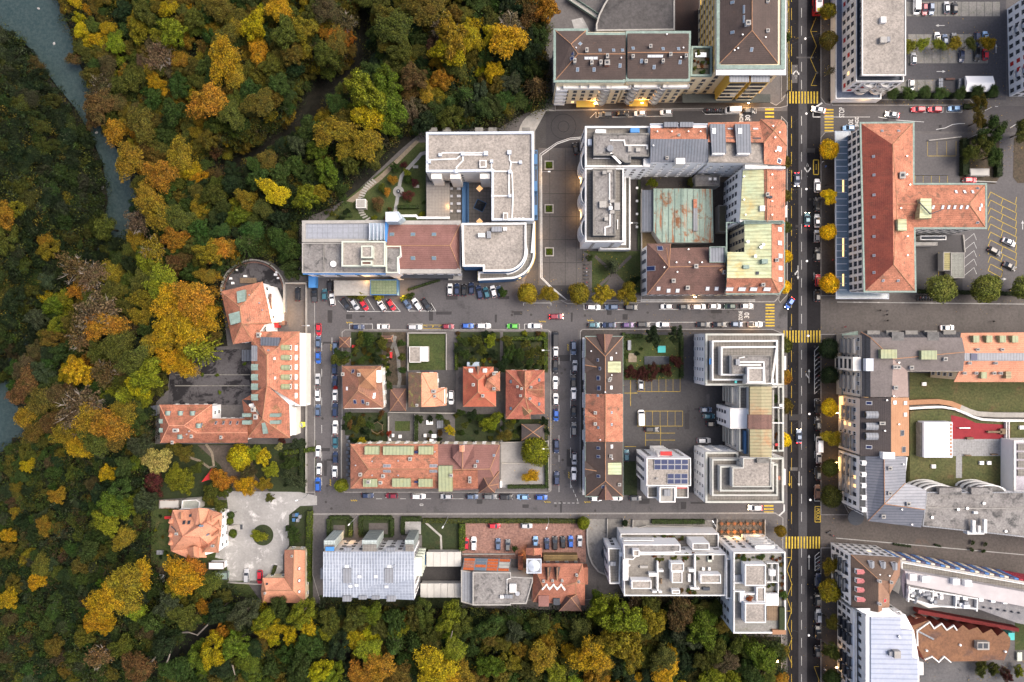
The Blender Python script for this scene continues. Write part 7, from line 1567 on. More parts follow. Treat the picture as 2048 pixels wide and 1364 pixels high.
# --- forest: dominant trees read from the photograph
SEED=[]
def zone(x,y):
    if inpoly(x,y,WESTB) and x < 290 and y < 860: return 'on the dark bank across the river'
    if y < 460 and x < 330: return 'on the river slope of the north-west wood'
    if y < 250 and x < 700: return 'in the middle of the northern wood'
    if y < 260: return 'in the wood north of the hospital'
    if y < 470: return 'on the slope west of the hospital garden'
    if y < 700: return 'in the wood west of the round terrace'
    if y < 900: return 'in the wood west of the school yard'
    if y < 1130 and x < 320: return 'on the south-west slope below the villa'
    if x < 330: return 'at the bottom left of the wood'
    if x < 640: return 'in the wood south of the barn'
    if x < 1170: return 'in the wood behind the barrel-roofed building'
    return 'in the wood below the white complex'
raw='''164 60 18 yellow L;178 90 14 yellow L;219 57 15 gold F;150 118 14 rust F;235 90 22 yellow-green L;347 63 31 yellow-green L;322 112 28 grey-brown B;290 27 26 olive L;342 16 18 gold F;437 19 26 ochre F;452 80 26 ochre F;451 122 36 gold F;470 150 26 amber F;511 52 28 yellow L;520 109 22 gold F;205 175 24 brown B;200 213 30 rust F;235 208 20 copper_brown F;262 164 26 olive L;314 166 20 gold L;361 175 22 green L;350 224 28 green L;421 208 36 orange F;465 232 26 olive F;520 208 28 ochre F;500 180 22 green L;364 314 30 amber F;262 323 30 amber F;323 353 32 orange F;287 252 30 ochre F;235 265 22 orange F;400 358 16 gold L;421 350 16 rust L;300 300 20 rust F;190 240 16 rust F;220 135 20 brown F;390 135 20 olive L;390 40 24 olive L;280 60 22 amber L;250 20 20 dark_green L
560 20 26 gold F;575 65 32 olive L;610 60 28 amber L;625 30 24 olive L;590 110 24 ochre L;650 20 26 brown F;675 85 24 ochre F;668 75 16 orange F;690 45 24 brown B;650 110 28 olive L;590 140 20 dark_green L;560 170 24 green L;545 130 22 ochre L;700 95 16 ochre F;790 60 34 olive F;775 35 22 ochre F;850 20 34 ochre F;880 30 22 ochre F;805 105 28 olive L;800 60 22 green L;800 100 14 yellow-green L;780 90 22 ochre F;740 90 14 dark_green C;905 75 40 amber L;900 105 34 yellow L;940 80 26 yellow F;885 60 26 grey-brown B;1015 85 34 gold F;1020 50 26 grey-brown B;985 70 22 yellow L;1060 35 24 rust L;1095 20 26 orange L;1062 38 20 green L;825 155 30 copper_brown L;818 190 20 rust L;880 160 22 orange L;875 190 18 amber L;745 150 26 green L;735 190 42 yellow-green L;775 175 34 lime_green L;740 235 34 yellow L;785 215 34 lime_green L;820 215 18 grey-brown B;775 250 28 lime_green L;985 145 22 yellow L;1025 165 22 grey-green L;1005 200 20 green L;930 190 24 green C;900 205 20 green C;960 185 20 grey-green L;900 235 24 olive L;935 215 20 dark_green L;990 210 20 green L;1060 105 24 dark_green L;1072 172 27 copper_brown C;850 245 22 dark_green L;690 240 26 ochre L;670 265 34 amber F;620 260 26 green L;735 290 30 amber F;700 300 24 amber F;640 300 24 lime_green L;690 310 18 lime_green L;600 290 24 grey-green L;655 345 26 lime_green L;700 330 22 olive L;620 350 18 green L;590 330 22 green L;745 320 22 olive L
550 385 26 yellow F;495 400 24 amber L;480 430 22 lime_green L;530 420 20 olive F;615 395 28 yellow-green L;640 385 20 amber L;560 350 24 green L;520 360 24 green L;470 370 24 dark_green L;430 390 26 olive L;410 400 20 amber L;300 395 26 amber F;285 440 30 grey-brown B;320 430 34 amber F;360 440 30 olive F;212 455 26 olive L;355 480 28 orange L;310 500 28 amber B;385 490 20 olive L;425 505 30 amber L;445 500 26 orange F;490 490 28 green C;350 530 24 rust L;300 525 26 yellow-green L;290 560 26 olive F;400 460 24 green L;560 480 26 green L;585 500 26 green L;590 540 24 green L;560 440 22 dark_green L
160 540 34 copper_brown B;190 555 30 grey-brown B;170 580 26 orange F;220 545 22 amber F;215 590 24 olive L;100 500 20 amber L;90 480 16 amber L;10 430 24 orange L;30 420 18 amber L;15 480 26 olive L;110 610 24 lime_green L;130 605 22 yellow-green L;90 590 18 yellow L;95 560 20 grey-green L;75 635 24 grey-green L;30 600 24 dark_green L
330 570 34 yellow-green F;300 600 28 amber F;350 610 38 gold F;390 600 38 orange F;410 640 30 gold F;340 660 34 gold F;380 670 34 gold F;310 690 26 amber F;395 700 36 yellow-green C;370 730 26 gold F;340 720 28 gold L;235 650 24 brown F;200 625 44 grey-brown B;215 650 34 orange F;170 670 34 copper_brown B;240 690 30 olive F;150 650 24 ochre L;110 680 22 ochre L;200 700 26 olive L;130 705 22 green L;160 745 32 gold L;175 725 16 orange L;212 745 28 copper_brown B;275 725 32 olive F;300 750 34 yellow-green L;280 770 30 yellow L;320 770 20 olive L;250 790 26 yellow-green C;55 735 22 brown F;60 765 26 rust F;45 790 22 copper_brown F;70 725 16 lime_green L;90 745 22 grey-green L;90 800 28 ochre F;60 830 24 amber F;75 860 22 ochre F;110 840 24 rust F;120 790 24 copper_brown F;165 815 44 grey-brown B;190 840 34 amber F;225 850 34 orange F;250 830 28 amber F;140 870 28 amber F;165 890 26 gold F;195 880 30 olive F;230 875 24 ochre F;265 850 20 green L;280 890 26 grey-green L;60 930 16 yellow L;215 945 18 yellow L;250 930 20 green L;270 925 14 lime_green L;230 1010 30 lime_green L;255 1015 24 yellow-green L;220 1045 28 yellow-green L;240 985 26 green L;200 985 22 dark_green L;290 1000 24 grey-green L;250 1075 22 amber F;120 990 18 orange L;90 1050 18 amber L;20 1070 16 gold L;10 1100 20 ochre L;85 1130 20 ochre F;75 1160 20 gold L;20 1195 22 gold L;30 1170 18 ochre L;160 1130 18 ochre L;210 1165 14 lime_green L;180 1100 22 green L
260 1165 36 amber F;285 1150 26 gold F;230 1190 34 gold F;205 1210 30 gold F;250 1200 30 amber F;190 1240 26 gold L;215 1250 22 gold L;270 1215 24 yellow-green F;370 1150 34 gold F;385 1140 24 orange F;350 1180 24 yellow-green L;420 1165 24 olive F;412 1212 18 orange L;340 1205 28 grey-green L;370 1230 30 olive L;310 1240 26 green L;440 1220 28 dark_green L;490 1225 30 grey-green L;530 1240 26 yellow-green L;560 1215 22 green L;550 1190 12 yellow L;540 1255 26 yellow L;470 1290 30 lime_green L;430 1300 30 yellow L;440 1270 22 orange L;400 1310 24 lime_green L;280 1330 30 rust F;200 1310 26 copper_brown B;170 1270 22 ochre L;250 1290 24 olive L;330 1290 26 dark_green L;370 1330 26 green L;600 1330 28 green L;110 1290 20 ochre L
605 1225 28 yellow-green L;615 1255 20 yellow L;660 1240 24 olive L;655 1265 20 yellow-green L;710 1235 26 olive L;745 1225 24 lime_green L;713 1278 22 yellow L;700 1280 16 yellow L;790 1235 24 green L;830 1230 22 olive L;850 1225 24 olive L;810 1250 18 yellow-green L;900 1230 30 yellow-green L;920 1240 24 olive L;640 1340 24 yellow L;670 1345 20 yellow-green L;740 1300 26 yellow-green F;760 1330 30 orange F;720 1350 24 orange F;850 1300 16 yellow L;870 1330 38 yellow F;890 1345 30 gold F;905 1300 26 yellow-green F;860 1360 24 amber F;930 1350 24 amber F;800 1350 24 ochre F;980 1250 26 green L;1030 1260 22 grey-green L;1020 1320 22 amber L;980 1330 26 lime_green L;1060 1340 22 olive L;1000 1350 24 ochre L;620 1290 24 green L;790 1290 26 green C;830 1285 24 green C;680 1290 24 dark_green L
1085 1310 28 amber F;1110 1340 26 yellow-green L;1180 1305 36 gold F;1195 1320 24 orange F;1160 1260 24 olive F;1205 1215 30 yellow-green L;1245 1235 42 yellow-green L;1235 1275 38 amber L;1258 1300 34 amber L;1195 1195 18 lime_green L;1225 1260 26 yellow-green L;1290 1260 20 olive F;1308 1240 30 amber L;1300 1215 26 olive L;1270 1195 20 brown L;1360 1225 34 copper_brown L;1400 1260 36 lime_green L;1385 1230 28 olive L;1375 1270 28 grey-green L;1320 1180 22 brown L;1330 1340 26 gold F;1325 1315 26 olive F;1430 1300 26 olive L;1455 1320 26 grey-brown L;1410 1320 24 olive L;1480 1290 26 olive L;1520 1310 32 lime_green L;1540 1300 24 green L;1500 1340 26 green L;1420 1355 26 yellow-green L;1460 1355 22 yellow-green L;1370 1320 20 dark_green L'''
raw=raw.replace('\n',';')
for it in raw.split(';'):
    x,y,r_,c_,k_=it.split(); SEED.append((float(x),float(y),float(r_),c_.replace('_',' '),k_))
def tlabel(c_,k_,r_,x,y): return '%s %s%s tree %s' % (KINDW[k_],c_+('-leaved' if k_ != 'B' else ' twigged'),'',zone(x,y))
NF=0
def under_roof(x,y): return inpoly(x,y,TOWN)
fill=[]
rf=random.Random(5)
BIG=sorted(SEED,key=lambda q: -q[2])[:175]; SMALL=[q for q in SEED if q not in BIG]
for x,y,r_,c_,k_ in BIG:
    tree(x,y,r_*1.03,c_,k_,tlabel(c_,k_,r_,x,y),group='autumn trees of the wood'); NF += 1
# the smaller crowns between them, past the limit for single trees: one mass of instanced crowns
cano_pts=[]
def ground_of(px,py,hc):
    gx_,gy_=px,py
    for _ in range(3):
        zz=zt(gx_,gy_); q=P(px,py,zz+hc); f=(H - zz)/H*K; gx_=q.x/f+CX; gy_=CY - q.y/f
    return zt(gx_,gy_)
placed=[(q[0],q[1],q[2]) for q in BIG]; KI={'L': 0,'F': 2,'B': 4,'C': 5}
def canopy(x,y,r_,c_,k_,hc=None):
    hc=hc or r_*K*2.0; z=ground_of(x,y,hc); c=P(x,y,z+hc); rm=r_*K*(H - z - hc)/H
    cano_pts.append((tuple(c),rm,rf.uniform(0,6.28),KI[k_]+(rf.randint(0,1) if k_ in 'LF' else 0),tuple(v*rf.uniform(.85,1.15) for v in PAL[c_]))); placed.append((x,y,r_))
for x,y,r_,c_,k_ in SMALL: canopy(x,y,r_*1.05,c_,k_)
def gorge(x,y): return min(seg_d(x,y,a,b_) for a,b_ in GORGE+(((470,1290),(520,1270)),((300,1340),(420,1260)),((380,1260),(440,1250)),((700,1300),(670,1320))))
tries=0
while tries < 30000:
    tries += 1; x,y=rf.uniform(-80,1600),rf.uniform(-70,1440)
    if inpoly(x,y,TOWN) or (inpoly(x,y,bank_l+bank_r) and not 485 < y < 770): continue
    sw=x < 330 and y > 880; wb=inpoly(x,y,WESTB) and x < 290
    if 250 < y and 560 < x < 860 and y < 455: sw=True
    r_=rf.uniform(9,17) if sw else rf.uniform(11,20) if wb else rf.uniform(11,22)
    if dpoly(x,y,TOWN) < r_*.9 or gorge(x,y) < r_*.8+4 or (not 485 < y < 770 and dpoly(x,y,bank_l+bank_r,True) < r_*.45) or (690 < x < 870 and 265 < y < 440 and dpoly(x,y,TOWN) < 26): continue
    if any((x - a) ** 2+(y - b_) ** 2 < (.47*(r_+c_)) ** 2 for a,b_,c_ in placed if abs(x - a) < 60): continue
    near=min(SEED,key=lambda q: (q[0] - x) ** 2+(q[1] - y) ** 2+rf.uniform(0,2500))
    pal=rf.choice([near[3],near[3],'olive','green','green','dark green','ochre'])
    if x < 720 and y < 330 and not wb: pal=rf.choice([near[3],near[3],'ochre','amber','olive','ochre','green'])
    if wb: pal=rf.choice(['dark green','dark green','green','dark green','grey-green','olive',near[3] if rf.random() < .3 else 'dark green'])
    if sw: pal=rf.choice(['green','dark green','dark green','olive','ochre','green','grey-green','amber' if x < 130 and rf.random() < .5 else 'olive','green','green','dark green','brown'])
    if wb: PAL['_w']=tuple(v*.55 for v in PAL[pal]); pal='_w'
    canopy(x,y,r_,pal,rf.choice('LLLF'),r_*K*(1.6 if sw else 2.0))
me=bpy.data.meshes.new('forest_canopy'); me.from_pydata([p_[0] for p_ in cano_pts],[],[])
def pattr(nm,ty,vals,key):
    at=me.attributes.new(nm,ty,'POINT'); at.data.foreach_set(key,np.array(vals,dtype=np.int32 if ty == 'INT' else np.float32).ravel())
pattr('size','FLOAT_VECTOR',[(p_[1]*1.08,p_[1]*rf.uniform(.85,1.15),p_[1]*rf.uniform(.8,1.2)) for p_ in cano_pts],'vector'); pattr('turn','FLOAT_VECTOR',[(0,0,p_[2]) for p_ in cano_pts],'vector'); pattr('kind','INT',[p_[3] for p_ in cano_pts],'value'); pattr('leafcol','FLOAT_COLOR',[(*p_[4],1) for p_ in cano_pts],'color')
ng=bpy.data.node_groups.new('scatter_crowns','GeometryNodeTree'); ng.interface.new_socket('Geometry',in_out='INPUT',socket_type='NodeSocketGeometry'); ng.interface.new_socket('Geometry',in_out='OUTPUT',socket_type='NodeSocketGeometry')
gi_=ng.nodes.new('NodeGroupInput'); go=ng.nodes.new('NodeGroupOutput'); iop=ng.nodes.new('GeometryNodeInstanceOnPoints'); jn=ng.nodes.new('GeometryNodeJoinGeometry'); L_=ng.links.new
def srcobj(me_): return next(o for o in bpy.data.objects if o.data is me_)
for me_ in reversed([CROWNS['L'][0],CROWNS['L'][1],CROWNS['F'][0],CROWNS['F'][1],CROWNS['B'][0],CROWNS['C'][0]]):
    oi=ng.nodes.new('GeometryNodeObjectInfo'); oi.inputs['Object'].default_value=srcobj(me_); oi.transform_space='ORIGINAL'
    sm=ng.nodes.new('GeometryNodeSetMaterial'); sm.inputs['Material'].default_value=LEAF_I; gt=ng.nodes.new('GeometryNodeGeometryToInstance')
    L_(oi.outputs['Geometry'],sm.inputs[0]); L_(sm.outputs[0],gt.inputs[0]); L_(gt.outputs[0],jn.inputs[0])
def nattr(nm,ty): a=ng.nodes.new('GeometryNodeInputNamedAttribute'); a.data_type=ty; a.inputs[0].default_value=nm; return a.outputs['Attribute']
L_(gi_.outputs[0],iop.inputs['Points']); L_(jn.outputs[0],iop.inputs['Instance']); iop.inputs['Pick Instance'].default_value=True
L_(nattr('kind','INT'),iop.inputs['Instance Index']); L_(nattr('turn','FLOAT_VECTOR'),iop.inputs['Rotation']); L_(nattr('size','FLOAT_VECTOR'),iop.inputs['Scale']); L_(iop.outputs[0],go.inputs[0])
o=link('forest_canopy',me); o['kind']='stuff'; md=o.modifiers.new('crowns','NODES'); md.node_group=ng
print('canopy',len(cano_pts))
# undergrowth and small crowns between them: uncountable, one mass
pts=[]; cols=[]; nrm=[]
gx=np.random.default_rng(3)
seedxy=np.array([(s[0],s[1]) for s in SEED]); seedr=np.array([s[2] for s in SEED])
bush_d=unit(gx.normal(size=(260,3))+[0,0,.55])
water_poly=bank_l+bank_r
cnt=0; y=-50.0
while y < 1420:
    x=-60.0
    while x < 1660:
        bx,by=x+rf.uniform(-7,7),y+rf.uniform(-7,7); x += 14.0
        if inpoly(bx,by,TOWN) or inpoly(bx,by,water_poly): continue
        if 690 < bx < 860 and 265 < by < 440 and dpoly(bx,by,TOWN) < 16: continue
        d=np.hypot(seedxy[:,0] - bx,seedxy[:,1] - by)
        if (d < seedr*.45).any(): continue
        near=SEED[int(np.argmin(d+np.array([0])))]
        if gorge(bx,by) < 15: continue
        ro=16*rf.uniform(.6,1.25)
        gz=zt(bx,by); hh=rf.uniform(1.5,5.5); c0=P(bx,by,gz+hh); rr=ro*K
        pal=rf.choice(['dark green','green','dark green','green','olive','olive','ochre','grey-green','brown',near[3]])
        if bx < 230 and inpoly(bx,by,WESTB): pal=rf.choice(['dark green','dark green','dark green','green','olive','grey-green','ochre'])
        if bx < 330 and by > 900: pal=rf.choice(['green','green','dark green','dark green','olive','olive','brown','grey-green'])
        base=np.array(PAL[pal])*rf.uniform(.6,1.0)
        big=gx.choice(260,120,replace=False); d3=bush_d[big]
        pts.append(np.array(c0)+d3*rr*[1,1,.9]*gx.uniform(.8,1.12,(120,1))); nrm.append(unit(d3+gx.normal(size=(120,3))*.5)); cols.append(np.tile(base,(120,1))); cnt += 1
    y += 14.0
o=link('undergrowth',leaf_mesh('undergrowth',np.concatenate(pts),np.concatenate(nrm),.46,LEAF_A,np.concatenate(cols))); o['kind']='stuff'
print('forest trees',NF,'bushes',cnt)
# leaning pale trunks in the clearing south-west
for i,(x0,y0,x1,y1) in enumerate(((275,1355,350,1270),(325,1345,345,1290),(395,1270,430,1235),(355,1265,395,1270),(893,1292,905,1262),(455,1320,470,1350))):
    z=zt(x0,y0); m=MB(); m.tube([P(x0,y0,z+4),P((x0+x1)/2+3,(y0+y1)/2 - 3,z+9),P(x1,y1,z+11)],[.32,.24,.12],6); single('leaning_trunk',m,BARK_P,'bare pale trunk leaning out of the dark gap in the southern wood','tree trunk','leaning trunks')

# --- town trees
def T(lst,label,kind='D',hc=None,**kw):
    for it in lst:
        x,y,r_,c_=it[:4]; kw['cat']='shrub' if r_ <= 12 and (hc or 9) < 4 else 'tree'; tree(x,y,r_,c_,it[4] if len(it) > 4 else kind,label.replace('@',c_ if isinstance(c_,str) else 'olive'),hc,it[5] if len(it) > 5 else 0.0,**kw)
T([(1658,299,18,'golden'),(1657,392,18,'golden','L'),(1656,464,15,'golden'),(1659,567,18,'golden'),(1657,697,19,'dark green'),(1659,750,17,'dark green'),(1659,815,16,'golden'),(1661,876,20,'old gold','L'),(1660,936,16,'olive'),(1663,993,20,'olive'),(1661,1129,19,'amber','L'),(1660,1181,21,'old gold'),(1663,1243,16,'ochre','L'),(1661,1300,19,'olive','L'),(1664,1356,16,'green'),(1657,80,17,'ochre'),(1656,22,15,'amber')],'@ round street tree on the east pavement of the main road','D',5.5,group='street trees along the main road')
T([(1570,75,10,'green'),(1569,325,12,'ochre'),(1569,392,12,'ochre'),(1568,455,13,'olive'),(1568,513,14,'golden'),(1568,573,13,'golden'),(1568,690,15,'olive'),(1569,754,14,'orange'),(1569,812,15,'ochre'),(1567,880,14,'golden'),(1561,1062,11,'amber'),(1563,1303,14,'amber'),(1560,1357,16,'orange'),(1660,143,10,'brown','B')],'@ street tree on the building side of the main road','D',4.5,group='street trees along the main road')
T([(1055,587,19,'old gold'),(1098,588,19,'old gold','L'),(1158,587,20,'amber'),(1204,588,24,'old gold','L'),(1254,587,24,'amber','L')],'@ tree in the row at the foot of the plaza','D',5,group='plaza row of trees')
T([(1883,577,27,(.15,.16,.03)),(1972,577,27,(.15,.16,.03)),(2050,576,23,(.15,.16,.03))],'large olive round tree along the southern edge of the post car park','D',7)
T([(1958,242,16,'ochre'),(1979,264,29,'green'),(1962,293,25,'olive'),(1985,312,22,'green'),(1940,305,18,'olive'),(2044,265,24,'olive'),(1956,209,18,'ochre')],'@ leafy tree on the planted island north of the post wing','L',5)
T([(1818,93,13,'yellow-green'),(1843,89,13,'yellow-green'),(1876,90,13,'yellow-green'),(1907,89,14,'amber'),(1939,88,12,'olive'),(1972,88,15,'gold')],'@ small tree between the two rows of parking bays','F',3.5)
T([(1783,188,13,'green'),(1816,188,14,'green'),(1848,185,13,'green'),(1880,187,14,'green'),(1918,188,13,'green'),(1952,185,14,'green'),(1985,183,12,'green')],'small green tree in the hedge row below the large car park','F',3)
T([(1305,674,20,'dark green'),(1351,668,17,'dark green')],'dark green tree on the lawn behind the long row houses','L',6)
T([(1352,722,14,'dark red'),(1261,745,15,'dark red'),(1303,744,17,'dark red'),(1332,741,14,'dark red'),(1282,748,13,'dark red')],'dark purple shrub tree between the lawn and the courtyard car park','L',2.5)
T([(1225,531,19,'grey-green')],'grey-green spiky conifer in the triangular plaza garden','C',5)
T([(1305,366,11,'yellow-green'),(1380,366,9,'olive'),(1178,516,8,'green'),(1270,560,10,'dark green')],'@ small bushy tree in the courtyard of the northern block','L',3)
T([(738,677,17,'green'),(765,688,14,'olive'),(723,681,13,'olive'),(671,719,13,'olive'),(688,712,14,'green'),(690,721,10,'olive'),(723,721,10,'green'),(803,686,9,'green'),(805,714,9,'olive'),(928,683,12,'green'),(951,681,14,'olive'),(980,681,15,'yellow-green'),(930,708,12,'green'),(965,700,12,'olive'),(1014,680,13,'olive'),(1019,705,14,'green'),(1003,735,12,'dark green'),(1040,708,13,'green'),(1062,706,12,'olive'),(1079,702,11,'olive'),(779,771,8,'green'),(742,700,8,'green'),(712,700,9,'olive'),(756,720,9,'dark green'),(776,700,7,'rust'),(918,700,10,'dark green'),(945,722,9,'olive'),(988,708,10,'dark green'),(1050,688,9,'olive'),(1035,726,11,'dark green'),(1060,724,9,'green'),(1082,722,10,'olive'),(1010,722,10,'dark green'),(805,740,8,'green'),(674,704,9,'green'),(970,668,9,'dark green'),(778,745,7,'dark green')],'@ garden tree north of the four villas','L',3.4,group='garden trees around the villas')
T([(983,843,22,'yellow-green','L'),(900,860,11,'yellow','L'),(1088,843,10,'dark green','L'),(778,866,6,'red','L'),(1071,903,27,'yellow-green','D'),(1062,951,15,'gold','F'),(683,971,13,'yellow-green','D'),(1010,871,14,'ochre','F'),(695,836,12,'green','L'),(723,843,12,'olive','L'),(712,856,10,'olive','L'),(740,850,9,'green','L'),(840,837,9,'green','L'),(879,834,8,'green','L'),(945,829,12,'dark green','L'),(922,825,9,'green','L'),(671,775,5,'red','L'),(764,825,7,'rust','L'),(725,880,8,'yellow','L'),(700,848,9,'rust','L'),(735,865,8,'dark green','L'),(690,855,8,'dark green','L'),(930,850,8,'olive','L'),(960,835,9,'green','L'),(1020,850,9,'olive','L'),(1005,835,8,'green','L'),(1030,872,8,'olive','L'),(893,845,8,'olive','L'),(1094,862,7,'dark green','L')],'@ garden tree south of the four villas','L',3.6,group='garden trees around the villas')
T([(319,920,34,'pale yellow','L'),(310,963,24,'dark red','L'),(369,962,30,'yellow-green','L'),(350,950,20,'yellow-green','L'),(481,914,24,'yellow','D'),(510,905,17,'yellow-green','L'),(527,914,20,'yellow','L'),(546,939,18,'yellow-green','L'),(443,958,24,'orange','L'),(424,982,22,'olive','L'),(450,985,14,'olive','L'),(494,969,24,'gold','L'),(497,945,18,'brown','L'),(529,967,17,'amber','L'),(581,925,18,'green','L'),(589,958,22,'grey-green','L'),(594,887,16,'grey-green','L'),(559,893,9,'pale yellow','L'),(370,905,20,'ochre','L'),(350,885,16,'ochre','L'),(519,1071,16,'yellow-green','L'),(589,1071,16,'green','L'),(462,1030,7,'green','D'),(565,880,8,'dark red','L'),(440,1010,14,'olive','L'),(395,935,14,'olive','L'),(540,995,10,'olive','L'),(420,1000,12,'ochre','L')],'@ tree in the garden between the school and the villa','L',4.5,group='trees of the school garden')
T([(460,1042,7,'lime green','D'),(466,1067,8,'lime green','D')],'clipped bright green bush beside the villa steps','D',1.5)
T([(786,360,10,'orange','F'),(775,384,8,'orange','F'),(757,408,14,'copper brown','F'),(814,346,8,'yellow-green','F'),(816,358,8,'green','D'),(830,366,8,'dark red','F'),(816,392,12,'dark red','F'),(808,330,7,'dark red','F'),(764,375,9,'olive','L'),(790,335,10,'green','L')],'small @ shrub tree in the hospital garden','L',2.2,group='shrubs of the hospital garden')
T([(724,592,11,'yellow-green'),(758,595,10,'yellow'),(710,591,9,'olive'),(821,592,9,'green'),(807,596,7,'yellow-green'),(1006,586,11,'green'),(700,590,8,'olive')],'@ bush in front of the diagonal hospital parking bays','L',2)
T([(1167,1046,12,'yellow-green','D'),(1250,1046,6,'dark green','D'),(1029,1097,7,'green','L')],'@ small round tree at the corner of the cobbled car park','D',2.5)
T([(1835,1330,12,'green'),(1960,1335,16,'olive'),(2010,1348,14,'dark red'),(2036,1340,12,'yellow-green'),(1985,1335,14,'olive')],'@ shrub behind the zigzag brown building','L',2)
for i,sh in enumerate(SHRUBS):
    px,py,z,r_,col,place=sh; c=P(px,py,z+r_*K*.5); o=link('potted_shrub',rnd.choice(CROWNS['L']),None,c,(0,0,i),col); s_=r_*K; o.scale=(s_,s_,s_)
    cn='reddish' if col[0] > col[1]*1.5 else 'green' if col[1] > col[0]*1.3 else 'olive'
    reg(o,'small %s shrub on the planted roof terrace %s' % (cn,'of the narrow link building' if px < 1430 and py < 160 else 'of the middle terrace building' if py < 1000 else 'of the white south-east tower' if px > 1460 else 'of the white modern complex'),'shrub','roof terrace plants')
# dense planting of the villa gardens
rg=random.Random(17); occ=[q for q in ALLTREES]
for x0,y0,x1,y1,n_,lb in ((703,664,762,728,14,'in the garden of the westernmost villa'),(766,690,810,770,10,'in the soil garden between the first two villas'),(915,666,1000,732,16,'in the garden of the red-orange villa'),(1006,666,1094,740,18,'in the garden of the easternmost villa'),(686,828,772,884,16,'in the hexagonal pergola garden'),(910,830,1000,884,10,'on the dark lawn behind the long terrace'),(1004,840,1040,884,5,'beside the dark pyramid shed'),(840,830,905,882,5,'on the edge of the paved court'),(305,1004,345,1125,8,'at the west edge of the villa lawn'),(560,880,612,975,10,'under the hedge of the school garden'),(1250,672,1290,752,6,'on the playground lawn'),(690,398,850,440,9,'in the lower hospital garden'),(642,418,700,438,5,'in the west corner of the hospital garden')):
    for i in range(n_):
        for _ in range(20):
            x,y,r_=rg.uniform(x0,x1),rg.uniform(y0,y1),rg.uniform(3.5,7.5)
            if abs(x - 797) < 16 or any((x - a) ** 2+(y - b_) ** 2 < (.6*(r_+c_)) ** 2 for a,b_,c_ in occ): continue
            occ.append((x,y,r_)); cn=rg.choice(['green','dark green','olive','dark green','green','ochre','rust','yellow-green']); c=P(x,y,.15+r_*K*.5); s_=r_*K
            o=link('garden_shrub',rg.choice(CROWNS['L']),None,c,(0,0,i),PAL[cn]); o.scale=(s_,s_*.9,s_*.8); reg(o,'small %s shrub %s' % (cn,lb),'shrub','shrubs of the gardens'); break
# fallen leaves under the street trees
C=[]; Cc=[]
for a,b_,c_ in ALLTREES:
    if inpoly(a,b_,TOWN) and a > 1040:
        for i in range(46): q=P(a+rg.gauss(0,c_*1.1),b_+rg.gauss(0,c_*1.1),0); C.append((q.x,q.y,.165 if 1246 < a < 1400 and b_ > 650 else .15)); Cc.append(rg.choice([(.30,.19,.02),(.2,.11,.02),(.36,.25,.02)]))
C=np.array(C); o=link('fallen_leaves',leaf_mesh('fallen_leaves',C,unit(np.tile([0,0,1.],(len(C),1))+nrng.normal(size=(len(C),3))*.1),.24,LEAF_A,np.array(Cc))); o['kind']='stuff'
# hedges: dense leaf boxes
def hedge(x0,y0,x1,y1,h_,col,label,wpx=None):
    """straight hedge from photo point to photo point"""
    a,c=P(x0,y0),P(x1,y1); d=c - a; L=d.length; w_=(wpx or 6)*K; d.normalize(); nn=Vector((-d.y,d.x,0)); n=int(min(6000,L*(w_+2*h_)*26))
    t=nrng.uniform(0,L,n); s_=nrng.uniform(-(w_/2+h_),w_/2+h_,n); top=np.abs(s_) < w_/2
    off=np.clip(s_,-w_/2,w_/2); z=np.where(top,h_,h_ - (np.abs(s_) - w_/2))+nrng.normal(size=n)*.05; off=off+nrng.normal(size=n)*.08
    C=np.stack([t*d.x+off*nn.x,t*d.y+off*nn.y,z],1); Nn=np.where(top[:,None],[0,0,1.],np.sign(s_)[:,None]*np.array([nn.x,nn.y,.2])); Nn=unit(Nn+nrng.normal(size=(n,3))*.4)
    me=leaf_mesh('hedge',C,Nn,.28,LEAF); o=link('hedge',me,None,(a.x,a.y,0),color=PAL[col] if isinstance(col,str) else col); reg(o,label,'hedge')
    m=MB(); m.box(((d.x*L)/2,(d.y*L)/2,h_*.46),(L,w_*.9,h_*.9),math.atan2(d.y,d.x)); q=link('hedge_core',m.mesh('hedge_core',surf('hedge_twigs',(.03,.04,.015)) if 'hedge_twigs' not in MATS else MATS['hedge_twigs']),o)
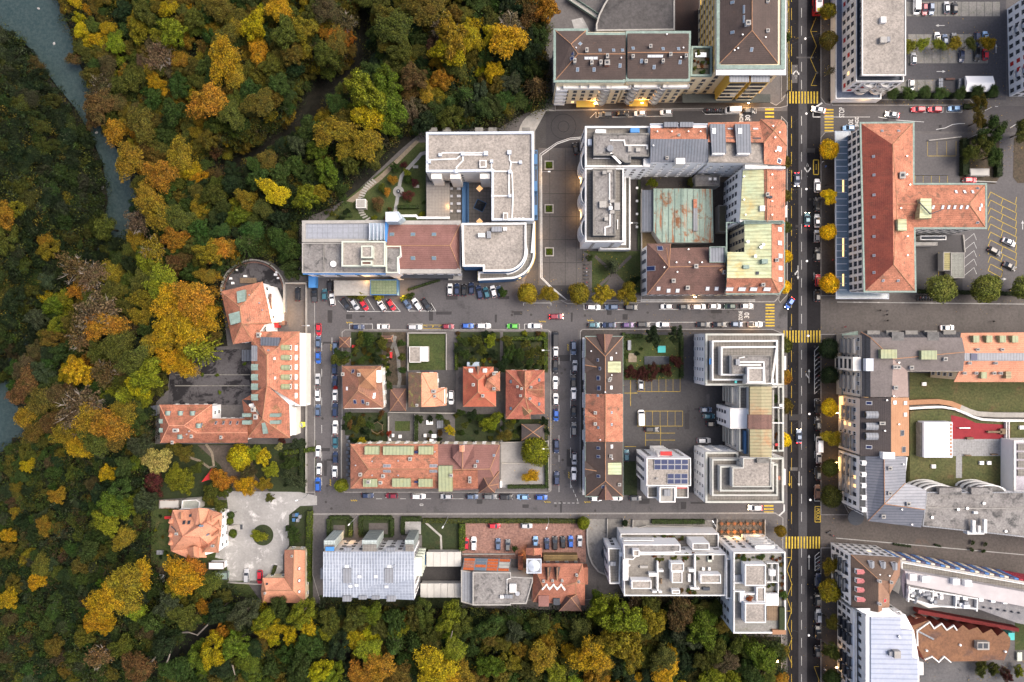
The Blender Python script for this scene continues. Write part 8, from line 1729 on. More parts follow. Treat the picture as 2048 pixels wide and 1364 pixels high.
for h_ in ((606,878,606,975,2,'dark green','long dark hedge along the west street beside the school garden',8),(622,1020,619,1160,2,'lime green','tall trimmed light green hedge east of the barn',10),(1022,677,1092,677,1.6,'lime green','trimmed hedge along the street north of the easternmost villa',6),(1091,678,1091,740,1.6,'lime green','trimmed hedge east of the easternmost villa garden',6),(913,685,913,740,1.6,'lime green','narrow hedge between the driveway and the third villa',5),(833,830,833,884,1.6,'green','hedge dividing the paved courts',6),
           (925,1045,925,1098,2,'lime green','tall hedge between the garden and the cobbled car park',11),(846,1040,1160,1041,1.2,'olive','long low hedge along the south street above the cobbled car park',8),(1925,280,1925,352,2,'dark green','dark hedge beside the marked bays north of the post wing',13),(1992,300,1992,355,2,'dark green','dark hedge at the east end of the soil bed',11),(1945,279,1995,279,1.5,'dark green','hedge along the north edge of the soil bed',8),
           (1780,193,1905,193,1.4,'dark green','hedge strip below the parking bays west part',9),(1915,193,1990,192,1.4,'dark green','hedge strip below the marquee',9),(1247,665,1247,755,1.2,'green','hedge behind the brown row houses'),(1362,672,1362,756,1.4,'green','hedge at the east side of the playground lawn',6),(1250,672,1285,672,1.2,'green','hedge along the street at the playground lawn',7),
           (1302,1042,1408,1042,1.2,'green','planted strip in front of the white complex',8),(661,1034,700,1034,1.4,'green','hedge round the first garden court',7),(720,1034,784,1034,1.4,'green','hedge round the second garden court',7),(803,1036,840,1036,1.4,'green','hedge round the third garden court',7),(659,1036,659,1072,1.4,'green','west side hedge of the first garden court',7),(703,1036,703,1070,1.4,'green','east side hedge of the first garden court',7),(722,1036,722,1068,1.4,'green','west side hedge of the second garden court',7),(785,1036,785,1070,1.4,'green','east side hedge of the second garden court',7),(806,1038,806,1066,1.4,'green','west side hedge of the third garden court',7),
           (1835,583,2048,588,1.2,'dark green','dark hedge on the southern edge of the post car park',7),(1092,905,1094,975,1.4,'green','hedge along the cross street beside the gravel yard',6),(1015,972,1090,972,1.4,'green','hedge along the south street beside the gravel yard',6),(796,415,838,415,1.5,'green','hedge of the hospital fountain garden',6),(680,430,705,430,.6,'green','vegetable bed in the hospital garden',9),(578,1060,578,1050,1.5,'green','short hedge beside the recycling bins',8),(543,1160,552,1130,1.2,'olive','curved hedge at the barn corner',6),(1960,214,1925,214,1.0,'green','hedge patch beside the light blue parked car',9),(816,580,880,560,.8,'green','low planting at the hospital wall',4),(570,905,632,897,1.6,'lime green','bright hedge at the corner of the school garden',8)):
    hedge(*h_[:4],h_[4],h_[5],h_[6],h_[7] if len(h_) > 7 else 6)
# plaza planters
for i,(x,y) in enumerate(((1098,331),(1098,418),(1098.5,504))):
    t=Thing('planter','square concrete planter with a clipped green bush on the plaza','planter',x,y,0,'plaza planters'); c=P(x,y); s_=9*K
    q=[(c.x - s_,c.y - s_),(c.x+s_,c.y - s_),(c.x+s_,c.y+s_),(c.x - s_,c.y+s_)]; m=MB(); m.ring(q,inset(q,.35),0,.55); t.part('rim',m,CONC)
    m=MB(); m.prism(inset(q,.3),.4,.4,side=False); t.part('soil',m,SOIL)
    n=1800; C=np.stack([nrng.uniform(-.95,.95,n),nrng.uniform(-.95,.95,n),nrng.uniform(.5,.95,n)],1); o=link('bush',leaf_mesh('bush',C,unit(nrng.normal(size=(n,3))+[0,0,1.5]),.2,LEAF),t.o,(0,0,0),(0,0,0),PAL['lime green'])

# ================================================================== VEHICLES
def car_parts(kind):
    S={'hatch': (4.0,.86,1.45,(-1.9,1.0),(-1.4,.25)),'sedan': (4.6,.9,1.42,(-1.75,1.1),(-1.0,.3)),'estate': (4.6,.9,1.46,(-2.15,1.1),(-1.8,.35)),'suv': (4.5,.93,1.66,(-2.1,1.05),(-1.75,.35)),'van': (5.2,.98,2.1,(-2.5,2.1),(-2.42,1.45)),'pickup': (4.9,.93,1.6,(-.6,1.2),(-.3,.5))}[kind]
    L,hw,zt_,(b0,b1),(r0,r1)=S; zb=.98 if kind in ('suv','van','pickup') else .90; out={}
    st=[(-.5,.70,.62),(-.47,.90,.84),(-.36,.98,.98),(-.1,1,1),(.18,1,1),(.34,.97,.90),(.45,.86,.80),(.5,.62,.64)]
    if kind == 'van': st[5]=(.36,1,1.0); st[6]=(.46,.93,.92)
    m=MB(); ring_=[]
    for sx,sw,sh in st:
        x=sx*L; w_=hw*sw; zt2=zb*sh; ring_.append([(x,-w_*.9,.24),(x,-w_,.45),(x,-w_*.98,zt2 - .14),(x,-w_*.86,zt2),(x,0,zt2+.03),(x,w_*.86,zt2),(x,w_*.98,zt2 - .14),(x,w_,.45),(x,w_*.9,.24)])
    V=[v for r_ in ring_ for v in r_]; n=9; F=[(i*n+k,i*n+k+1,(i+1)*n+k+1,(i+1)*n+k) for i in range(len(ring_) - 1) for k in range(n - 1)]+[(i*n+n - 1,i*n,(i+1)*n,(i+1)*n+n - 1) for i in range(len(ring_) - 1)]
    F += [tuple(range(n)),tuple(range((len(ring_) - 1)*n,len(ring_)*n))[::-1]]; F=[f[::-1] for f in F]; m.add(V,F)
    wb,wr=hw*.88,hw*(.70 if kind != 'van' else .86); zr=zt_
    if kind == 'pickup': m.mat(1).box((-1.5,0,.98),(1.6,1.5,.05)).mat(0)
    # roof slab and pillars in body colour
    m.add([(r0,-wr,zr - .03),(r1,-wr,zr - .03),(r1,wr,zr - .03),(r0,wr,zr - .03),(r0+.08,-wr*.9,zr+.02),(r1 - .12,-wr*.9,zr+.02),(r1 - .12,wr*.9,zr+.02),(r0+.08,wr*.9,zr+.02)],[(4,5,6,7),(0,1,5,4),(1,2,6,5),(2,3,7,6),(3,0,4,7)])
    for s in (-1,1):
        m.tube([(b1,s*wb,zb),(r1,s*wr,zr - .02)],.045,4); m.tube([(b0,s*wb,zb),(r0,s*wr,zr - .02)],.06,4); m.tube([((b0+b1)/2 - .1,s*wb,zb),((r0+r1)/2,s*wr,zr - .02)],.04,4)
        m.box((b1 - .15,s*(hw+.08),zb+.02),(.16,.16,.12))
    if kind == 'van':
        for s in (-1,1): m.add([(b0,s*wb,zb),(.9,s*wb,zb),(.9,s*(wr+.012),zr - .02),(r0,s*(wr+.012),zr - .02)],[(0,1,2,3)])
    out['body']=m.mesh('car_body',[CARPAINT,DARKW],False)
    def quad(nm,q): mm=MB(); mm.add(q,[(0,1,2,3)]); out[nm]=mm.mesh(nm,GLASS)
    quad('windscreen',[(b1,-wb,zb),(b1,wb,zb),(r1,wr,zr - .03),(r1,-wr,zr - .03)]); quad('rear_window',[(b0,wb,zb),(b0,-wb,zb),(r0,-wr,zr - .03),(r0,wr,zr - .03)])
    for s,nm in ((-1,'side_window'),(1,'side_window_b')): quad(nm,[(b0,s*wb,zb),(b1,s*wb,zb),(r1,s*wr,zr - .03),(r0,s*wr,zr - .03)])
    mm=MB(); mm.tube([(0,-.1,0),(0,.1,0)],.32,14); mm.mat(1).tube([(0,-.11,0),(0,.11,0)],.19,10); out['wheel']=mm.mesh('wheel',[RUBBER,STEEL]); out['geo']=(L,hw)
    return out
def lamp_box(nm,mat): m=MB(); m.box((0,0,0),(.1,.34,.14)); return m.mesh(nm,mat)
LB={'h': lamp_box('headlight',LAMP_W),'t': lamp_box('tail_light',plain('tail_lens',(.35,.02,.02),.3)),'H': lamp_box('headlight',HEADL),'T': lamp_box('tail_light',TAILL)}
CARS={}
CC={'black': (.012,.012,.014),'white': (.80,.80,.80),'silver': (.42,.43,.45),'grey': (.13,.135,.14),'dark blue': (.015,.03,.08),'blue': (.02,.10,.42),'light blue': (.20,.36,.58),'slate blue': (.08,.12,.20),'red': (.50,.015,.03),'dark red': (.20,.012,.03),'teal': (.03,.12,.16),'dark green': (.02,.05,.035),'green': (.10,.42,.06),'purple': (.06,.02,.12),'yellow': (.60,.62,.03),'orange-grey': (.32,.18,.12)}
def car(px,py,ang,col,kind,label,lit='',z=0.0,cat='car',group=None):
    if kind not in CARS: CARS[kind]=car_parts(kind)
    p=CARS[kind]; L,hw=p['geo']; c=P(px,py,z+.8); c.z=z+.01
    root=link('parked_car' if not lit else 'moving_car',None,None,c,(0,0,R(ang))); root.empty_display_size=1
    if kind == 'van': root.name='parked_van'
    reg(root,label,'van' if kind == 'van' else cat,group)
    link('body',p['body'],root,color=CC[col])
    for nm in ('windscreen','rear_window','side_window','side_window_b'): link(nm.replace('_b',''),p[nm],root)
    for sx in (-.32,.33):
        for sy in (-1,1): link('wheel',p['wheel'],root,(sx*L,sy*(hw - .08),.32))
    for sy in (-1,1):
        link('headlight',LB['H' if lit else 'h'],root,(L*.468,sy*hw*.66,.62)); link('tail_light',LB['T' if lit else 't'],root,(-L*.492,sy*hw*.62,.66))
    return root
def carrow(s,place,group,lit='',z=0.0):
    KN={'hatch': 'hatchback','sedan': 'saloon car','estate': 'estate car','suv': 'off-road car','van': 'van','pickup': 'pickup'}
    for it in s.split(';'):
        a=it.split(); x,y,an=float(a[0]),float(a[1]),float(a[2]); col=a[3].replace('_',' '); k=a[4]
        car(x,y,an+rnd.uniform(-1.2,1.2),col,k,'%s %s %s' % (col,KN[k],place),lit,z,group=group)
PZ=.0
carrow('1211 229 180 grey estate;1246 227 0 black hatch;1280.6 226.5 180 white hatch;1332.6 224.5 180 white hatch;1466 220 180 white van;1498 221.7 0 black hatch','parked below the cream facades of the north street','cars on the north street')
carrow('1151.5 297 100 black hatch','standing at the top of the plaza','cars on the plaza')
carrow('1187 614.5 0 white estate;1223.7 614 180 slate_blue estate;1262 614.5 0 black suv;1333.7 613 180 white hatch;1369 613.5 0 black hatch;1397.6 613.5 0 white estate;1429.6 612.5 0 white hatch;1460.6 612.5 180 dark_green hatch;1493.5 612 0 white hatch','parked on the north side of the middle street, east half','cars along the middle street')
carrow('1187.7 650 0 teal hatch;1218.4 650 180 dark_blue sedan;1255.8 650 0 purple hatch;1287 649 0 black estate;1325.8 649 180 white estate;1406.5 649 0 black sedan;1439.4 649 0 black sedan;1473.5 648.4 0 slate_blue hatch;1510.3 648.7 0 white pickup','parked on the south side of the middle street, east half','cars along the middle street')
carrow('1113 633 0 dark_red estate','driving through the street junction below the plaza','moving cars','y')
carrow('716.4 654 0 dark_blue hatch;766 653.3 180 white hatch;829.3 654.2 0 silver estate;896 653 0 dark_red hatch;935 651.7 0 blue hatch;967 651.7 0 white estate;1025.8 652.3 180 green hatch;1069.5 651.7 180 white estate','parked north of the villa gardens on the middle street','cars along the middle street')
carrow('691.5 608.5 -56 black estate;709.3 608.5 -56 silver hatch;727.8 609.8 -56 red hatch;763.2 611 124 white hatch;782.3 609.8 -56 red hatch;814 607.3 -56 slate_blue hatch;834 608.9 124 white estate;852.8 609.2 -56 black estate','in the diagonal bays in front of the hospital wing','cars in the hospital bays')
carrow('900 578.7 90 white hatch;913.7 578.7 90 dark_blue hatch;928 580 90 black hatch;942.7 577 90 dark_blue hatch;958.7 584 102 dark_blue estate;972.9 585.8 105 teal hatch;987 582.7 105 white hatch;999.3 583.3 105 slate_blue hatch','in the nose-in row under the hospital corner','cars in the hospital bays')
carrow('595.4 588 90 black estate','in the gated drive beside the round school terrace','cars in the hospital bays')
carrow('629 589.5 90 black pickup;649 589.5 90 teal hatch;660 571.6 90 black hatch;664.4 599.3 100 white hatch','beside the bright blue container at the hospital','cars in the hospital bays')
carrow('637.5 658.6 270 red hatch;636.3 684 90 slate_blue hatch;636.3 715 270 blue hatch;635.3 759.3 90 silver hatch;635.3 790 270 white hatch;635.7 821 90 slate_blue hatch;636.3 903.4 90 white hatch;638.2 938.6 90 white hatch;635.8 969.3 90 blue estate','parked on the school side of the west street','cars along the west street')
carrow('670.8 695.4 270 slate_blue hatch;669 738 90 dark_blue hatch;669.9 763.2 90 dark_blue hatch;670.2 791.5 90 white hatch;670.2 820.1 90 dark_blue estate;670.5 855 90 white estate;670.5 884.8 270 teal hatch;670.8 915.6 90 dark_blue hatch;669.6 944.2 90 white hatch','parked on the villa side of the west street','cars along the west street')
carrow('599.6 850 8 yellow hatch','in the small court beside the school entrance','cars of the school')
carrow('1111.4 677.9 90 black van;1111.4 702.5 90 white hatch;1111 733 270 black estate;1110.8 766.3 90 white estate;1111.7 798.9 90 white hatch;1112.3 830.3 270 blue hatch;1113 892.5 270 dark_blue estate;1113.5 956.5 90 dark_blue suv','parked on the west side of the cross street','cars along the cross street')
carrow('1147.4 695.8 270 slate_blue estate;1150 732.3 90 silver hatch;1147 761.9 90 black estate;1147.4 786.5 90 white estate;1147.4 823.5 270 black hatch;1148 858 90 grey estate;1148.7 917 270 silver hatch;1147.7 947.7 90 white suv','parked on the east side of the cross street','cars along the cross street')
carrow('735.4 991 0 dark_blue hatch;783.2 991.6 180 dark_red hatch;837 992.6 0 white estate;893 992.9 180 silver hatch;944.2 993.2 0 slate_blue hatch;980.2 993.2 0 grey estate;1012.5 993.8 0 black suv;1045.8 994 180 light_blue hatch;1082.7 994.7 0 blue hatch','parked along the north kerb of the south street','cars along the south street')
carrow('1192 997 0 white hatch;1233 996 0 white hatch;1271 996.5 0 grey hatch','parked at the gable end of the brown row','cars along the south street')
carrow('1510.3 1015.5 180 white estate','driving up to the small yellow crossing of the south street','moving cars','y')
carrow('1281.6 768.7 90 silver hatch;1282.3 835.5 90 white van;1303.2 858.7 0 black estate;1253.2 911.3 90 teal hatch;1412 819.4 0 slate_blue hatch;1417.7 832.3 0 teal hatch;1425.8 847.7 0 black suv;1408 881 0 silver estate','in the large courtyard car park behind the row houses','cars in the courtyard',z=.14)
carrow('902.3 794.9 270 white estate','on the driveway beside the half mossy house','cars of the villas',z=.16)
carrow('988.5 1051.5 0 red hatch;1052.7 1051.5 0 silver hatch;932.3 1088 90 red hatch;947.5 1087.6 90 white estate;996.1 1089 90 slate_blue hatch;1015.8 1091 90 grey hatch;1070.9 1084.6 90 light_blue hatch;1093.7 1088 90 dark_blue hatch;1110 1086.7 90 black estate;1126 1085 90 black hatch;1141.5 1083.8 90 blue hatch;1159.6 1082.9 90 silver hatch','on the red cobbled car park','cars on the cobbles',z=.14)
carrow('492.9 1152.3 90 silver estate;519.7 1154.5 270 red estate','on the gravel below the villa','cars of the villa')
carrow('1832.8 13 270 white van;1849.5 17.9 270 dark_red hatch;1863 17 270 slate_blue hatch;1893.6 14.3 90 silver hatch;1909.8 14.8 90 black hatch;1875 75.8 90 white hatch;1890 79.8 90 slate_blue hatch;1908.3 77.4 90 grey hatch;1954.3 78.6 270 dark_blue estate;1971 73.9 90 light_blue hatch;1827.3 116.8 90 silver hatch;1923.4 112 270 dark_blue hatch;1954.3 108.4 270 black estate;1971 107.7 90 red hatch;1822.6 170.4 270 white hatch','in the concrete bays of the north car park','cars in the north car park')
carrow('1837 218.5 180 red estate;1870.2 218.5 180 red estate;1909 216.8 180 light_blue hatch;1698 256 180 light_blue hatch','parked on the street north of the post building','cars on the north-east street')
carrow('1637.4 219.2 170 white sedan','turning into the main road at the STOP line','moving cars','y'); carrow('1784.7 228.7 172 silver sedan','driving west above the post building','moving cars','y')
carrow('1594 359 270 dark_blue sedan;1614.7 438.3 90 teal sedan;1579.6 606.4 235 blue hatch;1598 872 90 slate_blue sedan','driving on the dark main road','moving cars','y')
carrow('1634.5 371 90 white suv;1635 408.8 90 black estate;1634.5 441.7 90 silver sedan;1634 472 90 silver hatch;1635.3 509 90 black estate;1636.3 560.5 90 red hatch;1635.5 591 90 black hatch','parked on the main road in front of the post building','cars parked along the main road')
carrow('1636.6 813.9 90 black estate;1637 847 90 black estate;1638.4 889 90 white van;1637.9 915.5 90 silver hatch;1636.8 946.4 90 black estate;1635 983.7 90 orange-grey estate','parked on the main road beside the eastern block','cars parked along the main road')
carrow('1637.4 1160.8 90 dark_blue estate;1635.7 1199.3 90 black suv;1637.7 1232.5 90 silver estate;1636.3 1265 90 black suv;1634.8 1303 90 black hatch','parked on the main road below the POLICE bay','cars parked along the main road')
carrow('2018.4 484 -26 silver sedan;1990 502.4 -26 black estate;2019.8 532.3 -26 black sedan;1940.4 359.9 0 red estate','in the car park east of the post building','cars at the post office')
carrow('1895 655.5 0 white sedan','on the pedestrian street beside the roof edge','cars at the post office')
# bus
t=Thing('city_bus','red and white bus with yellow tail panel at the top of the main road','bus',1631,0); c=P(1631,-2,0)
m=MB(); m.box((c.x,c.y,1.6),(2.5,11.5,2.7)); t.part('body',m,REDP); m=MB(); m.box((c.x,c.y,2.98),(2.1,11.1,.1)); t.part('roof',m,LAMP_W)
for dy in (3.2,-1.5): m=MB(); m.box((c.x,c.y+dy,3.15),(1.2,2,.3)); t.part('roof_unit',m,METAL_G)
m=MB(); m.box((c.x,c.y - 4.9,3.05),(1.5,1,.12)); t.part('tail_panel',m,plain('yellow_panel',(.7,.62,.02),.5)); m=MB(); m.box((c.x,c.y - 5.77,2.1),(2.1,.06,1)); t.part('rear_window',m,GLASS)
for sx in (-1,1):
    m=MB(); m.box((c.x+sx*1.27,c.y,2),(.04,10.4,1)); t.part('side_window',m,GLASS)
    for dy in (3.4,-3): m=MB(); m.tube([(c.x+sx*1.1,c.y+dy,.5),(c.x+sx*1.3,c.y+dy,.5)],.5,14); t.part('wheel',m,RUBBER)
# two-wheelers
def bike_mesh():
    m=MB()
    for x in (-.65,.65): m.tube([(x,-.05,.3),(x,.05,.3)],.3,10)
    m.mat(1).box((0,0,.55),(.8,.22,.3)).box((.05,0,.78),(.35,.2,.12)); m.mat(2).box((-.35,0,.8),(.6,.26,.1)); m.tube([(.6,0,.35),(.45,0,1.0)],.04,5).tube([(.45,-.35,1.02),(.45,.35,1.02)],.025,5); return m.mesh('motorcycle',[RUBBER,CARPAINT,DARKW])
BM=bike_mesh()
def bikes(lst,label,cols=((.02,.02,.02),(.3,.02,.02),(.4,.4,.42),(.03,.05,.12))):
    for i,(x,y,a) in enumerate(lst):
        o=link('motorcycle',BM,None,P(x,y)+Vector((0,0,.015)),(0,0,R(a)),cols[i % len(cols)]); reg(o,label,'motorcycle','parked two-wheelers')
bikes([(1409+i*4.2,222,85+i*7 % 11) for i in range(9)],'motorcycle in the white-edged bay near the zone 30 marking')
bikes([(1635,706+i*9.2,38) for i in range(9)],'scooter in the hatched bay of the main road'); bikes([(1636,1117+i*7,38) for i in range(4)],'scooter in the short hatched bay near the lower crossing')
bikes([(1172,530+i*7,0) for i in range(7)],'bicycle parked in the rack beside the plaza garden'); bikes([(1656,1063,30),(1664,1070,-20)],'motorcycle on the corner of the diagonal pedestrian street')
bikes([(1833+i*5.5,596,90) for i in range(8)],'motorcycle in the bay under the post car park tree')

# ================================================================== STREET FURNITURE
def lamp_post(px,py,ang,label,lit=False,h_=6.0,arm=2.2,z=0):
    t=Thing('street_lamp',label,'street lamp',px,py,z,'street lamps'); c=P(px,py); a=R(ang); e=(c.x+arm*math.cos(a),c.y+arm*math.sin(a),h_)
    m=MB(); m.tube([(c.x,c.y,z),(c.x,c.y,h_ - .3),(c.x+.3*math.cos(a),c.y+.3*math.sin(a),h_ - .05),e],[.09,.06,.05,.04],6); t.part('pole',m,STEEL)
    m=MB(); m.box(e,(.8,.35,.16),a); t.part('lamp_head',m,LAMP_Y if lit else LAMP_W); return e
for x,y,an,l in ((617,988,200,'grey street lamp leaning over the street entrance of the gravel forecourt'),(716,1030,225,'grey street lamp at the first garden court of the barrel-roofed building'),(896,1033,240,'grey street lamp at the lawn west of the cobbled car park'),(1096,1034,250,'grey street lamp at the north edge of the cobbled car park'),(1098,700,180,'grey street lamp beside the easternmost villa hedge'),(1098,892,180,'grey street lamp beside the dark pyramid shed'),(614,652,0,'grey street lamp on the school wall, upper part of the west street'),(614,805,0,'grey street lamp on the school wall, lower part of the west street'),(1422,1045,120,'grey street lamp beside the restaurant terrace'),(1933,278,30,'grey street lamp arching over the soil bed'),(1083,352,0,'thin grey street lamp at the hospital side of the plaza'),(1270,452,180,'thin lamp in the alley behind the white L-shaped block')):
    lamp_post(x,y,an,l)
def glow(px,py,z,e,col=(1,.55,.2),rad=.6):
    l=bpy.data.lights.new('lamp_light','POINT'); l.energy=e; l.color=col; l.shadow_soft_size=rad; o=bpy.data.objects.new('lamp_light',l); COL.objects.link(o); o.location=P(px,py,z)
e=lamp_post(570,628,180,'lit orange street lamp at the school gate',True,5,1.8); glow(560,627,4.6,1500,rad=.3)
GL=[(1189,208,3,260),(1284,206,3,300),(1497,206,3,420),(1730,206,3.5,260),(1775,208,3.5,120),(1650,40,5,260),(1674,815,3.6,500),(1674,838,3.6,400),(1672,920,3.6,380),(1670,948,3.6,260),(1674,1330,3.4,420),(1676,1300,3.4,220),(1674,1150,3.4,140),(1158,360,3,160),(1158,430,3,130),(700,1068,2.5,70),(804,590,3.2,260),(733,560,4.5,90),(896,412,4.6,60),(1060,545,3,200),(1040,556,3,180),(1470,1068,3,160),(1510,1069,3,160),(1078,350,3,90),(1078,470,3,80),(1046,1112,2.5,120),(1110,1123,2,60),(1390,595,3,90),(1556,205,4,120),(1550,1320,3,220),(1505,655,3,90),(1672,500,4,120),(1672,380,4,100),(1545,985,3,60)]
for g_ in GL: glow(g_[0],g_[1],g_[2],g_[3]*(.45 if g_[0] > 1640 else 2.7))
for x,y in ((1190,207),(1284,206),(1497,206),(1674,826),(1672,925),(1674,1335),(1390,594),(1553,1321)):
    m=MB(); m.box(P(x,y,3.2 if x != 1553 else 4.5),(.7,.3,.12) if x != 1553 else (1.1,1.1,.3)); single('wall_lamp',m,LAMP_Y,'small lit lamp glowing orange on the %s' % ('facade above the pavement' if x != 1553 else 'pavement below the south-east tower'),'lamp','lit lamps')
# wires with hanging lamps over the main road
for i,(x0,y0,x1,y1,lx,ly) in enumerate(((1576,92,1668,56,1611,77),(1576,252,1655,206,1613,227),(1575,380,1672,372,1613,378),(1575,552,1672,490,1614,522),(1568,671,1684,672,1617,671.5),(1568,862,1640,818,1619,828),(1572,925,1690,1080,1621,1000),(1570,1255,1690,1300,1618,1271),(1576,460,1640,458,1600,459),(1568,786,1680,786,1620,786))):
    t=Thing('hanging_street_lamp' if i < 8 else 'overhead_wire','thin wire across the main road with a white hanging lamp' if i < 8 else 'thin bare wire stretched across the main road','street lamp' if i < 8 else 'wire',lx,ly,0,'lamps on wires over the main road')
    m=MB(); a,c,q=P(x0,y0,9),P(x1,y1,9),P(lx,ly,8.3); m.tube([a,q,c],.022,4); t.part('wire',m,DARKW)
    if i < 8: m=MB(); m.tube([q - Vector((0,0,.35)),q],.32,10); t.part('lamp_head',m,LAMP_W)
# people
def person_mesh():
    bm=bmesh.new(); J=[(0,0,.95),(0,0,1.25),(0,0,1.45),(0,0,1.55),(0,0,1.68),(.1,.05,.9),(.12,.18,.5),(.12,.1,.06),(.12,.28,.04),(-.1,-.05,.9),(-.12,-.12,.5),(-.12,-.3,.08),(-.12,-.14,.04),(.2,0,1.4),(.27,-.05,1.12),(.26,.12,.9),(-.2,0,1.4),(-.27,.05,1.12),(-.26,.16,.92)]
    E=[(0,1),(1,2),(2,3),(3,4),(0,5),(5,6),(6,7),(7,8),(0,9),(9,10),(10,11),(11,12),(2,13),(13,14),(14,15),(2,16),(16,17),(17,18)]
    Rr=[.15,.16,.13,.055,.105,.09,.065,.045,.04,.09,.065,.045,.04,.065,.05,.035,.065,.05,.035]
    me=bpy.data.meshes.new('p'); me.from_pydata(J,E,[]); o=bpy.data.objects.new('p',me); COL.objects.link(o); md=o.modifiers.new('s','SKIN')
    for i,r_ in enumerate(Rr): me.skin_vertices[0].data[i].radius=(r_,r_)
    me.skin_vertices[0].data[0].use_root=True; o.modifiers.new('u','SUBSURF').levels=1
    dg=bpy.context.evaluated_depsgraph_get(); dg.update(); out=bpy.data.meshes.new_from_object(o.evaluated_get(dg)); bpy.data.objects.remove(o); out.name='person_body'; out.materials.clear(); out.materials.append(CLOTH); out.shade_smooth(); return out
PM=person_mesh()
bm=bmesh.new(); bmesh.ops.create_icosphere(bm,subdivisions=2,radius=.115); hair=bpy.data.meshes.new('hair'); bm.to_mesh(hair); bm.free(); hair.materials.append(plain('dark_hair',(.03,.02,.015),.7)); hair.shade_smooth()
for i,(x,y,a_,c_,w_) in enumerate(((1757,621,90,'black','walking alone on the pedestrian street above the corner block'),(1771,622,80,'grey','walking beside another on the pedestrian street'),(1771,629.5,100,'black','walking close behind two others on the pedestrian street'),(1772,641,90,'black','walking nearest the roof edge on the pedestrian street'),(1983,643,80,'black','walking near the right edge on the pedestrian street'),(1643,325,10,'light','standing beside the yellow taxi bay'),(1649,334,30,'blue','walking towards the glass canopy of the post building'),(1655,335,0,'black','standing between two golden street trees'),(1650,372,0,'black','under the second golden street tree'),(1664,520,0,'red','on the wide pavement before the post building'),(1688,654,0,'red','at the corner of the pedestrian street'),(1613,671,0,'white','on the upper yellow crossing of the main road'),(1647,1336,0,'white','on the lit pavement at the bottom of the main road'))):
    col={'black': (.02,.02,.02),'grey': (.2,.2,.2),'light': (.6,.6,.6),'blue': (.1,.2,.5),'red': (.4,.03,.05),'white': (.7,.7,.7)}[c_]
    o=link('person',None,None,P(x,y)+Vector((0,0,.12 if x < 1690 and x != 1613 else 0)),(0,0,R(a_))); link('body',PM,o,color=col); link('hair',hair,o,(0,-.01,1.70)); reg(o,'person in %s clothes %s' % (c_,w_),'person')
# restaurant terrace tables
ter=sheet('restaurant_terrace',rect(1436,1038,1528,1070),.15,surf('terrace_dark_paving',(.09,.08,.075),(.065,.06,.055),.3,grid=(1.2,.3)))
def table_mesh():
    m=MB(); m.box((0,0,.75),(.9,.9,.05)).box((0,0,.37),(.08,.08,.74)).box((0,0,.02),(.5,.5,.04)); m.mat(1)
    for x,y in ((.75,0),(-.75,0),(0,.75),(0,-.75)): m.box((x,y,.45),(.42,.42,.05)).box((x*1.25,y*1.25,.7),(.42 if y else .05,.42 if x else .05,.5))
    return m.mesh('terrace_table',[surf('orange_wood',(.22,.085,.035),(.16,.06,.03),1),WOOD])
TM=table_mesh()
for j,y in enumerate((1046,1062)):
    for i in range(7): o=link('terrace_table',TM,None,P(1442+i*12.8,y)+Vector((0,0,.155)),(0,0,R(i*13 % 20))); reg(o,'orange table with chairs on the restaurant terrace','table','terrace tables')
# walls and planters near the white complex, garden walls
def wall(x0,y0,x1,y1,h_,label,w_=.3,mat=CONC):
    a,c=P(x0,y0),P(x1,y1); d=c - a; m=MB(); m.box(((a.x+c.x)/2,(a.y+c.y)/2,h_/2),(d.length,w_,h_),math.atan2(d.y,d.x)); single('garden_wall',m,mat,label,'wall')
for w_ in ((1528,1038,1528,1070,1.2,'pale end wall of the restaurant terrace'),(1432,1036,1430,1066,1.5,'wall between the stairs and the restaurant terrace'),(1265,1038,1264,1058,1.2,'short wall beside the ramp entrance'),(1264,1057,1292,1050,1.2,'angled wall of the ramp entrance'),(1292,1050,1384,1052,1.0,'dark retaining wall below the planted strip'),(1214,1036,1214,1096,1.0,'pale wall between the ramp and the paved court'),(1246,1036,1246,1066,1.0,'pale wall east of the paved court'),(817,666,817,742,1.6,'west wall of the walled lawn'),(817,666,893,666,1.6,'street wall of the walled lawn'),(893,668,893,740,.8,'low wall beside the driveway'),(778,824,912,826,1.2,'garden wall south of the half mossy house'),(830,828,830,886,1.2,'wall dividing the two paved courts'),(778,832,778,886,1.2,'white wall at the west side of the paved court'),(684,838,684,964,1.0,'pale green street wall of the long terrace'),(1004,926,1096,928,.6,'low wall across the gravel yard'),(1096,880,1098,980,.8,'street wall of the gravel yard'),(1000,885,1096,882,.5,'kerb wall above the gravel yard'),(925,1107,1030,1107,.9,'pale rail south of the cobbled car park'),(1855,282,1920,275,.8,'pale wall above the yellow bays'),(1922,362,1990,365,.8,'pale wall below the soil bed'),(1925,470,1928,505,.6,'bluish wall of the service yard'),(458,1163,525,1167,1.0,'wooden fence below the villa parking'),(1282,380,1282,585,1.4,'dark wall between the alley and the copper hall')): wall(*w_)
RW=[(1174,1040),(1174,1085),(1177,1108),(1184,1126),(1196,1141),(1214,1149)]
for a_,b_ in zip(RW,RW[1:]): wall(*a_,*b_,1.0,'pale curved wall segment of the car ramp beside the white complex',.5)
m=MB(); q=[P(1211+9*math.cos(6.2832*k/20),1106+12*math.sin(6.2832*k/20)) for k in range(20)]; m.prism(q,.15,.155,side=False); link('ramp_dark_disc',m.mesh('ramp_dark_disc',DARKW),bpy.data.objects['car_ramp'])  # flat dark disc laid on the ramp, no hole below it
wall(1278,360,1278,500,.5,'planted bed edge in the alley beside the white block',1.0,GRASS_D)
